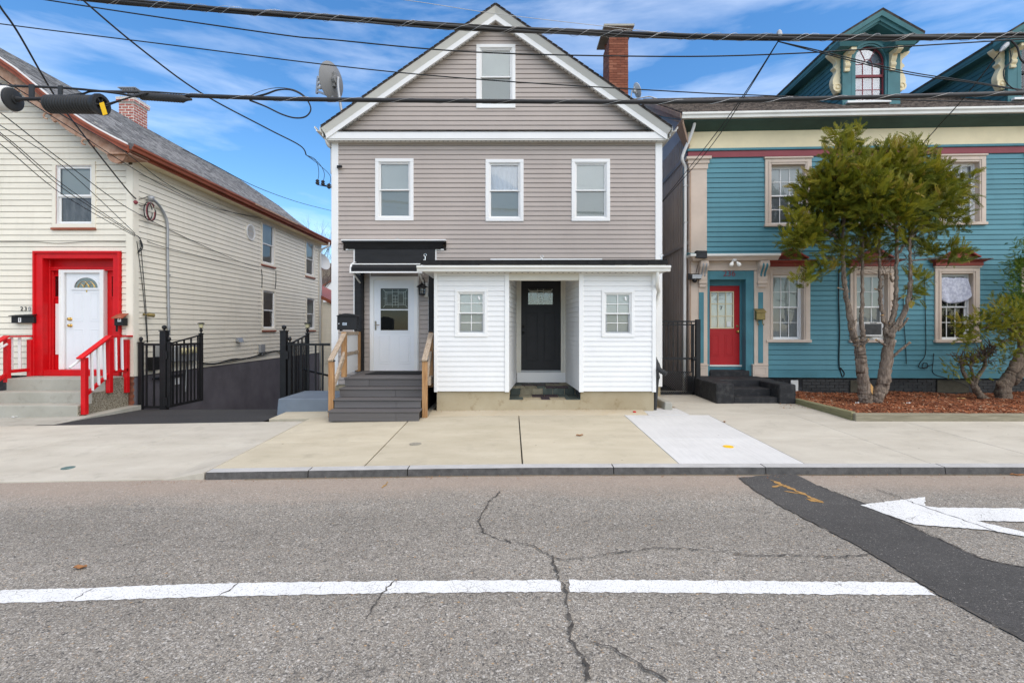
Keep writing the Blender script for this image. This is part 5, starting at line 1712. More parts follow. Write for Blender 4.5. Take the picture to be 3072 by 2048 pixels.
for k in range(NC):
 a, b = k / NC, (k + 1.25) / NC
 b = min(b, 1)
 p0, p1 = rp_(a, RY0), rp_(a, RY1)
 q0, q1 = rp_(b, RY0), rp_(b, RY1)
 u_ = Vector((0, 0, .020))
 l_ = Vector((0, 0, .004))
 MB().hexa([p0 + l_, p1 + l_, q1 + l_ * .5, q0 + l_ * .5, p0 + u_, p1 + u_, q1 + l_, q0 + l_]).build('shingle_course', M['shingle_grey'], croof)
# rake: white drip edge, rust fascia, worn scrolled board below
for nm, mt, off0, off1, ya, yb_ in (('drip_edge', 'white', .004, -.032, -.035, -.005), ('rake_fascia', 'rust', -.034, -.175, -.02, .03), ('rake_moulding', 'rust', -.03, -.09, -.05, -.022)):
 mb = MB()
 for i in range(14):
  a, b = rp_(TS[i], RY0), rp_(TS[i + 1], RY0)
  Z0, Z1 = Vector((0, 0, off0)), Vector((0, 0, off1))
  mb.hexa([a + Z1 + Vector((0, ya, 0)), b + Z1 + Vector((0, ya, 0)), b + Z0 + Vector((0, ya, 0)), a + Z0 + Vector((0, ya, 0)),
      a + Z1 + Vector((0, yb_, 0)), b + Z1 + Vector((0, yb_, 0)), b + Z0 + Vector((0, yb_, 0)), a + Z0 + Vector((0, yb_, 0))])
 mb.build(nm, M[mt], croof)
# scroll-sawn bargeboard: lobes and hooks between fascia and siding
def off_rake(t, dn):
 p = rp_(t, RY0 + .12)
 a, b = rp_(max(0, t - .02), RY0), rp_(min(1, t + .02), RY0)
 tg = (b - a).normalized()
 nr = Vector((tg.z, 0, -tg.x))
 if nr.z > 0:
  nr = -nr
 return p + nr * dn
def barge_depth(t):
 ph = (t * 5.4) % 1.0
 return .30 + .10 * math.sin(ph * math.pi) ** .6 + (.07 if ph > .86 else 0)
ng = 150
mb = MB()
for i in range(ng):
 t0, t1 = .02 + .96 * i / ng, .02 + .96 * (i + 1) / ng
 a, b = off_rake(t0, .15), off_rake(t1, .15)
 c_, d_ = off_rake(t1, barge_depth(t1)), off_rake(t0, barge_depth(t0))
 o = Vector((0, .05, 0))
 mb.hexa([a, b, c_, d_, a + o, b + o, c_ + o, d_ + o])
mb.build('bargeboard', M['rust_worn'], croof)
for k in range(5):      # hooks and scrolls hung under the board
 t = (.86 + k) / 5.4 + .03
 c_ = off_rake(t, .40)
 pts = [c_ + Vector((.085 * math.cos(a) * (1 - i * .03), -.03, .06 * math.sin(a) - .0)) for i, a in enumerate(lin(.5, 4.8, 10))]
 MB().tube(pts, [.026 - .0012 * i for i in range(len(pts))], 7).build('scroll', M['rust_worn'], croof, smooth=True)
be = off_rake(.02, .33)
MB().lathe(be + Vector((-.10, -.02, .08)), (0, 1, 0), [(.20, 0), (.20, .07), (.17, .075)], 18).build('bargeboard_end', M['rust_worn'], croof)
bx('gable_soffit', M['rust_worn'], croof, G, eave_x - .5, eave_x - .02, 10.34, 10.88, eave_z - .20, eave_z - .17)
mb = MB()
for i in range(14):
 a, b = rp_(TS[i], 10.34), rp_(TS[i + 1], 10.34)
 Z0, Z1 = Vector((0, 0, -.13)), Vector((0, 0, -.15))
 mb.hexa([a + Z1, b + Z1, b + Z0, a + Z0, a + Z1 + Vector((0, .56, 0)), b + Z1 + Vector((0, .56, 0)), b + Z0 + Vector((0, .56, 0)), a + Z0 + Vector((0, .56, 0))])
mb.build('rake_soffit', M['tan_side'], croof)
# eave: rust gutter, soffit
gutter_mb((eave_x - .02, RY0 + .02, eave_z + .0), (eave_x - .02, RY1, eave_z + .0), (1, 0, 0), .13, .12).build('gutter', M['rust'], croof)
bx('eave_fascia', M['rust'], croof, G, eave_x - .045, eave_x - .022, RY0 + .03, RY1 - .01, eave_z - .19, eave_z + .0)
bx('eave_soffit', M['cream_trim'], croof, G, LX - .02, eave_x - .045, RY0 + .1, RY1 - .03, eave_z - .19, eave_z - .165)
bx('worn_eave', M['rust_worn'], croof, G, eave_x + .108, eave_x + .118, 15.2, 18.2, eave_z - .05, eave_z - .0)
# rear downspout
dx = LX + .05
MB().tube(swirl([(eave_x + .05, 21.5, eave_z - .12), (eave_x + .03, 21.5, eave_z - .28), (dx + .06, 21.45, eave_z - .45), (dx, 21.42, eave_z - .65)], 4) + [Vector((dx, 21.42, -.9))], .04, 8).build(
 'downspout', M['pvc'], cream, smooth=True)
# chimney: red brick with pale joints, corbelled top, wire cap
KD = 15.6
kf = Fr((0, KD, 0), (1, 0, 0))
kx0, kx1 = kf.px('d3', 1420, 900)[0], kf.px('d3', 1604, 900)[0]
kz1 = kf.px('d3', 0, 700)[1]
kz2 = kf.px('d3', 0, 745)[1]
dp = .60
kch = MB().wb(kx0 + .008, kx1 - .008, KD + .008, KD + dp - .008, 7.4, kz1).build('chimney', M['mortar_pale'], cream, label='pinkish brick chimney with pale joints')
bh = .085
brick_face(kch, kf, kx0, kx1, 7.75, kz2 - .002, .215, bh, M['brick_pink'], .030, 0, .002)
brick_face(kch, Fr((kx1, KD, 0), (0, 1, 0)), 0, dp, 7.75, kz2 - .002, .215, bh, M['brick_pink'], .030, 0, .002)
mb = MB().wb(kx0 - .045, kx1 + .045, KD - .045, KD + dp + .045, kz2, kz1 - .002).build('chimney_collar', M['mortar_pale'], kch)
for fr_, L_ in ((Fr((kx0 - .05, KD - .05, 0), (1, 0, 0)), kx1 - kx0 + .1), (Fr((kx1 + .05, KD - .05, 0), (0, 1, 0)), dp + .1)):
 brick_face(kch, fr_, 0, L_, kz2, kz1 + .02, .215, bh, M['brick_pink'], .030, 0, .002)
MB().wb(kx0 - .05, kx1 + .05, KD - .05, KD + dp + .05, kz1, kz1 + .025).build('chimney_crown', M['mortar_pale'], kch)
zc = kf.px('d3', 0, 570)[1]
cage = MB()
for i in range(7):
 for (a, b) in (((kx0 + .02 + (kx1 - kx0 - .04) * i / 6, KD + .05), None), ((kx1 - .02, KD + .05 + (dp - .1) * i / 6), None)):
  cage.beam((a[0], a[1], kz1 + .02), (a[0], a[1], zc), .008, .008)
for z in (kz1 + .08, kz1 + .15, kz1 + .22):
 cage.beam((kx0, KD + .05, z), (kx1, KD + .05, z), .008, .008)
 cage.beam((kx1 - .02, KD + .05, z), (kx1 - .02, KD + dp - .05, z), .008, .008)
cage.wb(kx0 - .04, kx1 + .04, KD + .01, KD + dp - .01, zc, zc + .025)
cage.build('spark_cage', M['grey_metal'], kch)
MB().hexa([(kx1 - .3, KD - .02, 7.55), (kx1 + .12, KD - .02, 7.55), (kx1 + .12, KD + dp + .1, 7.55), (kx1 - .3, KD + dp + .1, 7.55),
    (kx1 - .3, KD - .02, 7.98), (kx1 + .02, KD - .02, 7.86), (kx1 + .02, KD + dp + .05, 7.86), (kx1 - .3, KD + dp + .05, 7.98)]).build('lead_flashing', M['mortar_pale'], kch)
# ---------------- red doorway
dh = door_hole
zb = zs0 + .0
dw = MB()
q = [LFR.px('d1', x, 300)[0] for x in (300, 372, 962, 1022)]
vt = [LFR.px('d1', 0, y)[1] for y in (96, 157)]
dw.box(LFR, q[0], q[1], -.05, .30, zb, vt[0]).box(LFR, q[2], q[3], -.05, .30, zb, vt[0]).box(LFR, q[1], q[2], -.05, .30, vt[1], vt[0])
dw.box(LFR, q[0] - .0, q[0] + .04, -.085, -.04, zb, vt[0] + .0).box(LFR, q[3] - .04, q[3], -.085, -.04, zb, vt[0]).box(LFR, q[0] + .04, q[3] - .04, -.085, -.04, vt[0] - .05, vt[0])
surround = dw.build('door_surround', M['red'], cream, bev=.006, label='bright red recessed door surround')
# inner stepped frame and back wall of the recess
BK = Fr((0, 11.105, 0), (1, 0, 0))
iu0, iu1 = q[1] - .0, q[2] + .0
ib = MB()
ib.box(BK, iu0 - .02, iu1 + .02, 0, .04, zb, vt[1] + .05)
ib.build('recess_back', M['red'], surround)
tb = BK.rect('d1', 408, 232, 962, 260)
MB().box(BK, iu0, iu1, -.09, .0, tb[2], tb[3]).box(BK, iu0, iu1, -.11, -.08, tb[3] - .03, tb[3]).build('transom_bar', M['red'], surround, bev=.004)
MB().box(BK, iu0, iu0 + .025, -.10, .0, zb, vt[1]).box(BK, iu0 + .025, iu0 + .05, -.05, .0, zb, tb[2]).build('inner_jamb', M['red'], surround, bev=.005)
MB().box(BK, iu1 - .03, iu1, -.05, 0, zb, tb[2]).build('inner_jamb', M['red'], surround, bev=.005)
MB().box(LFR, iu0, iu1, -.03, .27, zb - .10, zb + .035 + .09).build('door_sill', M['red'], surround, bev=.005)
# sidelights
for (a, c, p0, p1, y0, y1) in ((455, 505, 468, 500, 305, 475), (935, 968, 945, 962, 305, 475)):
 r_ = BK.rect('d1', p0, y0, p1, y1)
 MB().ring(BK, r_[0] - .03, r_[1] + .03, r_[2] - .03, r_[3] + .03, .03, -.025, .0).build('sidelight_frame', M['red'], surround)
 bx('sidelight_pane', M['glass_dark'], surround, BK, r_[0], r_[1], -.006, -.003, r_[2], r_[3])
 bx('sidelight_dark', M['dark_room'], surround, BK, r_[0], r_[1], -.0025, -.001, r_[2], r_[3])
for (a, b, c, e) in ((472, 535, 512, 960), (955, 535, 972, 1095)):
 r_ = BK.rect('d1', a, b, c, e)
 bx('sidelight_panel', M['white'], surround, BK, r_[0], r_[1] + .03, -.02, .0, r_[2], r_[3], .003)
# white door in its projecting white frame
DL = Fr((0, 11.02, 0), (1, 0, 0))
f_ = DL.rect('d1', 503, 250, 878, 1052)
s_ = DL.rect('d1', 572, 275, 852, 1035, )
zdoor = zb + .13
wd = MB()
wd.box(DL, f_[0], f_[0] + .10, -.02, .083, zdoor, f_[3]).box(DL, f_[1] - .10, f_[1], -.02, .083, zdoor, f_[3]).box(DL, f_[0] + .10, f_[1] - .10, -.02, .083, f_[3] - .07, f_[3])
wd.box(DL, f_[0], f_[0] + .03, -.035, -.015, zdoor, f_[3]).box(DL, f_[1] - .03, f_[1], -.035, -.015, zdoor, f_[3])
wdo = wd.build('front_door', M['white'], surround, bev=.005)
DS = Fr((0, 11.055, 0), (1, 0, 0))
s_ = (f_[0] + .11, f_[1] - .10, zdoor, f_[3] - .07)
pn = [DS.rect('d1', *t) for t in ((613, 440, 700, 682), (755, 440, 838, 682), (617, 748, 702, 960), (758, 748, 840, 960))]
ds = bx('door_slab', M['door_white'], surround, DS, s_[0], s_[1], 0, .045, s_[2], s_[3], .003)
for (a, b, c, e) in pn:
 MB().ring(DS, a, b, c, e, .018, -.007, .002).box(DS, a + .045, b - .045, -.006, .002, c + .045, e - .045).build('door_panel', M['door_white'], surround, bev=.003)
cx_, cz_ = DS.px('d1', 728, 402)
rr = DS.px('d1', 826, 402)[0] - cx_
arc = lambda r_, n=18: [(cx_ + r_ * math.cos(a), cz_ + r_ * .86 * math.sin(a)) for a in lin(0, math.pi, n)]
o_, i_ = arc(rr + .05), arc(rr + .005)
mb = MB()
for k in range(18):
 mb.hexa([DS.p(*[o_[k][0], -.02, o_[k][1]]), DS.p(o_[k + 1][0], -.02, o_[k + 1][1]), DS.p(i_[k + 1][0], -.02, i_[k + 1][1]), DS.p(i_[k][0], -.02, i_[k][1]),
     DS.p(o_[k][0], .0, o_[k][1]), DS.p(o_[k + 1][0], .0, o_[k + 1][1]), DS.p(i_[k + 1][0], .0, i_[k + 1][1]), DS.p(i_[k][0], .0, i_[k][1])])
mb.box(DS, cx_ - rr - .07, cx_ + rr + .07, -.021, .0, cz_ - .045, cz_ - .0)
mb.build('fanlight_frame', M['door_white'], surround)
MB().poly(DS, arc(rr + .006), -.006, -.003).build('fanlight_glass', M['glass_dark'], surround)
MB().poly(DS, arc(rr + .004), -.0025, .001).build('fanlight_dark', M['curtain_dark'], surround)
mb = MB()
for k, (ax, ar) in enumerate([(-.5, .42), (0, .42), (.5, .42), (-.25, .7), (.25, .7)]):
 pts = [DS.p(cx_ + rr * (ax + ar * .6 * math.cos(a)), -.008, cz_ + rr * ar * .8 * math.sin(a)) for a in lin(.05, 3.09, 12)]
 mb.tube(pts, .004, 5)
mb.build('fanlight_came', M['brass'], surround)
for (x, y) in ((590, 663), (592, 717)):
 u, v = DS.px('d1', x, y)
 knob(surround, DS, u + .01, v, 0, M['brass'], .036)
u, v = DS.px('d1', 729, 428)
bx('number_plate', M['brass'], surround, DS, u - .012, u + .012, -.006, 0, v - .025, v + .025)
# house number and mailboxes
for ch_, x, mt in (('2', 190, 'wire'), ('3', 222, 'wire'), ('0', 256, 'grey_metal')):
 u, v = LFR.px('d1', x, 578)
 text('house_number', ch_, .125, M[mt], cream, LFR, u, -.02, v, .01)
B1 = Fr((0, 10.78, 0), (1, 0, 0))
r_ = B1.rect('d1', 92, 640, 280, 697)
m1 = thing('mailbox', 'low wide black mailbox with white 1 beside the red doorway', 'mailbox', ((r_[0] + r_[1]) / 2, 10.83, r_[2]))
bx('body', M['black'], m1, B1, r_[0], r_[1], .0, .11, r_[2], r_[3], .008)
MB().hexa([B1.p(r_[0] - .02, -.04, r_[3]), B1.p(r_[1] + .01, -.04, r_[3] + .0), B1.p(r_[1] + .01, .11, r_[3] + .045), B1.p(r_[0] - .02, .11, r_[3] + .02),
    B1.p(r_[0] - .02, -.04, r_[3] + .015), B1.p(r_[1] + .01, -.04, r_[3] + .02), B1.p(r_[1] + .01, .11, r_[3] + .062), B1.p(r_[0] - .02, .11, r_[3] + .035)]).build('lid', M['black'], m1)
u, v = B1.px('d1', 166, 670)
bx('number_plate', M['white'], m1, B1, u - .03, u + .03, -.004, .001, v - .05, v + .05)
text('number', '1', .11, M['wire'], m1, B1, u, -.007, v, .004)
B2 = Fr((0, 10.72, 0), (1, 0, 0))
r_ = B2.rect('d1', 958, 655, 1035, 718)
m2 = thing('mailbox', 'small black mailbox with rusty lid and white 2 on the red door frame', 'mailbox', ((r_[0] + r_[1]) / 2, 10.78, r_[2]))
bx('body', M['black'], m2, B2, r_[0], r_[1], .0, .13, r_[2], r_[3], .006)
MB().hexa([B2.p(r_[0] - .03, -.04, r_[3] - .01), B2.p(r_[1] + .015, -.04, r_[3] - .01), B2.p(r_[1] + .015, .13, r_[3] + .09), B2.p(r_[0] - .0, .13, r_[3] + .09),
    B2.p(r_[0] - .03, -.04, r_[3] + .01), B2.p(r_[1] + .015, -.04, r_[3] + .01), B2.p(r_[1] + .015, .13, r_[3] + .105), B2.p(r_[0] - .0, .13, r_[3] + .105)]).build('lid', M['rust'], m2)
u, v = B2.px('d1', 1003, 664)
bx('number_plate', M['white'], m2, B2, u - .035, u + .035, -.004, .001, v - .055, v + .055)
text('number', '2', .12, M['wire'], m2, B2, u, -.007, v, .004)
bx('newspaper_hook', M['iron'], m2, B2, r_[0] + .05, r_[0] + .06, -.02, .03, r_[2] - .13, r_[2])
# concrete steps with red and white railings
steps = thing('concrete_steps', 'worn grey concrete steps with red and white railings at the red doorway', 'steps', (-9.48, 10.3, 0))
sx0, sx1 = -10.52, -8.46
SG = -.12
for k, (ya, z) in enumerate(((9.62, .245), (9.95, .46), (10.28, .70))):
 bx('step', M['conc_step'], steps, G, sx0, sx1, ya, (9.95, 10.28, 10.84)[k] - .001 if k < 2 else 10.84, SG, z, .014)
MB().poly(Fr((sx1 - .001, 0, 0), (0, 1, 0)), [(9.64, SG), (9.64, .225), (9.96, .235), (9.97, .44), (10.29, .45), (10.30, .685), (10.88, .685), (10.88, SG)], -.022, 0).build('side_face', M['pebble'], steps)
def rpost(x, y, z0, z1, w=.09):
 return bx('post', M['red'], steps, G, x - w / 2, x + w / 2, y - w / 2, y + w / 2, z0, z1, .005)
def rbar(name, mat, a, b, w, h):
 return MB().beam(a, b, w, h).build(name, M[mat], steps, bev=.004)
for xr, side in ((sx1 + .06, 1), (sx0 - .02, -1)):
 zp = (.05, .40, .34) if side > 0 else (.05, .62, .70)
 rpost(xr, 9.72, zp[0], 1.17)
 rpost(xr, 10.32, zp[1], 1.53)
 rpost(xr - .02 * side, 10.86 - .06, zp[2], 1.50)
 rbar('top_rail', 'red', (xr, 9.60, 1.155), (xr, 10.32, 1.585), .13, .035)
 rbar('top_rail', 'red', (xr, 10.30, 1.575), (xr, 10.88, 1.575), .13, .035)
 rbar('bottom_rail', 'red', (xr, 9.72, .42), (xr, 10.32, .80), .05, .07)
 rbar('bottom_rail', 'red', (xr, 10.36, .84), (xr, 10.80, .84), .05, .07)
 for k in range(3):
  y = 9.86 + k * .15
  z = .42 + (y - 9.72) * .63
  rbar('baluster', 'white', (xr + .035 * side, y, z - .01), (xr + .03 * side, y - .02, z + .78), .05, .035)
 for y in (10.45, 10.62):
  rbar('baluster', 'white', (xr + .035 * side, y, .85), (xr + .03 * side, y - .01, 1.55), .05, .035)
 MB().tube([(xr - .10 * side, 9.50, .99), (xr - .10 * side, 10.22, 1.42)], .025, 8).build('hand_pipe', M['white'], steps, smooth=True)
 MB().tube([(xr - .02 * side, 10.1, 1.33), (xr - .10 * side, 10.1, 1.345)], .012, 6).build('pipe_bracket', M['white'], steps)
# ---------------- service conduit, meters and boxes on the driveway wall
def spx(c, x, y, d=-.05):
 u, v = SF.px(c, x, y, d)
 return SF.p(u, d, v)
pts = [spx('c1', 1062, 1165, -.10), spx('c1', 1100, 1190, -.09), spx('c1', 1145, 1250), spx('c1', 1178, 1330), spx('c1', 1182, 1450), spx('c2', 1052, 200), spx('c2', 1060, 640)]
con = thing('service_conduit', 'grey electric service conduit with weatherhead on cream side wall', 'conduit', pts[-1])
MB().tube(swirl(pts, 5), .030, 8).build('pipe', M['grey_metal'], con, smooth=True)
MB().lathe(pts[0] + Vector((.0, .02, -.06)), (.2, -.4, 1), [(.04, 0), (.065, .03), (.07, .10), (.04, .13)], 12).build('weatherhead', M['grey_metal'], con, smooth=True)
for y in (260, 340, 460, 590):
 p = spx('c2', 1054, y, -.02)
 MB().beam(p + Vector((0, -.06, 0)), p + Vector((0, .06, 0)), .05, .03).build('strap', M['grey_metal'], con)
for k in range(4):
 c_ = spx('c1', 1045, 1205, -.10)
 pts = [c_ + Vector((.04 * math.sin(k), .13 * math.cos(a) + .03 * k, .20 * math.sin(a) - .16)) for a in lin(.3 + k * .3, 6.2 + .2 * k, 18)]
 MB().tube(pts, .010, 6).build('wire_loop', M['maroon'] if k == 1 else M['wire'], con, smooth=True)
meters = thing('electric_meters', 'grey electric meter boxes with round meters behind the left black gate', 'meter', spx('d2', 560, 540))
for (x, y, x2, y2, mt) in ((335, 365, 390, 490, 'grey_metal'), (500, 375, 610, 540, 'grey_metal'), (620, 360, 800, 530, 'grey_metal'), (255, 500, 335, 640, 'black')):
 a, b = spx('d2', x, y), spx('d2', x2, y2)
 u0, u1 = a.y - 10.9, b.y - 10.9
 bx('box', M[mt], meters, SF, u0, max(u0 + .15, u1), -.15, -.0, min(a.z, b.z), max(a.z, b.z), .008)
for (x, y) in ((640, 430), (740, 415)):
 p = spx('d2', x, y, -.15)
 MB().lathe(p, (1, -.0, 0), [(.09, 0), (.09, .06), (.075, .08), (.08, .13), (.03, .14)], 16).build('meter', M['lens'], meters, smooth='auto')
MB().tube([spx('d2', 300, 745, -.04), spx('d2', 660, 690, -.04)], .025, 8).build('pipe', M['iron'], meters)
MB().tube([spx('d2', 690, 540, -.06), spx('d2', 668, 890, -.06)], .018, 8).build('pipe', M['grey_metal'], meters)
bx('label_box', M['white'], meters, SF, *[spx('d2', 570, 735).y - 10.9, spx('d2', 615, 735).y - 10.9], -.04, -.005, spx('d2', 570, 810).z, spx('d2', 570, 735).z)
p = spx('d2', 1285, 300, -.06)
mb = MB().hexa([p + Vector(q_) for q_ in ((-.05, -.13, -.05), (.07, -.13, -.07), (.07, .13, -.07), (-.05, .13, -.05), (-.05, -.13, .06), (.02, -.13, .06), (.02, .13, .06), (-.05, .13, .06))])
mb.build('wall_light', M['grey_metal'], None, bev=.006, label='small dark wedge wall light on the cream side wall', cat='light')
p = spx('d2', 1540, 395, -.05)
mb = MB().wb(p.x - .06, p.x + .04, p.y - .14, p.y + .14, p.z - .13, p.z + .13)
mb.tube([p + Vector((0, 0, -.13)), p + Vector((0, 0, -.24))], .02, 6)
mb.build('junction_box', M['grey_metal'], None, label='light grey junction box low on cream side wall', cat='junction box')
p = spx('d2', 235, 12, -.05)
mb = MB().lathe(p + Vector((0, -.12, 0)), (.5, 1, -.1), [(.03, 0), (.03, .02), (.012, .03), (.012, .08), (.04, .09), (.045, .22), (.02, .225)], 10)
mb.build('security_camera', M['old_brass'], None, label='small bullet camera on cream wall near the front corner', cat='camera')
def wall_wire(pts, r=.008, label='', mat='wire', n=5, group=None):
 MB().tube(swirl(pts, 6), r, n).build('wall_wire', M[mat], None, smooth=True, label=label, cat='wire', group=group)
for k, (y0, y1) in enumerate(((0, 0), (14, 8), (-12, 10))):
 wall_wire([spx('d2', 840, 565 + y0, -.04), spx('d2', 1000, 568 + y1, -.04), spx('d2', 1200, 530 + y0, -.04), spx('d2', 1400, 500 + y1, -.04), spx('d2', 1550, 460 + y0, -.04),
     spx('d2', 1680, 425 + y1, -.04), spx('d2', 1760, 430 + y0, -.04)], .012, ['topmost', 'middle', 'lowest'][(0, 2, 1).index(k)] + ' of three loose black cables along the bottom of cream siding', group='cable bundle along the bottom of the cream siding')
wall_wire([spx('d1', 1150, 10, -.03), spx('d1', 1180, 240, -.03), spx('d1', 1215, 560, -.03), spx('d1', 1237, 860, -.03)], .007, 'thin black wire down the cream side wall near the corner, left one', group='corner wires')
wall_wire([spx('d1', 1180, 10, -.03), spx('d1', 1205, 300, -.03), spx('d1', 1228, 600, -.03), spx('d1', 1242, 860, -.03)], .007, 'thin black wire down the cream side wall near the corner, right one', group='corner wires')
wall_wire([spx('e5', 300, 880, -.03), spx('e5', 308, 960, -.03), spx('e5', 306, 1080, -.03)], .010, 'black wire between the two near side windows of the cream house')
wall_wire([spx('e5', 455, 905, -.03), spx('e5', 456, 1000, -.03), spx('e5', 448, 1090, -.03)], .010, 'black wire right of the near side windows of the cream house')
p = LFR
wall_wire([LFR.p(LFR.px('d1', x, y)[0], -.03, LFR.px('d1', x, y)[1]) for x, y in ((0, 18), (300, 17), (500, 30), (760, 15), (1060, 17))], .006, 'thin wire strung across the cream front above the red doorway')
dish('satellite_dish', 'small pale satellite dish behind the rear corner of the cream house', W('e5', 965, 800, 21.9), .36, (.75, -.45, .35), (0, 0, 1), M['dish_pale'], False,
   foot=Vector((LX + .02, 21.6, 3.1)))
# ---------------- black iron gates
def gate(name, label, xa, far_x, near, fixed_to, fx_post, lamp_label):
 g = thing(name, label, 'gate', (xa, 11.0, -.12))
 def ball_post(x, y, z0, z1, w, b=.045):
  p = bx('post', M['iron'], g, G, x - w / 2, x + w / 2, y - w / 2, y + w / 2, z0, z1, .004)
  MB().wb(x - w / 2 - .012, x + w / 2 + .012, y - w / 2 - .012, y + w / 2 + .012, z1, z1 + .018).lathe((x, y, z1 + .018), (0, 0, 1),
   [(.03, 0), (.014, .02), (b, .045), (b * 1.15, .07), (b, .098), (.012, .12)], 12).build('finial', M['iron'], p, smooth='auto')
 zb0 = dz(-6.5, 11.0) - .02
 ball_post(xa, 11.0, zb0, 1.68, .13)
 # fixed panel between the post and the wall
 a, b = sorted((fixed_to, xa - .065 if fixed_to < xa else xa + .065))
 if fx_post:
  ball_post(fx_post, 11.0, zb0, 1.42, .08, .035)
 bx('rail', M['iron'], g, G, a, b, 10.98, 11.02, 1.36, 1.41)
 bx('rail', M['iron'], g, G, a, b, 10.98, 11.02, zb0 + .04, zb0 + .09)
 n = max(2, int((b - a) / .165))
 for k in range(1, n + 1):
  x = a + (b - a) * k / (n + 1)
  bx('bar', M['iron'], g, G, x - .016, x + .016, 10.985, 11.015, zb0 + .09, 1.36)
 # leaf swung back into the driveway
 ya, yb_ = 11.0, 12.05
 P = lambda t: (near + (far_x - near) * t, ya + (yb_ - ya) * t)
 zl = zb0 + .05
 for t, zt_, w in ((0, 1.42, .07), (1, 1.61, .07)):
  x, y = P(t)
  ball_post(x, y, zl, zt_, w, .033)
 (x0, y0), (x1, y1) = P(0), P(1)
 MB().beam((x0, y0, 1.375), (x1, y1, 1.375), .035, .05).build('leaf_rail', M['iron'], g)
 MB().beam((x0, y0, zl + .03), (x1, y1, zl + .03), .035, .06).build('leaf_rail', M['iron'], g)
 MB().beam((x0, y0, 1.40), (x1, y1, 1.585), .035, .03).build('leaf_top_rail', M['iron'], g)
 for k in range(1, 9):
  x, y = P(k / 9)
  zt_ = 1.375 + (.20 * k / 9 if k % 2 == 0 else 0)
  bx('leaf_bar', M['iron'], g, G, x - .014, x + .014, y - .014, y + .014, zl + .05, zt_)
 for z in (1.15, .12):
  bx('hinge', M['iron'], g, G, min(xa, near) + .03, max(xa, near) - .03 + .02, 10.93, 10.96, z - .09, z + .09, .006)
 x, y = P(1)
 lampr = thing('solar_lamp', lamp_label, 'lamp', (x, y, 1.70))
 MB().lathe((x, y, 1.70), (0, 0, 1), [(.02, 0), (.02, .04), (.05, .05), (.05, .06)], 12).build('stem', M['iron'], lampr)
 MB().lathe((x, y, 1.76), (0, 0, 1), [(.045, 0), (.055, .09), (.05, .095)], 12).build('lens', M['lens'], lampr, smooth='auto')
 MB().lathe((x, y, 1.852), (0, 0, 1), [(.08, 0), (.08, .015), (.05, .03)], 12).build('cap', M['black'], lampr)
gate('iron_gate', 'black iron gate swung open beside the cream house wall', -7.73, -7.57, -7.62, LX + .05, -8.25, 'small solar lamp on the left iron gate leaf')
gate('iron_gate', 'black iron gate swung open beside the grey house corner', -5.06, -4.97, -4.93, XL - .02, None, 'small solar lamp on the right iron gate leaf')
MB().hexa([(-4.60, 9.66, -.1), (-3.30, 9.66, -.1), (-3.30, 10.93, -.1), (-4.60, 10.93, -.1), (-4.57, 9.68, .365), (-3.30, 9.68, .365), (-3.30, 10.93, .365), (-4.57, 10.93, .365)]).build(
 'painted_curb_block', M['bluegrey'], None, bev=.012, label='blue-grey painted concrete block beside the stairs and driveway', cat='concrete block')
hr = thing('pipe_railing', 'black pipe railing sloping down behind the right iron gate', 'railing', (-4.5, 12, -.4))
for dzz in (0, -.62):
 MB().tube([(-4.78, 11.35, .80 + dzz), (-4.25, 13.6, .25 + dzz)], .024, 8).build('rail', M['iron'], hr)
for t in (0.02, .95):
 p = Vector((-4.78, 11.35, .80)).lerp(Vector((-4.25, 13.6, .25)), t)
 MB().tube([p, (p.x, p.y, dz(p.x, p.y) - .05)], .022, 8).build('post', M['iron'], hr)
# ================================================================== the blue house on the right
_p0 = Vector((4.297, 12.0, 0))
_p1 = Vector((12.11, 11.65, 0))
BF = Fr(_p0, _p1 - _p0)
blue = thing('blue_house', 'blue clapboard house with cream frieze, red door and pointed dormers, on the right', 'house', BF.p(4.5, 4, 0))
BW = 11.0                      # length of front built
uP = [BF.px('c5', x, 1200)[0] for x in (245, 355)]
vfr0, vfr1 = BF.px('c5', 250, 940)[1], BF.px('c5', 250, 832)[1]      # cream frieze
vr0, vr1 = BF.px('c5', 250, 995)[1], BF.px('c5', 250, 955)[1]        # maroon band
vwt0, vwt1 = BF.px('c6', 740, 1010)[1], BF.px('c6', 740, 962)[1]     # water table
bl = MB()
bl.box(BF, .02, BW, .34, .44, vwt0, vfr1 + .3)
bl.box(BF, .06, .14, .44, 7.3, .1, vfr1 + .3)
bl.box(BF, BW - .1, BW, .44, 7.3, .1, vfr1 + .3)
bl.box(BF, .06, BW, 7.3, 7.4, .1, vfr1 + .3)
bwall = bl.build('wall', M['blue'], blue, label='blue clapboard front')
BEXP = (BF.px('c6', 800, 840)[1] - BF.px('c6', 800, 871)[1])
def sh(r, du):
 return (r[0] + du, r[1] + du, r[2], r[3])
upw = BF.rect('c5', 720, 1000, 1012, 1425)
upw3 = BF.rect('c5', 1805, 975, 2112, 1415)
dU = (upw3[0] - upw[0]) / 2
ups = [upw, sh(upw, dU), sh(upw, 2 * dU), sh(upw, 3 * dU)]
loww = BF.rect('c6', 730, 325, 1003, 790)
low3 = BF.rect('c6', 1786, 320, 2084, 793)
dL = (low3[0] - loww[0]) / 2
lows = [loww, sh(loww, dL), sh(loww, 2 * dL), sh(loww, 3 * dL)]
dsur = BF.rect('c6', 250, 228, 740, 1010)
hood_holes = []
siding(bwall, M['blue'], BF, uP[1] - .02, BW, vwt1, vr0 + .01, BEXP, holes=ups + lows + [dsur], t=.014, shadow_gap=.010)
bx('water_table', M['blue_trim'], blue, BF, BF.px('c6', 738, 1000)[0], BW, -.025, .05, vwt0, vwt1, .003)
bx('maroon_band', M['maroon'], blue, BF, 0, BW, -.03, .1, vr0, vr1, .004)
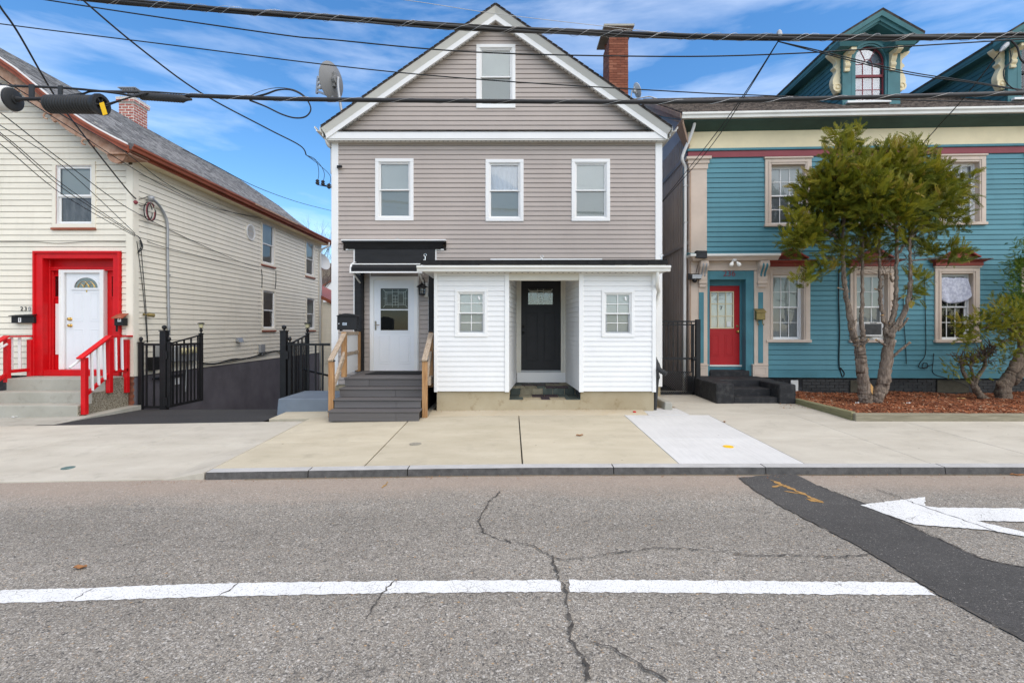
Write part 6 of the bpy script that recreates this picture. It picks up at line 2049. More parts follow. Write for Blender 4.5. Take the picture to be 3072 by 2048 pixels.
bx('frieze_moulding', M['blue_trim'], blue, BF, -.02, BW, -.06, .1, vr1, vfr0 + .0, .006)
bx('frieze', M['cream_trim'], blue, BF, 0, BW, -.02, .1, vfr0, vfr1, .003)
# corner pilaster with capital
vcap0, vcap1 = BF.px('c5', 300, 1066)[1], BF.px('c5', 300, 992)[1]
bx('corner_pilaster', M['tan'], blue, BF, uP[0], uP[1], -.035, .1, BF.px('c6', 300, 1005)[1], vcap0, .004)
mb = MB()
for k, (o, a, b) in enumerate(((.02, 0, .45), (.045, .45, .78), (.085, .78, 1.0))):
 mb.box(BF, uP[0] - o, uP[1] + o, -.035 - o, .09, vcap0 + (vcap1 - vcap0) * a, vcap0 + (vcap1 - vcap0) * b)
mb.build('pilaster_capital', M['tan'], blue)
# foundation of black painted brick
fnd = bx('foundation', M['black_conc'], blue, BF, .05, BW, .06, .4, -.3, vwt0 - .004)
zf0 = .10
brick_face(fnd, BF, BF.px('c6', 965, 1060)[0], BF.px('c6', 965, 1060)[0] + 5.6, zf0, vwt0 - .01, .215, .070, M['brick_black'], .010, .05, .006)
for x0, x1, mt in ((890, 935, 'offwhite'), (1265, 1360, 'dirty_board'), (1812, 2010, 'dirty_board')):
 a, b = BF.px('c6', x0, 1060)[0], BF.px('c6', x1, 1060)[0]
 bx('basement_window', M[mt], fnd, BF, a, b, .02, .06, BF.px('c6', x0, 1105)[1], BF.px('c6', x0, 1028)[1])
def blue_window(parent, r, hood, up='blind', low='blind', grid=(3, 2), m1=None, m2=None, label=None):
 u0, u1, v0, v1 = r
 cw = .15
 # moulded tan casing standing round a deep reveal
 w = MB()
 w.box(BF, u0, u0 + cw, -.04, .20, v0 + .06, v1 - .0)
 w.box(BF, u1 - cw, u1, -.04, .20, v0 + .06, v1 - .0)
 w.box(BF, u0 + cw, u1 - cw, -.04, .20, v1 - .15, v1)
 wo = w.build('window', M['tan'], parent, bev=.006, label=label)
 MB().ring(BF, u0 + cw * .55, u1 - cw * .55, v0 + .06, v1 - .07, .03, -.055, -.03, wb=.0001).build('casing_bead', M['tan'], wo, bev=.004)
 MB().box(BF, u0 - .025, u1 + .025, -.07, -.0, v1 - .01, v1 + .03).build('casing_cap', M['tan'], wo, bev=.005)
 bx('sill', M['tan'], wo, BF, u0 - .02, u1 + .02, -.075, .2, v0, v0 + .065, .006)
 a0, a1, b0, b1 = u0 + cw, u1 - cw, v0 + .065, v1 - .15
 fr2 = Fr(BF.p(0, .12, 0), BF.ux)
 vm = (b0 + b1) / 2
 MB().ring(fr2, a0, a1, b0, b1, .03, -.03, .06).build('frame', M['white'], wo, bev=.003)
 for nm, p, q, d, what, bm_ in (('upper_sash', vm - .015, b1 - .03, .0, up, m1), ('lower_sash', b0 + .03, vm + .015, .028, low, m2)):
  s = MB().ring(fr2, a0 + .03, a1 - .03, p, q, .032, d, d + .026)
  for k in range(1, grid[0]):
   x = a0 + .062 + (a1 - a0 - .124) * k / grid[0]
   s.box(fr2, x - .008, x + .008, d + .006, d + .02, p + .032, q - .032)
  for k in range(1, grid[1]):
   y = p + .032 + (q - p - .064) * k / grid[1]
   s.box(fr2, a0 + .062, a1 - .062, d + .007, d + .019, y - .008, y + .008)
  s.build(nm, M['white'], wo)
  g0, g1, h0, h1 = a0 + .058, a1 - .058, p + .028, q - .028
  MB().add([fr2.p(g0, d + .012, h0), fr2.p(g1, d + .012, h0), fr2.p(g1, d + .012, h1), fr2.p(g0, d + .012, h1)], [(0, 1, 2, 3)]).build('pane', M['glass'], wo, fix=False)
  if what == 'blind':
   blind(wo, fr2, a0 + .05, a1 - .05, p + .02, q - .02, .045 if nm == 'upper_sash' else .066, bm_ or M['blind'], .025)
  elif what == 'curtain':
   cloth_sheet(wo, fr2, a0 + .05, a1 - .05, p + .02, q - .02, .085, bm_ or M['curtain'], .008, 6)
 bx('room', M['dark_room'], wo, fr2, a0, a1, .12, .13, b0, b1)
 if hood:
  m_ = (u0 + u1) / 2
  hw = (u1 - u0) / 2
  z = v1 + .03
  ho = MB()
  ho.box(BF, m_ - hw - .03, m_ + hw + .03, -.10, .0, z, z + .09)
  hob = ho.build('hood', M['red_hood'], wo, bev=.006)
  MB().hexa([BF.p(m_ - hw - .05, -.11, z + .09), BF.p(m_ + hw + .05, -.11, z + .09), BF.p(m_ + hw + .12, -.20, z + .135), BF.p(m_ - hw - .12, -.20, z + .135),
      BF.p(m_ - hw - .05, .0, z + .09), BF.p(m_ + hw + .05, .0, z + .09), BF.p(m_ + hw + .12, .0, z + .135), BF.p(m_ - hw - .12, .0, z + .135)]).build('hood', M['red_hood'], wo)
  MB().box(BF, m_ - hw - .14, m_ + hw + .14, -.225, .0, z + .135, z + .155).build('hood_flashing', M['shingle_brown'], wo)
  pw_ = hw * .62
  tri = [(m_ - pw_, z + .158), (m_ + pw_, z + .158), (m_ + pw_, z + .20), (m_, z + .385), (m_ - pw_, z + .20)]
  MB().poly(BF, tri, -.13, .0).build('hood_pediment', M['red_hood'], wo, bev=.004)
  for s in (-1, 1):
   MB().beam(BF.p(m_ + s * (pw_ + .07), -.10, z + .185), BF.p(m_, -.10, z + .412), .24, .035, BF.uz).build('hood_rake', M['red_hood'], wo, bev=.004)
 return wo
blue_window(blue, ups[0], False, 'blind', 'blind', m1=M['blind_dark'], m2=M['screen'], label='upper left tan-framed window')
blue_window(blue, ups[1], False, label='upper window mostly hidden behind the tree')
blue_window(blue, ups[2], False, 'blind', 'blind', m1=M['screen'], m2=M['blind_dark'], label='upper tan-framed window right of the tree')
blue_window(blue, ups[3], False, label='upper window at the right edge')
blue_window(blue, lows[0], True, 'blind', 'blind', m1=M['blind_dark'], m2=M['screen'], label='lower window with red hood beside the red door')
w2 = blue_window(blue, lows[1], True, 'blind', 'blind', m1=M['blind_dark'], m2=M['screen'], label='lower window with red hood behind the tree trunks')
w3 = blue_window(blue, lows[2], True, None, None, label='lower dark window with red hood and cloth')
blue_window(blue, lows[3], True, 'blind', 'blind', label='lower window hidden by the right shrub')
# air conditioner
A0 = Fr(BF.p(0, -.16, 0), BF.ux)
r_ = A0.rect('c6', 1342, 664, 1466, 752)
ac = thing('air_conditioner', 'white window air conditioner with dark grille behind the tree trunks', 'air conditioner', A0.p((r_[0] + r_[1]) / 2, .1, r_[2]))
mb = MB().ring(A0, r_[0], r_[1], r_[2], r_[3], .035, 0, .34)
mb.box(A0, r_[0] + .03, r_[1] - .03, .03, .33, r_[2] + .03, r_[3] - .03)
mb.build('case', M['ac'], ac, bev=.008)
gr = bx('grille', M['ac_grille'], ac, A0, r_[0] + .04, r_[1] - .04, .012, .028, r_[2] + .04, r_[3] - .045)
for k in range(1, 14):
 z = r_[2] + .04 + (r_[3] - r_[2] - .085) * k / 14
 bx('grille_slat', M['ac_grille'], gr, A0, r_[0] + .042, r_[1] - .042, .005, .012, z - .004, z + .004)
text('badge', 'FRIGIDAIRE', .032, M['ac_grille'], ac, A0, (r_[0] + r_[1]) / 2, -.002, r_[3] - .017, .002)
bx('side_filler', M['ac'], ac, A0, r_[0] - .17, r_[0], .16, .18, r_[2], r_[3])
# cloth hung in the lower right window
c0 = Fr(BF.p(0, .055, 0), BF.ux)
cl = [(1828, 385), (1850, 382), (1900, 386), (1950, 384), (1985, 388), (1995, 392)]
bt = [(1832, 525), (1860, 545), (1900, 545), (1945, 540), (1985, 528), (2026, 490)]
mb = MB()
nv, nu = 14, 30
vs = []
for j in range(nv + 1):
 for i in range(nu + 1):
  s, t = i / nu, j / nv
  k = s * 5
  i0 = min(4, int(k))
  f_ = k - i0
  a = Vector(cl[i0]).lerp(Vector(cl[i0 + 1]), f_)
  b = Vector(bt[i0]).lerp(Vector(bt[i0 + 1]), f_)
  q = a.lerp(b, t)
  u, v = c0.px('c6', q.x, q.y)
  fold = .018 * math.sin(s * 9 + t * 3.0) * t + .012 * math.sin(s * 17 - t * 5) * t
  vs.append(c0.p(u, -.02 + fold, v))
mb.add(vs, [(j * (nu + 1) + i, j * (nu + 1) + i + 1, (j + 1) * (nu + 1) + i + 1, (j + 1) * (nu + 1) + i) for j in range(nv) for i in range(nu)])
clo = mb.build('hanging_cloth', M['cloth'], None, smooth=True, label='pale grey patterned cloth hung over a lower right window', cat='cloth')
clo.modifiers.new('thick', 'SOLIDIFY').thickness = .004
# ---------------- front doorway
def br(a, b, c, e, d=0.0):
 return BF.rect('c6', a, b, c, e, d)
surr = MB()
r_ = br(300, 275, 742, 340)
body = MB().box(BF, r_[0], r_[1], -.05, .12, BF.px('c6', 400, 340)[1], BF.px('c6', 400, 272)[1])
door_s = body.build('door_surround', M['tan'], blue, bev=.005, label='tan and blue door surround with scroll brackets')
zb_ = BF.px('c6', 700, 1008)[1]
for a, c in ((300, 357), (650, 738)):
 r_ = br(a, 340, c, 1008)
 bx('pilaster', M['tan'], door_s, BF, r_[0], r_[1], -.05, .10, zb_, BF.px('c6', a, 341)[1], .004)
for a, c in ((307, 338), (680, 711)):
 r_ = br(a, 475, c, 920, -.05)
 bx('pilaster_panel', M['blue_trim'], door_s, BF, r_[0], r_[1], -.058, -.045, r_[2], r_[3], .003)
for a, c in ((308, 364), (646, 740)):
 r_ = br(a, 928, c, 1008, -.09)
 MB().box(BF, r_[0], r_[1], -.10, .0, r_[2], r_[3] - .03).box(BF, r_[0] - .012, r_[1] + .012, -.112, 0, r_[3] - .03, r_[3]).ring(BF, r_[0] + .03, r_[1] - .03, r_[2] + .05, r_[3] - .07, .02, -.108, -.09).build('pedestal', M['tan'], door_s, bev=.004)
# shelf hood
H = Fr(BF.p(0, -.30, 0), BF.ux)
r_ = H.rect('c6', 262, 238, 818, 270)
MB().hexa([H.p(r_[0] + .06, .10, r_[2]), H.p(r_[1] - .02, .05, r_[2]), H.p(r_[1], 0, r_[3] - .04), H.p(r_[0], 0, r_[3] - .04),
    H.p(r_[0] + .06, .35, r_[2]), H.p(r_[1] - .02, .35, r_[2]), H.p(r_[1], .35, r_[3] - .04), H.p(r_[0], .35, r_[3] - .04)]).build('door_hood', M['tan'], door_s)
MB().box(H, r_[0] - .03, r_[1] + .015, -.02, .34, r_[3] - .04, r_[3] + .015).build('hood_edge', M['offwhite'], door_s, bev=.005)
MB().hexa([H.p(r_[0] - .02, -.01, r_[3] + .016), H.p(r_[1], -.01, r_[3] + .016), H.p(r_[1], .32, r_[3] + .016), H.p(r_[0] - .02, .32, r_[3] + .016),
    H.p(r_[0] - .02, .0, r_[3] + .022), H.p(r_[1], .0, r_[3] + .022), H.p(r_[1], .32, r_[3] + .09), H.p(r_[0] - .02, .32, r_[3] + .09)]).build('hood_roof', M['blue_trim'], door_s)
def scroll_bracket(parent, fr, uc, w, v0, v1, d_out, mat, inlay=None, d_base=-.05):
 """S-curved console: deep at the top, thin below"""
 prof = []
 n = 18
 for i in range(n + 1):
  t = i / n
  v = v1 + (v0 - v1) * t
  d = d_out * (.98 - .55 * sst(.18, .62, t) + .10 * math.sin(t * 6.5) * (1 - t) - .12 * sst(.75, 1, t))
  prof.append((d, v))
 vs = []
 for (d, v) in prof:
  vs += [fr.p(uc - w / 2, d_base - d, v), fr.p(uc + w / 2, d_base - d, v), fr.p(uc - w / 2, d_base + .01, v), fr.p(uc + w / 2, d_base + .01, v)]
 fs = []
 for i in range(n):
  a, b = 4 * i, 4 * i + 4
  fs += [(a, a + 1, b + 1, b), (a + 2, b + 2, b + 3, a + 3), (a, b, b + 2, a + 2), (a + 1, a + 3, b + 3, b + 1)]
 fs += [(0, 2, 3, 1), (4 * n, 4 * n + 1, 4 * n + 3, 4 * n + 2)]
 o = MB().add(vs, fs).build('bracket', mat, parent, bev=.004)
 if inlay is not None:
  for s in (-1, 1):
   pts = [fr.p(uc + s * w * .20, d_base - d - .002, v) for (d, v) in prof[2:14]]
   MB().tube(pts, [.004] + [w * .11] * (len(pts) - 2) + [.004], 6).build('bracket_inlay', inlay, o)
 MB().box(fr, uc - w * .55, uc + w * .55, d_base - d_out * .42, d_base, v0 - .015, v0 + .03).box(fr, uc - w * .45, uc + w * .45, d_base - d_out * .28, d_base, v0 - .10, v0 - .015).build('bracket_foot', mat, o, bev=.004)
 for s in (-1, 1):
  MB().lathe(fr.p(uc + s * w / 2, d_base - d_out * .62, v1 - .09), fr.ux * s, [(.07, 0), (.07, .012), (.03, .018)], 14).build('bracket_volute', mat, o)
 return o
for a, c, mt in ((308, 360, 'grey_metal'), (678, 740, 'blue_trim')):
 r_ = br(a, 283, c, 415, -.12)
 scroll_bracket(door_s, BF, (r_[0] + r_[1]) / 2, (r_[1] - r_[0]) * .92, r_[2], BF.px('c6', a, 281, -.1)[1], .20, M['tan'], M[mt])
# blue stepped frame and recessed red door
zsill = BF.px('c6', 500, 960)[1]
r_ = br(357, 341, 650, 1006)
mb = MB()
mb.box(BF, r_[0], r_[0] + .06, -.03, .34, zb_, r_[3]).box(BF, r_[1] - .19, r_[1], -.03, .34, zb_, r_[3]).box(BF, r_[0] + .06, r_[1] - .19, -.03, .34, r_[3] - .215, r_[3])
bframe = mb.build('door_frame', M['blue_trim'], door_s, bev=.005)
B_K = Fr(BF.p(0, .26, 0), BF.ux)
dd = B_K.rect('c6', 372, 435, 562, 930)
u_in1 = r_[1] - .19
MB().box(B_K, r_[0] + .06, dd[0], -.02, .05, zsill, r_[3] - .2).box(B_K, dd[1], dd[1] + .07, -.04, .05, zsill, r_[3] - .2).box(B_K, dd[1] + .07, u_in1 + .02, -.09, .05, zsill, r_[3] - .2).box(
 B_K, dd[0], dd[1], -.04, .05, dd[3], r_[3] - .2).build('door_jamb', M['blue_trim'], door_s, bev=.004)
g_ = B_K.rect('c6', 378, 470, 526, 703)
slab = MB().box(B_K, dd[0], dd[1], 0, .045, dd[2], g_[2] + .02).box(B_K, dd[0], dd[1], 0, .045, g_[3] - .02, dd[3]).box(B_K, dd[0], g_[0] + .02, .0005, .045, g_[2] + .02, g_[3] - .02).box(
 B_K, g_[1] - .02, dd[1], .0005, .045, g_[2] + .02, g_[3] - .02)
rd = slab.build('red_door', M['door_red'], door_s)
for t in ((378, 742, 432, 875), (468, 742, 522, 875)):
 a, b, c, e = B_K.rect('c6', *t)
 MB().ring(B_K, a, b, c, e, .016, -.007, .002).box(B_K, a + .04, b - .04, -.006, .002, c + .04, e - .04).build('door_panel', M['door_red'], rd, bev=.003)
gfm = MB().ring(B_K, g_[0], g_[1], g_[2], g_[3], .022, -.014, .01)
for k in (1, 2):
 x = g_[0] + (g_[1] - g_[0]) * k / 3
 gfm.box(B_K, x - .009, x + .009, -.008, .012, g_[2] + .022, g_[3] - .022)
 y = g_[2] + (g_[3] - g_[2]) * k / 3
 gfm.box(B_K, g_[0] + .022, g_[1] - .022, -.007, .011, y - .009, y + .009)
gfm.build('glazing_bars', M['cream_trim'], rd)
bx('door_glass', M['glass'], rd, B_K, g_[0] + .01, g_[1] - .01, .012, .015, g_[2] + .01, g_[3] - .01)
blind(rd, B_K, g_[0] + .01, g_[1] - .01, g_[2] + .01, g_[3] - .01, .035, M['blind'], .025)
u, v = B_K.px('c6', 447, 575)
text('door_number', '7', .13, M['wire'], rd, B_K, u, -.016, v, .004)
a, b, c, e = B_K.rect('c6', 483, 660, 508, 690)
bx('paper_notice', M['white'], rd, B_K, a, b, -.003, .008, c, e)
u, v = B_K.px('c6', 551, 722)
knob(rd, B_K, u, v, 0, M['brass'], .034)
u, v = B_K.px('c6', 548, 688)
MB().lathe(B_K.p(u, 0, v), -B_K.uy, [(.03, 0), (.03, .012), (.018, .02)], 12).build('deadbolt', M['old_brass'], rd)
bx('threshold', M['offwhite'], door_s, B_K, dd[0] - .03, dd[1] + .05, -.06, .04, dd[2] - .045, dd[2] - .002, .004)
bx('door_riser', M['blue_trim'], door_s, B_K, r_[0] + .06, u_in1, -.03, .05, zb_, dd[2] - .046)
u, v = BF.px('c6', 498, 358, -.03)
text('house_number', '236', .20, M['maroon'], door_s, BF, u, -.036, v, .006)
# fittings round the blue house door
fx = BF.p(BF.px('c6', 508, 280)[0], -.20, BF.px('c6', 508, 272, -.2)[1])
li = thing('flood_light', 'white twin-bulb lamp under the hood of the red door', 'lamp', fx)
MB().lathe(fx, (0, 0, -1), [(.06, -.02), (.06, .02), (.03, .04)], 14).build('base', M['white'], li)
for s in (-1, 1):
 e = fx + BF.ux * (s * .05) + Vector((0, -.03, -.05))
 dn = Vector((s * .45, -.35, -.8)).normalized()
 MB().lathe(e, dn, [(.025, 0), (.03, .04), (.045, .05), (.05, .09), (.035, .125), (.01, .135)], 14).build('bulb', M['lamp_white'], li, smooth='auto')
p = BF.p(BF.px('c6', 322, 238, -.3)[0], -.30, BF.px('c6', 322, 240, -.3)[1])
mb = MB().hexa([p + Vector(q_) for q_ in ((-.13, -.02, -.07), (.12, -.06, -.09), (.12, .10, -.09), (-.13, .10, -.07), (-.12, -.02, .10), (.13, -.04, .09), (.13, .10, .09), (-.12, .10, .10))])
mb.tube([p + Vector((0, .05, -.07)), p + Vector((-.02, .28, -.12))], .015, 6)
mb.build('flood_light', M['iron'], None, bev=.008, label='black square floodlight at left end of the door hood', cat='lamp')
p = BF.p(BF.px('c6', 280, 380, -.1)[0], -.10, BF.px('c6', 280, 380, -.1)[1])
sl_ = thing('solar_light', 'grey and black solar wall light on tan corner pilaster', 'lamp', p)
MB().hexa([p + Vector(q_) for q_ in ((-.13, -.10, -.06), (.13, -.10, -.06), (.13, .10, -.06), (-.13, .10, -.06), (-.13, -.07, .06), (.13, -.07, .06), (.13, .10, .10), (-.13, .10, .10))]).build('panel', M['iron'], sl_, bev=.006)
bx('face', M['grey_metal'], sl_, G, p.x - .09, p.x + .13, p.y - .115, p.y - .10, p.z - .045, p.z + .05)
MB().lathe(p + Vector((-.02, -.05, -.06)), (0, -.3, -1), [(.05, 0), (.06, .04), (.03, .075)], 12).build('sensor', M['iron'], sl_)
MB().tube(swirl([p + Vector((.05, .05, .1)), p + Vector((.12, .05, .35)), p + Vector((.2, -.12, .62))], 6), .006, 5).build('cord', M['wire'], sl_)
mp_ = BF.rect('c6', 672, 590, 727, 648, -.18)
bm_ = thing('mailbox', 'small dull brass mailbox on the blue pilaster right of the red door', 'mailbox', BF.p((mp_[0] + mp_[1]) / 2, -.12, mp_[2]))
bx('body', M['old_brass'], bm_, BF, mp_[0], mp_[1], -.17, -.058, mp_[2], mp_[3], .008)
MB().hexa([BF.p(mp_[0] - .015, -.20, mp_[3] - .05), BF.p(mp_[1] + .015, -.20, mp_[3] - .05), BF.p(mp_[1] + .015, -.058, mp_[3] + .035), BF.p(mp_[0] - .015, -.058, mp_[3] + .035),
    BF.p(mp_[0] - .015, -.20, mp_[3] - .035), BF.p(mp_[1] + .015, -.20, mp_[3] - .035), BF.p(mp_[1] + .015, -.058, mp_[3] + .05), BF.p(mp_[0] - .015, -.058, mp_[3] + .05)]).build('lid', M['old_brass'], bm_)
for s in (.2, .8):
 x = mp_[0] + (mp_[1] - mp_[0]) * s
 MB().tube([BF.p(x, -.10, mp_[2] + .005), BF.p(x, -.12, mp_[2] - .10), BF.p(x, -.17, mp_[2] - .13), BF.p(x, -.18, mp_[2] - .09)], .008, 6).build('hook', M['old_brass'], bm_)
# painted steps
bs = thing('painted_steps', 'black painted concrete steps with low side walls at the red door', 'steps', (5.05, 11.1, .2))
zL = .60
bx('landing', M['black_conc'], bs, G, 4.26, 5.90, 11.05, 11.94, .05, zL, .02)
bx('side_wall', M['black_conc'], bs, G, 4.26, 4.64, 10.24, 11.049, .05, zL - .0, .03)
bx('side_wall', M['black_conc'], bs, G, 5.55, 5.90, 10.20, 11.049, .05, zL - .015, .03)
for k, (y, z) in enumerate(((10.26, .31), (10.55, .455))):
 bx('step', M['black_conc'], bs, G, 4.641, 5.549, y, 11.048, .05, z, .015)
bx('door_step', M['black_conc'], bs, BF, r_[0] + .05, r_[1] - .13, -.10, .2, zL - .02, zL + .13, .012)
# ---------------- cornice, gutter, roof
EV = Fr(BF.p(0, -.40, 0), BF.ux)
gz1, gz0_ = EV.px('c5', 200, 716)[1], EV.px('c5', 200, 750)[1]
gu0 = EV.px('c5', 197, 740)[0]
cn = MB()
prof = [(-.02, vfr1 - .004), (-.10, vfr1 + .03), (-.20, vfr1 + .07), (-.36, gz0_ - .03), (-.37, gz0_ + .02), (-.37, gz1 - .03), (.0, gz1 - .03)]
n = len(prof)
vs = [BF.p(gu0 + .06, d, v) for d, v in prof] + [BF.p(BW, d, v) for d, v in prof]
cn.add(vs, [(i, (i + 1) % n, (i + 1) % n + n, i + n) for i in range(n)] + [tuple(range(n)), tuple(range(2 * n - 1, n - 1, -1))])
broot = cn.build('cornice', M['dgreen'], blue, label='dark green cornice under the gutter')
gutter_mb(BF.p(gu0, -.372, gz1), BF.p(BW, -.372, gz1), -BF.uy, .12, gz1 - gz0_).build('gutter', M['gutter'], blue)
for x in (1930, 2260):
 u = EV.px('c5', x, 740)[0]
 bx('cornice_seam', M['black'], broot, BF, u - .004, u + .004, -.376, -.368, gz0_ - .03, gz0_ + .05)
rs = .54
RD = 4.05
rz = lambda d: gz1 + .03 + (d + .42) * rs
rf_ = MB()
rf_.hexa([BF.p(gu0, -.42, rz(-.42)), BF.p(BW, -.42, rz(-.42)), BF.p(BW, RD - .42, rz(RD - .42)), BF.p(gu0, RD - .42, rz(RD - .42)),
    BF.p(gu0, -.42, rz(-.42) - .05), BF.p(BW, -.42, rz(-.42) - .05), BF.p(BW, RD - .42, rz(RD - .42) - .05), BF.p(gu0, RD - .42, rz(RD - .42) - .05)])
rf_.hexa([BF.p(gu0, RD - .42, rz(RD - .42)), BF.p(BW, RD - .42, rz(RD - .42)), BF.p(BW, 2 * RD - .42, rz(-.42)), BF.p(gu0, 2 * RD - .42, rz(-.42)),
    BF.p(gu0, RD - .42, rz(RD - .42) - .05), BF.p(BW, RD - .42, rz(RD - .42) - .05), BF.p(BW, 2 * RD - .42, rz(-.42) - .05), BF.p(gu0, 2 * RD - .42, rz(-.42) - .05)])
brf = rf_.build('roof', M['shingle_brown'], blue, label='brown shingle roof')
for k in range(28):
 a, b = -.44 + RD * k / 28, -.44 + RD * (k + 1.15) / 28
 MB().hexa([BF.p(gu0, a, rz(a) + .004), BF.p(BW, a, rz(a) + .004), BF.p(BW, b, rz(b) + .002), BF.p(gu0, b, rz(b) + .002),
     BF.p(gu0, a, rz(a) + .022), BF.p(BW, a, rz(a) + .022), BF.p(BW, b, rz(b) + .006), BF.p(gu0, b, rz(b) + .006)]).build('shingle_course', M['shingle_brown'], brf)
# left rake boards and the gable side clad in ribbed metal
for o0, o1, du, mt in ((-.02, -.16, -.02, 'tan_side'), (-.15, -.34, .03, 'tan_side')):
 mb = MB()
 mb.hexa([BF.p(gu0 + du, -.40, rz(-.42) + o0), BF.p(gu0 + du, RD - .42, rz(RD - .42) + o0), BF.p(gu0 + du, RD - .42, rz(RD - .42) + o1), BF.p(gu0 + du, -.40, rz(-.42) + o1 * .8),
     BF.p(gu0 + du + .03, -.40, rz(-.42) + o0), BF.p(gu0 + du + .03, RD - .42, rz(RD - .42) + o0), BF.p(gu0 + du + .03, RD - .42, rz(RD - .42) + o1), BF.p(gu0 + du + .03, -.40, rz(-.42) + o1 * .8)])
 mb.build('rake_board', M[mt], brf)
MB().hexa([BF.p(gu0 + .02, -.38, gz0_ - .02), BF.p(.06, -.38, gz0_ - .02), BF.p(.06, 3.5, rz(3.2) - .33), BF.p(gu0 + .02, 3.5, rz(3.2) - .33),
    BF.p(gu0 + .02, -.38, gz0_ + .0), BF.p(.06, -.38, gz0_ + .0), BF.p(.06, 3.5, rz(3.2) - .30), BF.p(gu0 + .02, 3.5, rz(3.2) - .30)]).build('rake_soffit', M['dgreen'], brf)
MB().hexa([BF.p(gu0 + .0, -.40, gz0_ - .02), BF.p(.0, -.10, vfr1 - .42), BF.p(.0, .15, vfr1 - .42), BF.p(gu0, .1, gz0_ - .02),
    BF.p(gu0 + .03, -.40, gz0_ + .05), BF.p(.03, -.10, vfr1 - .38), BF.p(.03, .15, vfr1 - .38), BF.p(gu0 + .03, .1, gz0_ + .05)]).build('rake_return', M['tan_side'], brf)
MSF = Fr(BF.p(.05, 7.3, 0), -BF.uy)
mside = MB().box(MSF, 0, 7.28, 0, .03, .1, vfr1 + .1).poly(MSF, [(0, vfr1 + .1), (7.28, vfr1 + .1), (7.3 - RD + .42, rz(RD - .42) - .1)], 0, .03).build('metal_side_wall', M['metal_wall'], blue, label='grey ribbed metal side wall')
x = .1
while x < 7.25:
 top_ = vfr1 + .1
 bx('rib', M['metal_wall'], mside, MSF, x, x + .035, -.022, .0, .15, top_)
 x += .155 if x > 3.2 else .31
for z in (1.75 + (984 - 744) * 12.6 / 1480, 1.75 + (984 - 490) * 12.6 / 1480, 5.98):
 bx('rib_band', M['metal_wall'], mside, MSF, 0, 7.26, -.035, -.0, z, z + .07)
bx('side_casing', M['tan_side'], blue, MSF, 7.0, 7.34, -.012, .02, .2, vcap0 + .1)
# white downspout with offsets
dpts = [W('c5', 278, 755, 11.70), W('c5', 277, 790, 11.75), W('c5', 250, 870, 11.85), W('c5', 212, 960, 11.95), W('c5', 203, 1005, 11.98), W('c5', 222, 1050, 12.05), W('c5', 222, 1100, 12.07)]
MB().tube(swirl(dpts, 5) + [W('c5', 222, 1400, 12.07), W('c6', 218, 500, 12.07), W('c6', 214, 1112, 12.07)], .040, 8).build('downspout', M['pvc'], blue, smooth=True)
for y in (1170, 1400):
 p = W('c5', 222, y, 12.07)
 MB().beam(p + Vector((-.06, .0, 0)), p + Vector((.06, .02, 0)), .09, .03).build('downspout_strap', M['grey_metal'], blue)
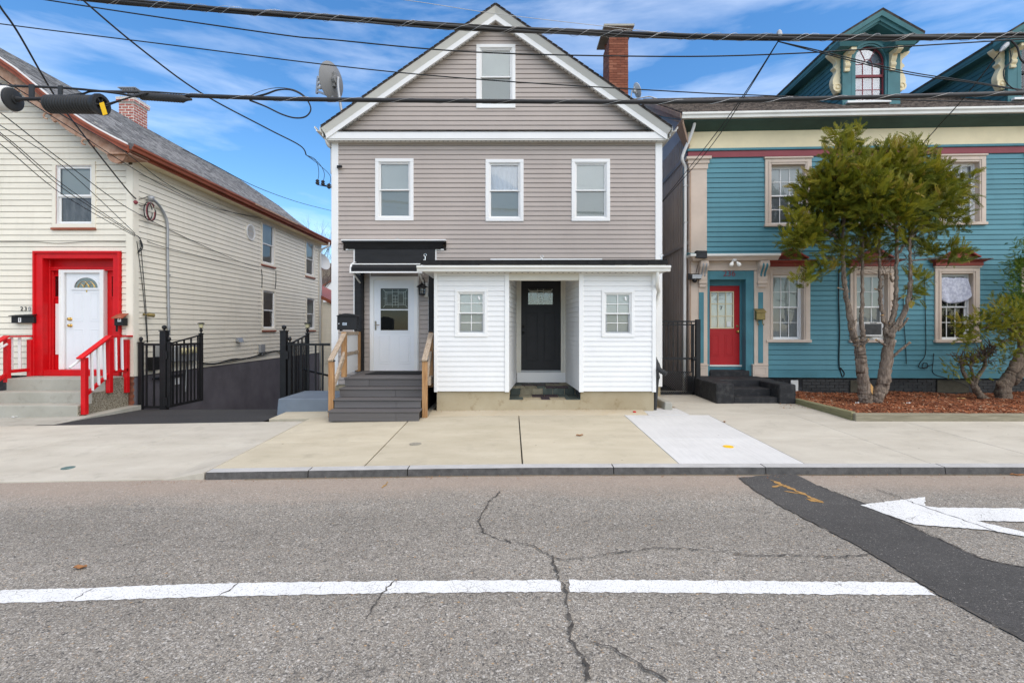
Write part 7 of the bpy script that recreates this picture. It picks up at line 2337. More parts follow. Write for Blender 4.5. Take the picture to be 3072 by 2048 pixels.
# ---------------- dormers
def dormer(du, wmat, label):
 DD = .45                                     # front face depth behind the wall plane
 q = lambda X: (Vector((X, 0, 0)) - BF.o).dot(BF.ux) + du
 FRX = lambda x, D=12.45: (x / 2.6972 + 2200 - CX) * D / FPX
 uL, uR = q(FRX(665)), q(FRX(1105))
 uc = q(FRX(985, 12.0))
 zbot = rz(DD) - .05
 ze = EYE + (CY - 112) * 12.0 / FPX          # eave height
 zp = EYE + (CY - 39) * 12.0 / FPX           # peak height
 zc_ = EYE + (CY - 140) * 12.0 / FPX         # cornice returns
 back = RD - .5
 m = MB()
 m.box(BF, uL, uL + .05, DD, back, zbot - .3, ze - .12)
 m.box(BF, uR - .05, uR, DD, back, zbot - .3, ze - .12)
 d_ = m.build('dormer', M['teal'], blue, label=label)
 # front wall with an arched opening
 wu0, wu1 = q(FRX(752)), q(FRX(1000))
 wz0 = EYE + (CY - (20 + 805 / 2.6972)) * 12.45 / FPX
 wzt = EYE + (CY - (20 + 352 / 2.6972)) * 12.45 / FPX
 wr = (wu1 - wu0) / 2
 wc, wzs = (wu0 + wu1) / 2, wzt - (wu1 - wu0) / 2
 arcp = [(wc + wr * math.cos(a), wzs + wr * math.sin(a)) for a in lin(0, math.pi, 16)]
 fw = MB()
 ztop = ze + .0
 outer_top = lambda u: zp - .16 - abs(u - uc) * .60
 fw.box(BF, uL, wu0, DD, DD + .10, zbot, wzs)
 fw.box(BF, wu1, uR, DD, DD + .10, zbot, wzs)
 fw.box(BF, wu0, wu1, DD, DD + .10, zbot, wz0)
 pl = [(wu1, wzs)] + arcp + [(wu0, wzs)]
 for k in range(16):
  a, b = arcp[k], arcp[k + 1]
  ta, tb_ = min(outer_top(a[0]), 99), min(outer_top(b[0]), 99)
  fw.hexa([BF.p(a[0], DD, a[1]), BF.p(b[0], DD, b[1]), BF.p(b[0], DD, tb_), BF.p(a[0], DD, ta),
      BF.p(a[0], DD + .1, a[1]), BF.p(b[0], DD + .1, b[1]), BF.p(b[0], DD + .1, tb_), BF.p(a[0], DD + .1, ta)])
 for a, b in ((uL, wu0), (wu1, uR)):
  fw.poly(BF, [(a, wzs), (b, wzs), (b, outer_top(b)), (a, outer_top(a))], DD, DD + .10)
 fw.build('front_wall', M['teal'], d_)
 # pilasters
 for a, b in ((uL - .02, uL + .30), (uR - .26, uR + .0)):
  bx('pilaster', M['teal'], d_, BF, a, b, DD - .05, DD - .002, zbot + .02, zc_ - .05, .005)
 # arch moulding
 for rr_, ww, dd_ in ((wr + .075, .05, .055), (wr + .03, .05, .03)):
  mb = MB()
  for k in range(16):
   a0, a1 = math.pi * k / 16, math.pi * (k + 1) / 16
   P = lambda r__, a, d__: BF.p(wc + r__ * math.cos(a), DD - d__, wzs + r__ * math.sin(a))
   mb.hexa([P(rr_, a0, dd_), P(rr_, a1, dd_), P(rr_ - ww, a1, dd_), P(rr_ - ww, a0, dd_), P(rr_, a0, -.01), P(rr_, a1, -.01), P(rr_ - ww, a1, -.01), P(rr_ - ww, a0, -.01)])
  for s in (-1, 1):
   x = wc + s * (rr_ - ww / 2)
   mb.box(BF, x - ww / 2, x + ww / 2, DD - dd_, DD + .01, wz0, wzs)
  mb.build('arch_moulding', M['teal'], d_)
 # side boards follow the dormer cheek
 siding(d_, M['teal'], Fr(BF.p(uL - .004, back, 0), -BF.uy), 0, back - DD - .02, rz(DD) - .1, ze - .16, .13, t=.016)
 siding(d_, M['teal'], Fr(BF.p(uR + .004, DD + .02, 0), BF.uy), 0, back - DD - .02, rz(DD) - .1, ze - .16, .13, t=.016)
 # roof with moulded rake
 we = (q(FRX(1310, 12.0)) - q(FRX(660, 12.0))) / 2
 sl = (zp - ze) / we
 for s in (-1, 1):
  a, b = (uc, zp), (uc + s * we, ze)
  for nm, o0, o1, d0, d1, ins, mt in (('roof_slope', 0, -.05, 0.0, RD - .3, 0, 'shingle_dark'), ('rake_crown', -.05, -.16, .02, RD - .32, .02, 'teal'), ('rake_fascia', -.16, -.24, .09, .6, .07, 'teal'),
           ('rake_fillet', -.225, -.28, .15, .6, .10, 'teal')):
   bb = (uc + s * (we - ins), ze + sl * ins)
   MB().hexa([BF.p(a[0], d0, a[1] + o0), BF.p(bb[0], d0, bb[1] + o0), BF.p(bb[0], d0 + .02, bb[1] + o1), BF.p(a[0], d0 + .02, a[1] + o1),
       BF.p(a[0], d1, a[1] + o0), BF.p(bb[0], d1, bb[1] + o0), BF.p(bb[0], d1, bb[1] + o1), BF.p(a[0], d1, a[1] + o1)]).build(nm, M[mt], d_)
  # level eave box and cornice return
  x0, x1 = sorted((uc + s * (we - .03), (uL if s < 0 else uR) + s * .0))
  bx('eave_box', M['teal'], d_, BF, x0, x1, DD, RD - .6, ze - .20, ze - .10)
  x0, x1 = (q(FRX(650, 12.0)), q(FRX(822, 12.0))) if s < 0 else (q(FRX(1080, 12.0)), q(FRX(1258, 12.0)))
  MB().hexa([BF.p(x0 + .04, .06, zc_ - .05), BF.p(x1 - .04, .06, zc_ - .05), BF.p(x1, .0, zc_ + .05), BF.p(x0, .0, zc_ + .05),
      BF.p(x0 + .04, DD, zc_ - .05), BF.p(x1 - .04, DD, zc_ - .05), BF.p(x1, DD, zc_ + .05), BF.p(x0, DD, zc_ + .05)]).build('cornice_return', M['teal'], d_)
  MB().hexa([BF.p(x0 - .01, -.01, zc_ + .05), BF.p(x1 + .01, -.01, zc_ + .05), BF.p(x1 + .01, DD, zc_ + .05), BF.p(x0 - .01, DD, zc_ + .05),
      BF.p(x0 + .01, .02, zc_ + .075), BF.p(x1 - .01, .02, zc_ + .075), BF.p(x1 - .01, DD, zc_ + .17), BF.p(x0 + .01, DD, zc_ + .17)]).build('return_cap', M['teal'], d_)
  # front brackets
  bu = q(FRX(738, 12.2)) if s < 0 else q(FRX(1095, 12.2))
  bz0, bz1 = EYE + (CY - (20 + 545 / 2.6972)) * 12.3 / FPX, zc_ - .052
  prof = [(DD - .005, bz0), (DD - .10, bz0), (DD - .11, bz0 + .05), (DD - .085, bz0 + .07), (DD - .13, bz0 + .12), (DD - .14, bz0 + .17), (DD - .105, bz0 + .20), (DD - .15, bz0 + .28),
    (DD - .17, bz0 + .36), (DD - .25, bz1 - .12), (DD - .36, bz1 - .07), (DD - .36, bz1), (DD - .005, bz1)]
  MB().add([BF.p(bu - .065, d, v) for d, v in prof] + [BF.p(bu + .065, d, v) for d, v in prof],
      [tuple(range(13)), tuple(range(25, 12, -1))] + [(i, i + 13, (i + 1) % 13 + 13, (i + 1) % 13) for i in range(13)]).build('front_bracket', M['cream_trim'], d_, bev=.006)
  # tall scroll brackets on the cheeks, carrying the eaves
  xo = uL if s < 0 else uR
  zt_, zb_ = ze - .20, EYE + (CY - (20 + 725 / 2.6972)) * 12.5 / FPX
  n_ = 24
  prof = []
  for i in range(n_ + 1):
   t = i / n_
   v = zt_ + (zb_ - zt_) * t
   o = .30 - .20 * sst(.0, .25, t) + .08 * math.exp(-((t - .36) / .05) ** 2) + .10 * math.sin(math.pi * max(0, (t - .45) / .55)) ** 1.2
   prof.append((xo + s * o, v))
  loop = prof + [(xo, zb_), (xo, zt_)]
  MB().poly(BF, loop, DD + .04, DD + .20).build('side_bracket', M['cream_trim'], d_, bev=.008)
  MB().lathe(BF.p(xo + s * .09, DD + .04, zb_ + .13), -BF.uy, [(.11, 0), (.11, .02), (.075, .022), (.07, .005), (.04, .005), (.035, .03), (.01, .032)], 16).build('bracket_scroll', M['cream_trim'], d_)
 # sash window
 DW = DD + .06
 sash = MB()
 sash.box(BF, wu0, wu0 + .035, DW, DW + .03, wz0, wzs).box(BF, wu1 - .035, wu1, DW, DW + .03, wz0, wzs).box(BF, wu0 + .035, wu1 - .035, DW, DW + .03, wz0, wz0 + .04)
 zm = EYE + (CY - (20 + 597 / 2.6972)) * 12.5 / FPX
 sash.box(BF, wu0 + .035, wu1 - .035, DW - .02, DW + .03, zm - .03, zm + .03)
 P = lambda r__, a, d__, cx=wc, cz=wzs: BF.p(cx + r__ * math.cos(a), d__, cz + r__ * math.sin(a))
 for k in range(16):
  a0, a1 = math.pi * k / 16, math.pi * (k + 1) / 16
  sash.hexa([P(wr, a0, DW), P(wr, a1, DW), P(wr - .035, a1, DW), P(wr - .035, a0, DW), P(wr, a0, DW + .03), P(wr, a1, DW + .03), P(wr - .035, a1, DW + .03), P(wr - .035, a0, DW + .03)])
 sash.build('sash', wmat, d_)
 mu = MB()
 w3_ = (wu1 - wu0 - .07) / 3
 for k in (1, 2):
  x = wu0 + .035 + w3_ * k
  mu.box(BF, x - .009, x + .009, DW + .003, DW + .02, wz0 + .04, zm - .03)
  mu.box(BF, x - .009, x + .009, DW + .003, DW + .02, zm + .03, wzs - .05)
  a = 2.1 if k == 1 else 1.04
  mu.beam(P(w3_ * .5, a, DW + .011, wc, wzs - .05), P(wr - .02, a, DW + .011), .016, .016, BF.uy)
 for z in (wz0 + (zm - wz0) * .5, wzs - .05):
  if z < zm:
   mu.box(BF, wu0 + .035, wu1 - .035, DW + .004, DW + .019, z - .009, z + .009)
  else:
   mu.box(BF, wu0 + .035, wu0 + .035 + w3_, DW + .004, DW + .019, z - .009, z + .009)
   mu.box(BF, wu1 - .035 - w3_, wu1 - .035, DW + .004, DW + .019, z - .009, z + .009)
 mu.tube([P(w3_ * .5, a, DW + .011, wc, wzs - .05) for a in lin(0, math.pi, 10)], .009, 5)
 mu.build('muntins', wmat, d_)
 MB().poly(BF, [(wu0 + .01, wz0)] + [(wu1 - .01, wz0)] + [(wc + (wr - .01) * math.cos(a), wzs + (wr - .01) * math.sin(a)) for a in lin(0, math.pi, 16)], DW + .010, DW + .013).build('pane', M['glass'], d_)
 bx('reflection_backing', M['attic_reflection'], d_, BF, wu0 - .02, wu1 + .02, DW + .09, DW + .10, wz0 - .05, wzt + .05)  # backing sheet that carries the painted sky reflection
 bx('sill', M['white'], d_, BF, wu0 - .22, wu1 + .05, DD - .14, DD + .05, wz0 - .06, wz0 - .005, .005)
 return d_
dormer(0, M['maroon'], 'left pointed dormer with red sash window')
dormer(3.93, M['black'], 'right pointed dormer with dark sash window')
dish('satellite_dish', 'small pale satellite dish on the blue house roof near the red chimney', W('e3', 597, 828, 15.6), .22, (.9, .2, .35), (0, 0, 1), M['dish_pale'], False,
   foot=BF.p(gu0 + .35, RD - .55, rz(RD - .55) + .02), depth=.05, k=.6)
# alley gate: framed bars over expanded metal
ag = thing('alley_gate', 'black metal alley gate with mesh foot between the grey and blue houses', 'gate', (3.9, 11.45, .2))
ax0, ax1 = XR + .02, W('e4', 432, 1400, 11.45).x
az0, az1 = W('e4', 300, 1456, 11.45).z, W('e4', 300, 1020, 11.45).z
A_ = lambda y: W('e4', 300, y, 11.45).z
bx('post', M['iron'], ag, G, ax1 - .10, ax1, 11.42, 11.52, az0 - .05, az1 + .02, .004)
for z, h in ((az1 - .03, .035), (A_(1046), .03), (A_(1245), .045), (A_(1448), .05)):
 bx('rail', M['iron'], ag, G, ax0, ax1 - .10, 11.44, 11.48, z - h / 2, z + h / 2)
bx('stile', M['iron'], ag, G, ax1 - .18, ax1 - .14, 11.44, 11.48, az0, A_(1046))
n = 8
for k in range(n):
 x = ax0 + .05 + (ax1 - .20 - ax0 - .05) * k / (n - 1)
 bx('bar', M['iron'], ag, G, x - .010, x + .010, 11.45, 11.47, A_(1325), az1 - .04)
ms = MB()
x0, x1, z0, z1 = ax0, ax1 - .18, az0 + .05, A_(1325)
st = .05
k = -40
while k < 60:
 for s in (1, -1):
  pts = []
  xa = x0 + k * st
  a, b = Vector((xa, z0)), Vector((xa + s * (z1 - z0) * 1.35, z1))
  t0, t1 = 0.0, 1.0
  dx_ = b.x - a.x
  for lim, sg in ((x0, 1), (x1, -1)):
   if abs(dx_) > 1e-6:
    t = (lim - a.x) / dx_
    if (dx_ > 0) == (sg > 0):
     t0 = max(t0, t)
    else:
     t1 = min(t1, t)
  if t1 - t0 > .02:
   p_, q_ = a.lerp(b, t0), a.lerp(b, t1)
   ms.beam((p_.x, 11.455, p_.y), (q_.x, 11.455, q_.y), .003, .009, (0, 0, 1))
 k += 1
ms.build('mesh_panel', M['iron'], ag, kind='stuff')
bx('mesh_edge', M['iron'], ag, G, x0, x1, 11.445, 11.475, z1 - .012, z1 + .012)
MB().lathe((ax1 - .16, 11.43, A_(1245)), (0, -1, 0), [(.05, 0), (.05, .03), (.03, .05)], 10).build('latch', M['iron'], ag)
lc = MB().hexa([(2.95, 9.50, .05), (3.12, 9.46, .05), (3.18, 11.4, .05), (2.98, 11.4, .05), (2.97, 9.52, .325), (3.10, 9.49, .325), (3.16, 11.4, .30), (3.0, 11.4, .30)])
lc.build('concrete_curb', M['conc_step'], None, bev=.02, label='short low concrete curb beside the alley gate', cat='curb')
# ================================================================== planting
def bed_z(x, y):
 return .205 + .05 * (1 - sst(8.6, 11.9, y)) + .022 * math.sin(x * 2.3 + y) * math.sin(y * 1.7 + .5) + .012 * math.sin(x * 6 + 2 * y)
bed = grid_mesh(lin(5.93, 14.0, 60), lin(8.5, 12.15, 28), bed_z).build('mulch_bed', M['mulch_base'], kind='structure', smooth=True)
def chips(name, mat, n, x0, x1, y0, y1, zf, ln, seed, label=None, cat=None, skip=None):
 r = np.random.default_rng(seed)
 X, Y = r.uniform(x0, x1, n), r.uniform(y0, y1, n)
 if skip:
  k = np.array([not skip(a, b) for a, b in zip(X, Y)])
  X, Y = X[k], Y[k]
  n = len(X)
 Z = np.array([zf(a, b) for a, b in zip(X, Y)]) + r.uniform(.002, .016, n)
 L = r.uniform(.4, 1.3, n) * ln
 Wd = r.uniform(.12, .34, n) * ln
 A = r.uniform(0, math.pi, n)
 T = r.normal(0, .28, n)
 dx, dy, dz_ = np.cos(A) * np.cos(T), np.sin(A) * np.cos(T), np.sin(T)
 nx, ny = -np.sin(A), np.cos(A)
 nz_ = r.normal(0, .35, n)
 C = np.stack([X, Y, Z], 1)
 D = np.stack([dx, dy, dz_], 1) * L[:, None] / 2
 E = np.stack([nx, ny, nz_], 1) * Wd[:, None] / 2
 Vt = np.stack([C - D - E * .7, C + D - E, C + D * .92 + E, C - D + E * .8], 1).reshape(-1, 3)
 me = bpy.data.meshes.new(name)
 me.from_pydata(Vt.tolist(), [], [(4 * i, 4 * i + 1, 4 * i + 2, 4 * i + 3) for i in range(n)])
 return link(name, me, mat, None, Vector((0, 0, 0)), kind='stuff', label=label, cat=cat)
chips('mulch_chips', M['mulch'], 26000, 5.99, 12.9, 8.58, 11.93, bed_z, .055, 3, 'red-brown shredded mulch covering the bed before the blue house', 'mulch')
chips('leaf_litter', M['litter'], 160, 5.3, 6.6, 9.6, 10.6, lambda x, y: bed_z(x, y) if x > 5.95 else zs(x, 8.97) + .012 * (y - 8.97), .05, 9,
   'dry leaf litter around the corner of the black steps', 'leaf litter', lambda x, y: x < 5.92 and y > 10.15)
zt0 = zs(7, 8.45)
tim = MB().hexa([(5.90, 8.44, .12), (9.3, 8.44, .12), (9.3, 8.57, .12), (5.90, 8.57, .12), (5.90, 8.445, .285), (9.3, 8.445, .275), (9.3, 8.57, .275), (5.90, 8.57, .285)])
tim.build('edging_timber', M['wood_x'], None, bev=.014, label='weathered grey timber edging along front of the mulch bed, nearer the stairs', cat='timber', group='timbers edging the mulch bed')
MB().wb(9.31, 14.0, 8.45, 8.575, .12, .272).build('edging_timber', M['wood_x'], None, bev=.014,
   label='weathered grey timber edging along front of the mulch bed, at the right edge', cat='timber', group='timbers edging the mulch bed')
MB().hexa([(5.87, 8.50, .12), (6.0, 8.58, .12), (6.02, 10.32, .14), (5.89, 10.32, .14), (5.87, 8.50, .30), (6.0, 8.58, .30), (6.02, 10.32, .285), (5.89, 10.32, .285)]).build(
 'edging_timber', M['wood_green'], None, bev=.016, label='mossy timber edging running back beside the black steps', cat='timber', group='timbers edging the mulch bed')
for c, x, y, lb in (('e1', 728, 1292, 'white scrap on the mulch left of the tree'), ('e1', 1210, 1294, 'white scrap on the mulch right of the tree')):
 scrap('paper_scrap', M['white'], c, x, y, .09, .05, .2, lb, 'litter', bed_z, .02)
scrap('wrapper', M['spot_red'], 'e1', 1300, 1178, .14, .07, .1, 'small red wrapper on the mulch against the foundation', 'litter', bed_z, .02)
scrap('bark_piece', M['cut_wood'], 'e1', 1708, 1250, .18, .09, .1, 'flat tan bark piece on mulch before the right shrubs', 'bark', bed_z, .02)
chips('gutter_grit', M['litter'], 420, -4.5, 9.0, 5.74, 5.885, lambda x, y: zg(x), .022, 21, 'brown grit and leaf crumbs along the foot of the kerb', 'grit')
chips('wall_grit', M['litter'], 200, -1.5, 2.6, 9.27, 9.38, lambda x, y: zs(x, 8.97) + .035 * sst(8.98, 9.4, y), .018, 22, 'brown crumbs along the foot of the porch base', 'grit')
def spray_template(seed, nb=10):
 r = random.Random(seed)
 vs, fs = [], []
 def sliver(a, b, w):
  a, b = Vector(a), Vector(b)
  t = (b - a).normalized()
  s = Vector((-t.y, t.x, .25)).normalized() * w
  n = len(vs)
  m = a.lerp(b, .45)
  vs.extend([a, m + s, b, m - s])
  fs.append((n, n + 1, n + 2, n + 3))
 sag = lambda x: -.22 * x * x
 sliver((0, 0, 0), (1, 0, sag(1)), .028)
 for i in range(nb):
  t = .10 + .86 * i / nb
  for s in (-1, 1):
   L = (.36 - .24 * t) * r.uniform(.7, 1.25)
   a = r.uniform(.38, .70)
   e = (t + L * math.cos(a), s * L * math.sin(a), sag(t + L * .7) + r.uniform(-.06, .06))
   sliver((t, 0, sag(t)), e, .022)
   if L > .22:
    for q in (.45, .7):
     b = Vector((t, 0, sag(t))).lerp(Vector(e), q)
     l2 = L * .42
     sliver(b, b + Vector((l2 * math.cos(a - .7), s * l2 * math.sin(a - .7), -.02)), .020)
 return np.array([tuple(v) for v in vs]), np.array(fs)
TPL = [spray_template(k) for k in range(4)]
def foliage(name, mat, parent, lobes, size=.17, seed=1, label=None, per=420, core=None):
 """sprays in small tufts through the volume of each lobe, thinner towards its heart"""
 r = np.random.default_rng(seed)
 Vs, Fs, Ts, off = [], [], [], 0
 for (c, rad, dens) in lobes:
  c = np.array(c)
  nt = max(5, int(per * dens * (rad / .55) ** 2 / 6))
  for _ in range(nt):
   d = r.normal(size=3)
   d[2] += .25
   d /= np.linalg.norm(d)
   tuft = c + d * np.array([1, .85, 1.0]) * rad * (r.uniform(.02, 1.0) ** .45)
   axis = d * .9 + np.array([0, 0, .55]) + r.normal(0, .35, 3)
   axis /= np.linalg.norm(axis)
   tt = r.uniform(.12, .62) + .25 * (d[2] > .2)  # random tone plus yellower, lighter upward tufts: top light painted into the tint
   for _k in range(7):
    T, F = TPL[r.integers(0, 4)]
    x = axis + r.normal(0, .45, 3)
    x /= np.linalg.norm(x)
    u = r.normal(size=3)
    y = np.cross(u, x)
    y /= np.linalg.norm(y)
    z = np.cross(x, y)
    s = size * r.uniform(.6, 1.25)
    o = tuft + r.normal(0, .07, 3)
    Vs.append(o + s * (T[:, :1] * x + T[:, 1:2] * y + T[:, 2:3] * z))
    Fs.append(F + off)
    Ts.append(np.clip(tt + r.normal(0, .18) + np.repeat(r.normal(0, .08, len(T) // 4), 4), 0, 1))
    off += len(T)
 Vt = np.concatenate(Vs)
 Ft = np.concatenate(Fs)
 me = bpy.data.meshes.new(name)
 me.vertices.add(len(Vt))
 me.vertices.foreach_set('co', Vt.ravel())
 me.loops.add(Ft.size)
 me.loops.foreach_set('vertex_index', Ft.ravel().astype(np.int32))
 me.polygons.add(len(Ft))
 me.polygons.foreach_set('loop_start', np.arange(0, Ft.size, 4, dtype=np.int32))
 me.polygons.foreach_set('loop_total', np.full(len(Ft), 4, dtype=np.int32))
 me.update()
 at = me.attributes.new('tint', 'FLOAT', 'POINT')
 at.data.foreach_set('value', np.concatenate(Ts).astype(np.float32))
 return link(name, me, mat, parent, Vector((0, 0, 0)), label=label)
def limb(parent, name, mat, pts, r0, r1, seed=0, n=11, wob=.012):
 """tapered stem with lumps and furrows worked into its surface"""
 rr = random.Random(seed)
 P = swirl(pts, 9)
 for i in range(1, len(P) - 1):
  P[i] = P[i] + Vector((rr.uniform(-wob, wob), rr.uniform(-wob, wob), 0))
 R = [(r0 + (r1 - r0) * (i / (len(P) - 1))) * rr.uniform(.98, 1.02) for i in range(len(P))]
 mb = MB().tube(P, R, n)
 fur = [rr.uniform(-.16, .16) for _ in range(n)]
 for i in range(len(P)):
  for k in range(n):
   fur[k] = max(-.2, min(.2, fur[k] + rr.uniform(-.05, .05)))
   q = mb.v[i * n + k]
   mb.v[i * n + k] = P[i] + (q - P[i]) * (1 + fur[k])
 return mb.build(name, mat, parent, smooth=True)
TD = 10.1
tree = thing('cedar_tree', 'two-trunked cedar with bare lower stems and dense olive crown before the blue house', 'tree', W('e1', 850, 1262, TD))
E = lambda x, y, o=0: W('e1', x, y, TD + o)
D8 = lambda x, y, o=0: W('d8', x, y, TD + o)
limb(tree, 'trunk', M['bark'], [E(815, 1290), E(805, 1220), E(795, 1130), E(780, 1000), E(765, 880), E(752, 780), E(750, 720)], .125, .080, 1, 14)
limb(tree, 'trunk', M['bark'], [E(885, 1290), E(915, 1230), E(965, 1130), E(985, 1000), E(1010, 850), E(1030, 700), E(1022, 580)], .135, .090, 2, 12)
limb(tree, 'branch', M['bark'], [E(752, 760), E(705, 680), E(675, 560), E(655, 430), E(625, 270), E(607, 130), D8(600, 1300), D8(592, 1050), D8(600, 800), D8(620, 500, -.2), D8(640, 200, -.1)], .068, .018, 3)
limb(tree, 'branch', M['bark'], [E(765, 750, -.05), E(785, 660, -.06), E(765, 520, -.06), E(772, 380, -.04), D8(775, 1380), D8(780, 1050, .1), D8(770, 850, .2), D8(800, 500, .2)], .045, .014, 4)
limb(tree, 'branch', M['bark'], [E(1022, 610), E(975, 480), E(948, 330), E(942, 160), D8(940, 1280), D8(940, 1000, .1), D8(930, 650, .2), D8(960, 350, .1)], .042, .014, 5)
limb(tree, 'branch', M['bark'], [E(1025, 610), E(1062, 480), E(1088, 340), E(1092, 180), D8(1095, 1270), D8(1100, 1000), D8(1080, 800), D8(1100, 450), D8(1130, 250)], .060, .016, 6)
limb(tree, 'branch', M['bark'], [E(1035, 650, -.06), E(1095, 560, -.08), E(1165, 450, -.1), E(1208, 330, -.1), E(1228, 170, -.1), D8(1232, 1250, -.1), D8(1222, 1020, -.1), D8(1290, 800, -.1), D8(1400, 500)], .062, .016, 7)
limb(tree, 'branch', M['bark'], [D8(1100, 1150), D8(1170, 1060), D8(1260, 960), D8(1420, 800)], .03, .010, 8)
limb(tree, 'branch', M['bark'], [D8(592, 1050), D8(500, 950), D8(380, 900, -.1), D8(200, 900, -.2)], .024, .006, 9)
limb(tree, 'branch', M['bark'], [D8(596, 1200), D8(480, 1180), D8(360, 1150, -.1)], .020, .006, 10)
limb(tree, 'branch', M['bark'], [D8(1228, 1200, -.1), D8(1400, 1180, -.1), D8(1600, 1150, -.15)], .020, .006, 11)
limb(tree, 'branch', M['bark'], [D8(950, 760, -.7), D8(915, 690, -.75), D8(1000, 830, -.5), D8(1090, 950)], .014, .012, 12)
def stub(pts, r, seed=0):
 limb(tree, 'stub', M['bark'], pts, r, r * .8, seed, 8, .006)
 a, b = Vector(pts[-2]), Vector(pts[-1])
 t = (b - a).normalized()
 MB().lathe(b - t * .004, t, [(r * .78, 0), (r * .74, .008), (r * .3, .011)], 9).build('cut_end', M['cut_wood'], tree)
stub([E(1050, 860), E(1090, 820, -.05), E(1150, 770, -.1), E(1225, 712, -.15)], .033, 20)
stub([E(1005, 745), E(960, 720, -.1), E(905, 685, -.2)], .022, 21)
stub([E(1110, 600, -.08), E(1160, 545, -.1), E(1205, 485, -.12)], .026, 22)
stub([E(985, 530), E(965, 500, -.06), E(962, 455, -.08)], .034, 23)
stub([E(765, 740, -.08), E(800, 715, -.15), E(832, 682, -.2)], .030, 24)
stub([E(600, 215), E(570, 205, -.1), E(545, 198, -.12)], .016, 25)
stub([E(950, 230), E(920, 215, -.1), E(893, 208, -.14)], .018, 26)
stub([E(1095, 310), E(1120, 300, -.05), E(1138, 290, -.08)], .020, 27)
stub([E(1060, 140), E(1045, 110, -.1), E(1040, 70, -.12)], .022, 28)
for k in range(16):
 rr = random.Random(100 + k)
 x0, y0 = rr.choice([(752, 740), (790, 700), (680, 560), (1020, 560), (1080, 380), (770, 480), (945, 200), (700, 700), (1060, 640), (1215, 280)])
 a = E(x0 + rr.uniform(-20, 20), y0 + rr.uniform(-40, 40), -.04)
 b = a + Vector((rr.uniform(-.10, .10), -.06, rr.uniform(-.02, .10)))
 stub([a, a.lerp(b, .5), b], .010, 200 + k)
MB().hexa([E(848, 1090, -.05), E(878, 1130, -.05), E(872, 1200, -.06), E(840, 1200, -.06), E(846, 1090, .03), E(866, 1130, .03), E(866, 1200, .03), E(842, 1200, .03)]).build('split_bark', M['cut_wood'], tree)
tw = MB()
for k in range(150):       # fine dead twigs on the bare stems
 rr = random.Random(400 + k)
 x0, y0 = rr.choice([(600, 1100), (775, 1200), (940, 1150), (1095, 1050), (1225, 1150), (1000, 1300), (700, 1150), (1300, 900), (450, 900), (800, 950)])
 a = D8(x0 + rr.uniform(-60, 60), y0 + rr.uniform(-130, 130), rr.uniform(-.1, .3))
 v_ = Vector((rr.uniform(-1, 1), rr.uniform(-.7, .3), rr.uniform(-.3, .7))).normalized() * rr.uniform(.15, .45)
 m_ = a + v_ * .5 + Vector((0, 0, rr.uniform(-.03, .05)))
 tw.tube([a, m_, a + v_], [.006, .004, .0015], 4)
 tw.tube([m_, m_ + Vector((rr.uniform(-.12, .12), rr.uniform(-.1, .1), rr.uniform(-.05, .14)))], [.003, .001], 3)
tw.build('dead_twigs', M['twig'], tree, kind='stuff')
S8 = TD / FPX / 3.1366
lob = [(640, 130, 120, -.1, .45), (560, 60, 70, 0, .2), (740, 70, 70, 0, .2), (560, 260, 140, -.2, .8), (720, 300, 150, .1, .8), (1060, 200, 120, .1, .7), (1220, 260, 150, .1, .8), (1350, 300, 120, .3, .6),
   (950, 350, 160, .2, .9), (1130, 380, 190, -.3, 1), (820, 470, 190, -.5, 1), (380, 460, 130, 0, .7), (300, 560, 130, .1, .8), (520, 480, 180, -.3, 1), (480, 640, 180, -.2, .9),
   (650, 640, 200, .2, 1), (880, 640, 190, -.7, 1), (1050, 560, 210, .4, 1), (1120, 700, 200, -.6, 1), (1340, 480, 190, -.2, 1), (1450, 420, 130, .3, .8), (1530, 560, 170, .2, .9),
   (1680, 450, 80, .1, .5), (1690, 620, 110, .2, .7), (1400, 680, 200, -.3, 1), (1560, 760, 140, .1, .8), (1620, 860, 80, .2, .5), (320, 720, 150, -.1, .9), (250, 640, 90, -.1, .6),
   (130, 880, 90, -.2, .7), (230, 960, 140, -.2, .9), (120, 1000, 80, -.3, .6), (360, 960, 150, .1, .8), (300, 1110, 110, -.1, .7), (470, 1180, 80, 0, .4), (420, 1300, 80, -.1, .5), (340, 1330, 60, -.1, .4),
   (190, 1390, 50, -.2, .4), (560, 860, 150, .1, .6), (700, 900, 130, .2, .5), (880, 830, 150, .2, .7), (1060, 870, 160, -.2, .8), (1230, 870, 160, .1, .7), (1380, 950, 110, 0, .5),
   (1300, 1040, 110, .2, .5), (820, 1130, 110, .2, .5), (720, 1200, 80, .1, .4), (930, 1050, 90, .2, .4), (1450, 1150, 60, -.1, .35), (1580, 1140, 90, -.15, .6), (1650, 1190, 60, -.15, .5), (1290, 1380, 45, -.1, .3),
   (560, 1100, 50, -.1, .3), (1240, 1500, 45, -.1, .3)]
crown = foliage('crown', M['leaf'], tree, [(D8(x, y, o), r * S8, d) for (x, y, r, o, d) in lob], .25, 11, per=560)
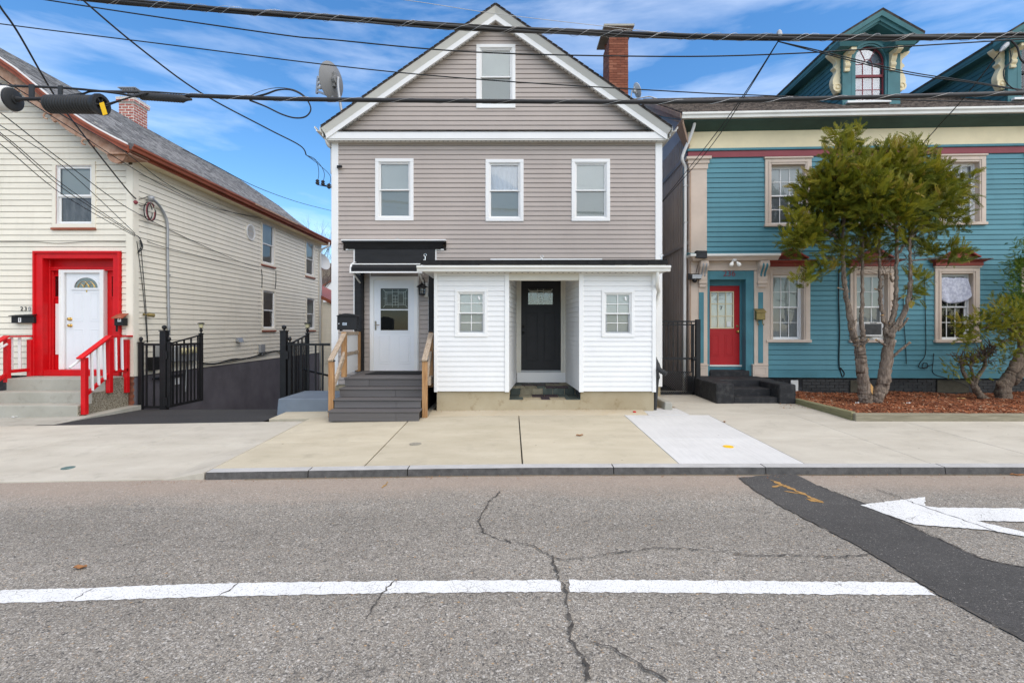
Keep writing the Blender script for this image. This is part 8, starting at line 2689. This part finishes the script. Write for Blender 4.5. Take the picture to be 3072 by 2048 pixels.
# two gnarled shrubs to the right
QD = 10.65
sh1 = thing('pruned_shrub', 'small gnarled shrub with cut-back bare twigs on the mulch', 'shrub', W('e1', 1930, 1252, QD))
E2 = lambda x, y, o=0: W('e1', x, y, QD + o)
for k, (pts, r0, r1) in enumerate((([E2(1960, 1262), E2(1890, 1215), E2(1835, 1140), E2(1822, 1100)], .075, .06), ([E2(1825, 1120), E2(1760, 1050), E2(1715, 960), E2(1700, 880)], .042, .024),
          ([E2(1822, 1110), E2(1860, 1040), E2(1925, 940), E2(1938, 860), E2(2010, 760), E2(2040, 730)], .048, .02),
          ([E2(1830, 1100), E2(1810, 1010), E2(1790, 930), E2(1800, 840)], .035, .018))):
 limb(sh1, 'trunk' if k == 0 else 'branch', M['bark_old'], pts, r0, r1, 50 + k)
tw = MB()
for k in range(110):
 rr = random.Random(700 + k)
 x0, y0 = rr.choice([(1700, 870), (1790, 880), (1940, 850), (1900, 800), (1850, 860), (2000, 770)])
 a = E2(x0 + rr.uniform(-40, 40), y0 + rr.uniform(-30, 60), rr.uniform(-.15, .15))
 v_ = Vector((rr.uniform(-.8, .8), rr.uniform(-.7, .5), rr.uniform(.1, 1))).normalized() * rr.uniform(.10, .28)
 tw.tube([a, a + v_ * .5 + Vector((rr.uniform(-.03, .03), 0, 0)), a + v_], [.011, .009, .006], 5)
tw.build('cut_twigs', M['twig'], sh1, kind='stuff')
S2 = QD / FPX / 3.1366
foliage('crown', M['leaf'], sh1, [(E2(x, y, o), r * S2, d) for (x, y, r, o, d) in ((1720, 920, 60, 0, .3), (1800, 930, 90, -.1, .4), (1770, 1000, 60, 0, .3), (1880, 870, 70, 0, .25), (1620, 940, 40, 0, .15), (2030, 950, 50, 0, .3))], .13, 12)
sh2 = thing('leaning_cedar', 'thick-stemmed leaning cedar shrub at the right edge of the mulch', 'shrub', W('e1', 2105, 1235, QD))
for k, (pts, r0, r1) in enumerate((([E2(2105, 1250), E2(2098, 1170), E2(2110, 1100), E2(2165, 1030), E2(2215, 930), E2(2265, 830), E2(2310, 760)], .125, .10),
          ([E2(2265, 850), E2(2255, 700, -.1), E2(2200, 600, -.2), E2(2050, 560, -.3), E2(1900, 580, -.3)], .05, .012), ([E2(2290, 790), E2(2330, 650), E2(2400, 500)], .08, .05),
          ([E2(2230, 640, -.15), E2(2140, 690, -.2), E2(2060, 720, -.3)], .03, .01), ([E2(2240, 650, -.1), E2(2180, 500, -.2), E2(2080, 440, -.3)], .035, .01),
          ([E2(2200, 1090), E2(2240, 1050, -.1), E2(2290, 980, -.1), E2(2340, 900)], .07, .06))):
 limb(sh2, 'trunk' if k == 0 else 'branch', M['bark_old'], pts, r0, r1, 60 + k)
stub_ = limb(sh2, 'stub', M['bark_old'], [E2(2105, 1170), E2(2080, 1120, -.05), E2(2062, 1085, -.08)], .055, .05, 70)
lob2 = ((1700, 600, 70, -.3, .5), (1790, 560, 100, -.3, .7), (1760, 660, 70, -.3, .5), (1900, 500, 110, -.2, .8), (2040, 420, 90, -.2, .7), (1920, 600, 110, -.3, .8), (2060, 520, 130, -.3, .9), (2180, 440, 120, -.2, .9),
  (2270, 480, 120, 0, 1), (2200, 560, 120, -.4, .9), (2050, 640, 90, -.4, .6), (2290, 620, 100, -.2, .7), (2150, 760, 80, -.3, .7), (2250, 720, 90, -.4, .7), (2130, 820, 50, -.3, .4), (1700, 680, 50, -.2, .3), (2380, 550, 160, 0, 1), (2420, 700, 150, .1, .8))
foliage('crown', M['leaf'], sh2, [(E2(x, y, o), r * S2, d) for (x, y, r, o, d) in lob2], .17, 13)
sh3 = thing('green_arborvitae', 'bright green dense conifer cut off by the right edge', 'shrub', W('e1', 2420, 1180, 11.2))
limb(sh3, 'trunk', M['bark_old'], [W('e1', 2420, 1200, 11.2), W('e1', 2415, 700, 11.2), W('d8', 2400, 1100, 11.2)], .08, .03, 80)
lob3 = ((2240, 1055, 45, 0, .6), (2290, 1080, 60, 0, .8), (2290, 1190, 95, 0, 1), (2250, 1260, 60, 0, .8), (2270, 1350, 110, 0, 1), (2230, 1480, 80, -.1, .9), (2280, 1560, 120, 0, 1), (2340, 1650, 120, .1, 1), (2400, 1300, 160, .2, 1), (2400, 1560, 160, .2, 1))
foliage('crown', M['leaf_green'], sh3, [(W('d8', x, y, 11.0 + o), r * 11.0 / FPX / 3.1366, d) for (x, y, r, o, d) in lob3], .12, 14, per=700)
# leafless trees on the slope behind
def bare_tree(x, y, h, spread, seed, label, depth=6):
 rr = random.Random(seed)
 base = Vector((x, y, terrain(x, y) - .2))
 t = thing('bare_tree', label, 'tree', base, 'leafless trees on the slope')
 tr, cr_ = MB(), MB()
 def grow(p, d, L, r, lev):
  n = 3
  pts, q = [p], p
  dd = d
  for i in range(n):
   dd = (dd + Vector((rr.uniform(-.16, .16), rr.uniform(-.16, .16), rr.uniform(-.03, .12)))).normalized()
   q = q + dd * L / n
   pts.append(q)
  e = r * .66
  (tr if lev == 0 else cr_).tube(pts, [r + (e - r) * i / n for i in range(n + 1)], 8 if lev < 2 else (4 if lev < 4 else 3))
  if lev >= depth:
   return
  for k in range(3 if lev < depth - 1 else 4):
   a = rr.uniform(0, 6.283)
   sp = spread * rr.uniform(.6, 1.15)
   nd = (dd + Vector((math.cos(a) * sp, math.sin(a) * sp, rr.uniform(.0, .25)))).normalized()
   st_ = pts[-1] if k < 2 else pts[2]
   grow(st_, nd, L * rr.uniform(.62, .84), e * (.85 if k == 0 else .62), lev + 1)
 grow(base, Vector((0, 0, 1)), h * .27, h * .016, 0)
 tr.build('trunk', M['twig'], t)
 cr_.build('crown', M['twig'], t)
bare_tree(-15.6, 38, 13.5, .62, 1, 'large leafless tree rising behind the grey house corner')
for k, (x, y, h) in enumerate(((-21.5, 52, 11), (-18.4, 47, 10), (-22.8, 60, 12), (-26.5, 68, 12), (-30, 58, 11), (-24.5, 75, 12))):
 bare_tree(x, y, h, .5, 20 + k, ['shortest', 'nearest', 'tall middle', 'farther left', 'leftmost', 'farthest'][k] + ' slender leafless tree on the brown slope behind the houses', 5)
# a distant gabled house peeping past the corner
fh = thing('far_house', 'tiny white gabled house with red chimney far behind the grey house corner', 'house', (-16.2, 46, terrain(-16, 46)))
ff = Fr((-17.5, 46, 0), (1, 0, 0))
gz_ = W('e5', 1045, 1060, 46).z
MB().poly(ff, [(0, -2), (3.6, -2), (3.6, gz_), (1.8, gz_ + 1.1), (0, gz_)], 0, 4).build('wall', M['white'], fh)
for s in (-1, 1):
 MB().beam(ff.p(1.8 + s * 1.9, 2, gz_ - .08), ff.p(1.8, 2, gz_ + 1.16), 4.4, .1, (0, 0, 1)).build('roof', M['rust'], fh)
MB().box(ff, 1.3, 1.8, 1.5, 2.0, gz_ + .5, gz_ + 2.4).build('chimney', M['brick_red'], fh)
# ================================================================== overhead lines
def line(name, label, pts, r, mat='wire', cat='cable', parent=None, group=None, n=6, sm=8, wall=False):
 if wall:       # keep wires that end on the cream house just outside its side wall
  q2 = []
  for (c, x, y, D) in pts:
   px = V(c, x, y)[0]
   q2.append((c, x, y, min(D, 8.27 * FPX / (CX - px)) if px > 404 else D))
  pts = q2
 P = swirl([W(*q) for q in pts], sm)
 return MB().tube(P, r, n).build(name, M[mat], parent, smooth=True, label=label, cat=cat, group=group)
def helix(path, r, wire, turns_per_m, phase=0.0):
 pts = []
 L = 0.0
 for i in range(len(path) - 1):
  a, b = path[i], path[i + 1]
  seg = (b - a).length
  n = max(2, int(seg * turns_per_m * 8))
  t = (b - a).normalized()
  s = t.cross(Vector((0, 0, 1))).normalized()
  u = s.cross(t)
  for k in range(n):
   f = k / n
   an = (L + seg * f) * turns_per_m * 6.283 + phase
   pts.append(a.lerp(b, f) + s * (math.cos(an) * r) + u * (math.sin(an) * r))
  L += seg
 return MB().tube(pts, wire, 4)
UD = 6.3
up_pts = [('N', -900, -140, UD), ('N', -300, -66, UD), ('N', 320, 0, UD), ('N', 900, 47, UD), ('N', 1414, 84, UD), ('N', 2000, 106.6, UD), ('N', 2331, 112, UD), ('N', 2760, 112, UD), ('N', 3072, 107, UD), ('N', 3700, 92, UD)]
path = swirl([W(*q) for q in up_pts], 10)
ub = thing('cable_bundle', 'thick lashed bundle of black overhead cables crossing in front of the gable peak', 'cable', path[len(path) // 2])
for k, (r, off, tpm, ph) in enumerate(((.022, .018, .12, 0), (.016, .024, .12, 2.2), (.014, .024, .12, 4.2), (.008, .036, .12, 1.2))):
 pts = []
 L = 0
 for i, p in enumerate(path):
  if i:
   L += (p - path[i - 1]).length
  an = L * tpm * 6.283 + ph
  pts.append(p + Vector((0, math.cos(an) * off, math.sin(an) * off)))
 MB().tube(pts, r, 8).build('cable', M['cable_grey' if k else 'cable'], ub, smooth=True)
helix(path, .046, .0022, 2.2).build('lashing_wire', M['strand'], ub)
helix(path, .047, .0022, 1.6, 2.0).build('lashing_wire', M['strand'], ub)
LD = 6.1
lo_pts = [('N', 560, 287, LD), ('N', 638, 289.5, LD), ('N', 900, 298, LD), ('N', 1400, 303.5, LD), ('N', 2000, 306, LD), ('N', 2522, 294, LD), ('N', 3072, 280, LD), ('N', 3700, 258, LD)]
path = swirl([W(*q) for q in lo_pts], 10)
lb = thing('lashed_cable', 'single thick black overhead cable with lashing wire crossing below the attic window', 'cable', path[len(path) // 2])
MB().tube(path, .025, 10).build('cable', M['cable'], lb, smooth=True)
st_pts = [('N', -900, 225, LD), ('N', -300, 246, LD), ('d3', 0, 541, LD), ('d3', 560, 560, LD), ('d3', 1000, 590, LD), ('d3', 1150, 610, LD), ('d3', 1800, 622, LD), ('d3', 2352, 655, LD), ('N', 900, 293.5, LD), ('N', 2000, 300.5, LD),
    ('N', 3072, 274, LD), ('N', 3700, 252, LD)]
MB().tube(swirl([W(*q) for q in st_pts], 8), .009, 7).build('support_strand', M['cable_grey'], lb, smooth=True)
helix(path, .030, .0022, 1.5).build('lashing_wire', M['strand'], lb)
MB().tube(swirl([W(*q) for q in [('N', -900, 228, LD), ('d3', 0, 550, LD), ('d3', 700, 575, LD), ('d3', 1100, 605, LD - .03), ('d3', 1400, 640, LD), ('d3', 1560, 668, LD), ('d3', 1700, 690, LD)]], 6), .014, 8).build('left_cable', M['cable'], lb, smooth=True)
MB().tube(swirl([W(*q) for q in [('d3', 830, 665, LD), ('d3', 1000, 645, LD), ('d3', 1120, 618, LD), ('d3', 1500, 628, LD), ('d3', 1800, 640, LD), ('d3', 2200, 672, LD), ('N', 640, 288, LD)]], 6), .012, 8).build('left_cable', M['cable'], lb, smooth=True)
# tapered sleeve
a, b = W('d3', 1600, 668, LD), W('d3', 2300, 715, LD)
ax = (b - a)
Ls = ax.length
prof = [(.012, 0), (.020, .04 * Ls), (.024, .10 * Ls)]
for k in range(30):
 t = .14 + .70 * k / 29
 prof.append((.046 + (.003 if k % 2 else 0), t * Ls))
prof += [(.034, .88 * Ls), (.022, .93 * Ls), (.014, 1.0 * Ls)]
MB().lathe(a, ax, prof, 12).build('cable_sleeve', M['rubber'], None, smooth=True, label='dark ribbed cable sleeve taped round the lower left overhead cable', cat='cable sleeve')
# coiled ribbed case with a yellow tag
a, b = W('d3', 590, 772, 6.02), W('d3', 1160, 776, 5.95)
ax = b - a
Lc = ax.length
cc = thing('cable_coil_case', 'black ribbed cable coil case with yellow tag hanging from the left overhead cable', 'coil case', a.lerp(b, .5) - Vector((0, 0, .1)))
prof = [(.05, -.02)]
for k in range(17):
 t = k / 16.6
 prof += [(.095, t * Lc), (.108, (t + .012) * Lc), (.108, (t + .040) * Lc), (.096, (t + .052) * Lc)]
prof += [(.108, Lc * 1.0), (.115, Lc * 1.04), (.100, Lc * 1.05)]
MB().lathe(a, ax, prof, 22).build('ribbed_body', M['rubber'], cc, smooth='auto')
axn = ax.normalized()
MB().lathe(b + axn * .02, axn, [(.118, 0), (.124, .02), (.124, .05), (.085, .055), (.08, .02), (.03, .02), (.03, .06), (.012, .062)], 18).build('end_plate', M['cable'], cc, smooth='auto')
for k in range(6):
 an = k * math.pi / 3 + .3
 o = b + axn * .06
 MB().beam(o + Vector((0, math.cos(an) * .03, math.sin(an) * .03)), o + Vector((0, math.cos(an) * .10, math.sin(an) * .10)), .014, .014, (1, 0, 0)).build('spoke', M['rubber'], cc)
tg = W('d3', 1238, 828, 5.86)
MB().beam(tg + Vector((-.02, 0, .075)), tg + Vector((.025, 0, -.07)), .055, .004, (0, 1, 0)).build('yellow_tag', M['yellow'], cc)
MB().lathe(W('d3', 138, 712, 6.05), W('d3', 590, 706, 6.03) - W('d3', 138, 712, 6.05), [(.030, 0), (.030, .10), (.022, .12), (.022, .72), (.03, .73)], 10).build('neck_pipe', M['cable'], cc, smooth='auto')
for x, y0, y1, w in ((400, 545, 700, .06), (742, 560, 690, .05)):
 t_, b_ = W('d3', x, y0, 6.08), W('d3', x, y1, 6.06)
 MB().box(G, t_.x - w / 2, t_.x + w / 2, 6.05, 6.07, b_.z, t_.z).build('hanger_strap', M['rubber'], cc)
for q in ([('d3', 1270, 770, 5.9), ('d3', 1370, 745, 5.95), ('d3', 1600, 680, 6.0), ('d3', 1780, 635, 6.05)], [('d3', 1260, 800, 5.9), ('d3', 1400, 745, 5.98), ('d3', 1560, 690, 6.0), ('d3', 1720, 640, 6.06)]):
 MB().tube(swirl([W(*t) for t in q], 6), .009, 6).build('tail_wire', M['cable'], cc, smooth=True)
e0 = W('d3', 160, 715, 6.05)
wc = thing('splice_case', 'white cylindrical splice case with black end cut off by the left edge', 'splice case', e0 - Vector((.3, 0, .13)))
MB().lathe(e0 + Vector((-.62, 0, .02)), (1, 0, -.03), [(.10, 0), (.150, .03), (.150, .58), (.140, .60)], 26).build('body', M['case_white'], wc, smooth='auto')
MB().lathe(e0 + Vector((-.03, 0, .0)), (1, 0, -.03), [(.134, 0), (.134, .035), (.120, .045), (.05, .048), (.05, .07), (.02, .072)], 26).build('end_cap', M['rubber'], wc, smooth='auto')
MB().beam(e0 + Vector((-.6, 0, -.135)), e0 + Vector((-.02, 0, -.145)), .03, .03).build('clamp_bar', M['case_white'], wc)
# free loop of slack cable
for k, o in enumerate((0, 7)):
 line('cable_loop', ['inner of two slack black cable loops left of the dish', 'outer of two slack black cable loops left of the dish'][k],
    [('c1', 1560, 440 + o, LD), ('c1', 1740, 452 + o, LD), ('c1', 1860, 432 + o, LD), ('c1', 1960, 400 + o * .6, LD), ('c1', 2060, 402 - o * .5, LD), ('c1', 2150, 452 - o, LD), ('c1', 2192, 530, LD),
    ('c1', 2160, 585 + o * .5, LD), ('c1', 2085, 597 + o * .5, LD), ('c1', 1990, 572 + o * .5, LD), ('c1', 1870, 515 + o * .5, LD), ('c1', 1760, 470 + o, LD)], .009 if k == 0 else .005, 'cable', group='slack cable loops')
line('cable_loop', 'thin wisp of slack wire above the cable loops', [('c1', 1760, 445, LD), ('c1', 1850, 405, LD), ('c1', 1960, 385, LD), ('c1', 2060, 395, LD), ('c1', 2120, 420, LD)], .004, 'cable_grey')
# thin wires across the sky
line('overhead_wire', 'thin wire crossing the chimney and the gable below the thick bundle', [('N', -500, -110, 6.6), ('N', 137, 0, 6.6), ('N', 808, 100, 6.6), ('N', 1000, 120, 6.6), ('N', 1428, 157, 6.6), ('N', 2000, 170, 6.6),
   ('N', 2379, 161, 6.6), ('N', 2700, 141, 6.6), ('N', 3072, 118, 6.6), ('N', 3700, 80, 6.6)], .0085)
line('overhead_wire', 'thin wire passing over the grey dish and the attic window', [('N', -600, -10, 6.8), ('N', 0, 72, 6.8), ('N', 500, 134, 6.8), ('N', 1000, 197, 6.8), ('N', 1428, 238, 6.8), ('N', 2000, 273.6, 6.8), ('N', 2270, 286, 6.8),
   ('N', 2700, 300, 6.8), ('N', 3700, 325, 6.8)], .0075)
line('overhead_wire', 'faint pale wire rising over the gable peak', [('N', 700, -60, 7.2), ('N', 1209, 0, 7.2), ('N', 1475, 40, 7.2), ('N', 1835, 82, 7.2), ('N', 2050, 104, 7.2), ('N', 2400, 125, 7.2)], .004, 'strand')
# service drops
line('service_drop', 'service cable slanting down to the insulators on the grey house corner', [('N', 120, -120, 6.4), ('N', 248, 0, 6.6), ('N', 420, 145, 7.4), ('N', 601, 278, 8.4), ('N', 800, 385, 9.7), ('N', 900, 437, 10.4), ('c3', 40, 995, 10.9)], .013, 'cable')
for k, p in enumerate(ins):
 s0 = W('c3', 40, 995, 10.9)
 MB().tube(swirl([s0, s0.lerp(p, .45) + Vector((.10, 0, .16 - .05 * k)), p + Vector((.03, 0, .22)), p], 6), .006, 5).build('service_tail', M['wire'], None, smooth=True, cat='wire', group='service tails at the grey house',
  label=['service tail to the leftmost insulator', 'service tail to the middle insulator', 'service tail to the lowest insulator'][k])
wh = spx('c1', 1045, 1165, -.10)
line('service_drop', 'service cable dropping from the top left to the weatherhead on the cream wall', [('N', -60, -80, 6.2), ('N', 0, 20, 6.4), ('N', 55, 100, 6.7), ('N', 161, 283, 7.8), ('N', 238, 389, 8.8), ('N', 376, 563, 10.6), ('c1', 960, 1168, 11.3)], .013, 'cable', wall=True)
MB().tube(swirl([W('c1', 950, 1160, 10.95), W('c1', 985, 1170, 11.05), wh + Vector((.03, -.05, .03))], 5), .009, 5).build('service_tail', M['wire'], None, smooth=True, label='upper wire tail at the cream house weatherhead', cat='wire')
MB().tube(swirl([W('c1', 930, 1150, 10.9), W('c1', 955, 1195, 10.95), W('c1', 1000, 1215, 11.1), wh + Vector((.05, .0, -.12))], 5), .009, 5).build('service_tail', M['wire'], None, smooth=True, label='lower sagging wire tail at the cream house weatherhead', cat='wire')
MB().lathe(W('c1', 945, 1192, 10.92), (1, 0, 0), [(.02, 0), (.045, .01), (.045, .05), (.02, .08)], 10).build('insulator', M['maroon'], None, label='dark red insulator near the cream house weatherhead', cat='insulator')
cnr = 10.82
for k, (y0, ym, ye) in enumerate(((376, 500, 700), (398, 555, 703), (404, 566, 706), (432, 585, 709))):
 line('telephone_drop', ['topmost', 'second', 'third', 'lowest'][k] + ' of four thin drops converging on the cream house corner', [('N', -200, y0 - 120, 6.4), ('N', 0, y0, 7.2), ('N', 190, ym, 9.0), ('N', 405, ye, cnr)], .0065, 'wire', group='drops to the cream house corner')
tie = spx('c1', 985, 1460, -.05)
MB().tube(swirl([W('N', 405, 705, cnr), tie + Vector((0, 0, .05)), tie + Vector((.03, .05, -.15)), tie + Vector((.0, -.05, -.28)), tie + Vector((.03, .02, -.12)), tie], 6), .010, 6).build('wire_knot', M['wire'], None, smooth=True,
 label='tangle of black wire tied at the cream house corner', cat='wire')
for k, q in enumerate(([('N', -250, 160, 6.3), ('N', 0, 338, 7.2), ('N', 200, 492, 8.6), ('N', 420, 645, 11.3), ('e5', 0, 775, 14.8), ('e5', 270, 862, 15.9)],
       [('N', -200, 120, 6.3), ('d3', 60, 560, 6.8), ('d3', 500, 840, 7.6), ('d3', 900, 1090, 8.6), ('d3', 1400, 1420, 10.2), ('c1', 1160, 1080, 12.3), ('c1', 1500, 1230, 14.5), ('c1', 1840, 1300, 16.2)],
       [('N', -200, 60, 6.3), ('d3', 0, 440, 6.7), ('d3', 500, 760, 7.5), ('d3', 1000, 1050, 8.6), ('d3', 1480, 1330, 10.0), ('c1', 1200, 1075, 12.2), ('c1', 1560, 1240, 14.6), ('c1', 1850, 1310, 16.2)],
       [('N', 395, 700, 11.1), ('c1', 1100, 1490, 12.2), ('c2', 1200, 130, 13.2), ('c2', 1400, 180, 14.5), ('e5', 270, 900, 15.9)])):
 line('side_drop', ['thin drop running to the side wall between the near windows', 'thin drop skimming under the cream eave, lower one', 'thin drop skimming under the cream eave, upper one',
       'thin wire sagging along the cream side wall from the corner knot'][k], q, .0075, 'wire', group='drops along the cream side wall', wall=True)
line('overhead_wire', 'distant wire sloping down to the bare tree behind', [('c1', 1290, 820, 14), ('c1', 1500, 925, 16), ('c1', 1800, 1080, 19), ('c1', 2100, 1190, 23), ('c1', 2352, 1255, 27)], .012, 'wire')
# drops on the right
cp = ('c5', 805, 262, UD)
for k, e in enumerate(((75, 1262), (82, 1255))):
 m_ = (560, 640) if k == 0 else (585, 620)
 line('service_drop', ['left of two thin drops slanting into the alley', 'right of two thin drops slanting into the alley'][k], [cp, ('c5', m_[0], m_[1], 7.9), ('c5', 330 + 30 * k, 950, 9.7), ('c5', e[0] - 30, e[1] + 45, 12.3)], .0075, 'wire', group='drops into the alley')
for k in (0, 1):
 line('service_drop', ['upper of two thin wires fanning right past the dormers', 'lower of two thin wires fanning right past the dormers'][k],
    [('c5', 805, 262, UD), ('c5', 1100, 328 + 12 * k, 6.5), ('c5', 1600, 448 + 14 * k, 6.9), ('c5', 2000, 510 + 8 * k, 7.2), ('c5', 2352, 566 + 4 * k, 7.5), ('c5', 2900, 640, 8)], .0075, 'wire', group='wires fanning right')
MB().lathe(W('c5', 813, 235, UD), (0, 0, 1), [(.02, 0), (.04, .02), (.03, .07), (.015, .09)], 10).build('cable_clamp', M['grey_metal'], None, label='small grey clamp on the thick bundle above the roof gap', cat='clamp')
line('service_drop', 'thin drop slanting behind the cedar crown from the right end of the bundle', [('c5', 2245, 270, UD), ('c5', 1980, 610, 7.9), ('c5', 1800, 810, 9.2), ('c5', 1650, 985, 11.3), ('c5', 1640, 1000, 11.5)], .008, 'wire')
MB().lathe(W('c5', 2255, 268, UD), W('c5', 2225, 300, UD) - W('c5', 2255, 268, UD), [(.01, 0), (.03, .03), (.03, .10), (.012, .16)], 10).build('cable_clamp', M['grey_metal'], None,
 label='slim grey clamp at right end of the thick bundle', cat='clamp')
line('cable_loop', 'slack black loop hanging from the bundle over the right dormer', [('c5', 2270, 255, UD), ('c5', 2310, 300, UD), ('c5', 2330, 370, UD), ('c5', 2380, 410, UD), ('c5', 2480, 430, UD)], .012, 'cable')
line('cable_loop', 'thin black loop crossing the right dormer window', [('c5', 2255, 275, UD), ('c5', 2270, 380, UD), ('c5', 2225, 440, UD), ('c5', 2235, 510, UD), ('c5', 2290, 560, UD), ('c5', 2400, 590, UD)], .007, 'wire')
# wires on the blue clapboards
def bw(label, pts, r=.009):
 P = []
 for (x, y) in pts:
  u, v = BF.px('e1', x, y, -.03)
  P.append(BF.p(u, -.03, v))
 MB().tube(swirl(P, 6), r, 5).build('wall_wire', M['wire'], None, smooth=True, label=label, cat='wire')
bw('black cable down the blue clapboards left of the tree', [(555, 20), (552, 300), (560, 600), (555, 900), (575, 1000), (590, 1035), (605, 1000), (570, 950)], .014)
bw('black wire down the blue clapboards behind the right trunk', [(1160, 250), (1165, 500), (1180, 700), (1190, 915)], .008)
bw('black wire ending in a small coil right of the tree', [(1358, 10), (1365, 300), (1372, 600), (1368, 820), (1320, 900), (1305, 940), (1340, 955), (1385, 950), (1385, 910), (1350, 905), (1345, 950), (1440, 915)], .008)
bw('thin wire from clapboards to the foundation right of the coil', [(1447, 815), (1440, 900), (1442, 1000), (1560, 1045), (1700, 1090), (1780, 1135)], .008)
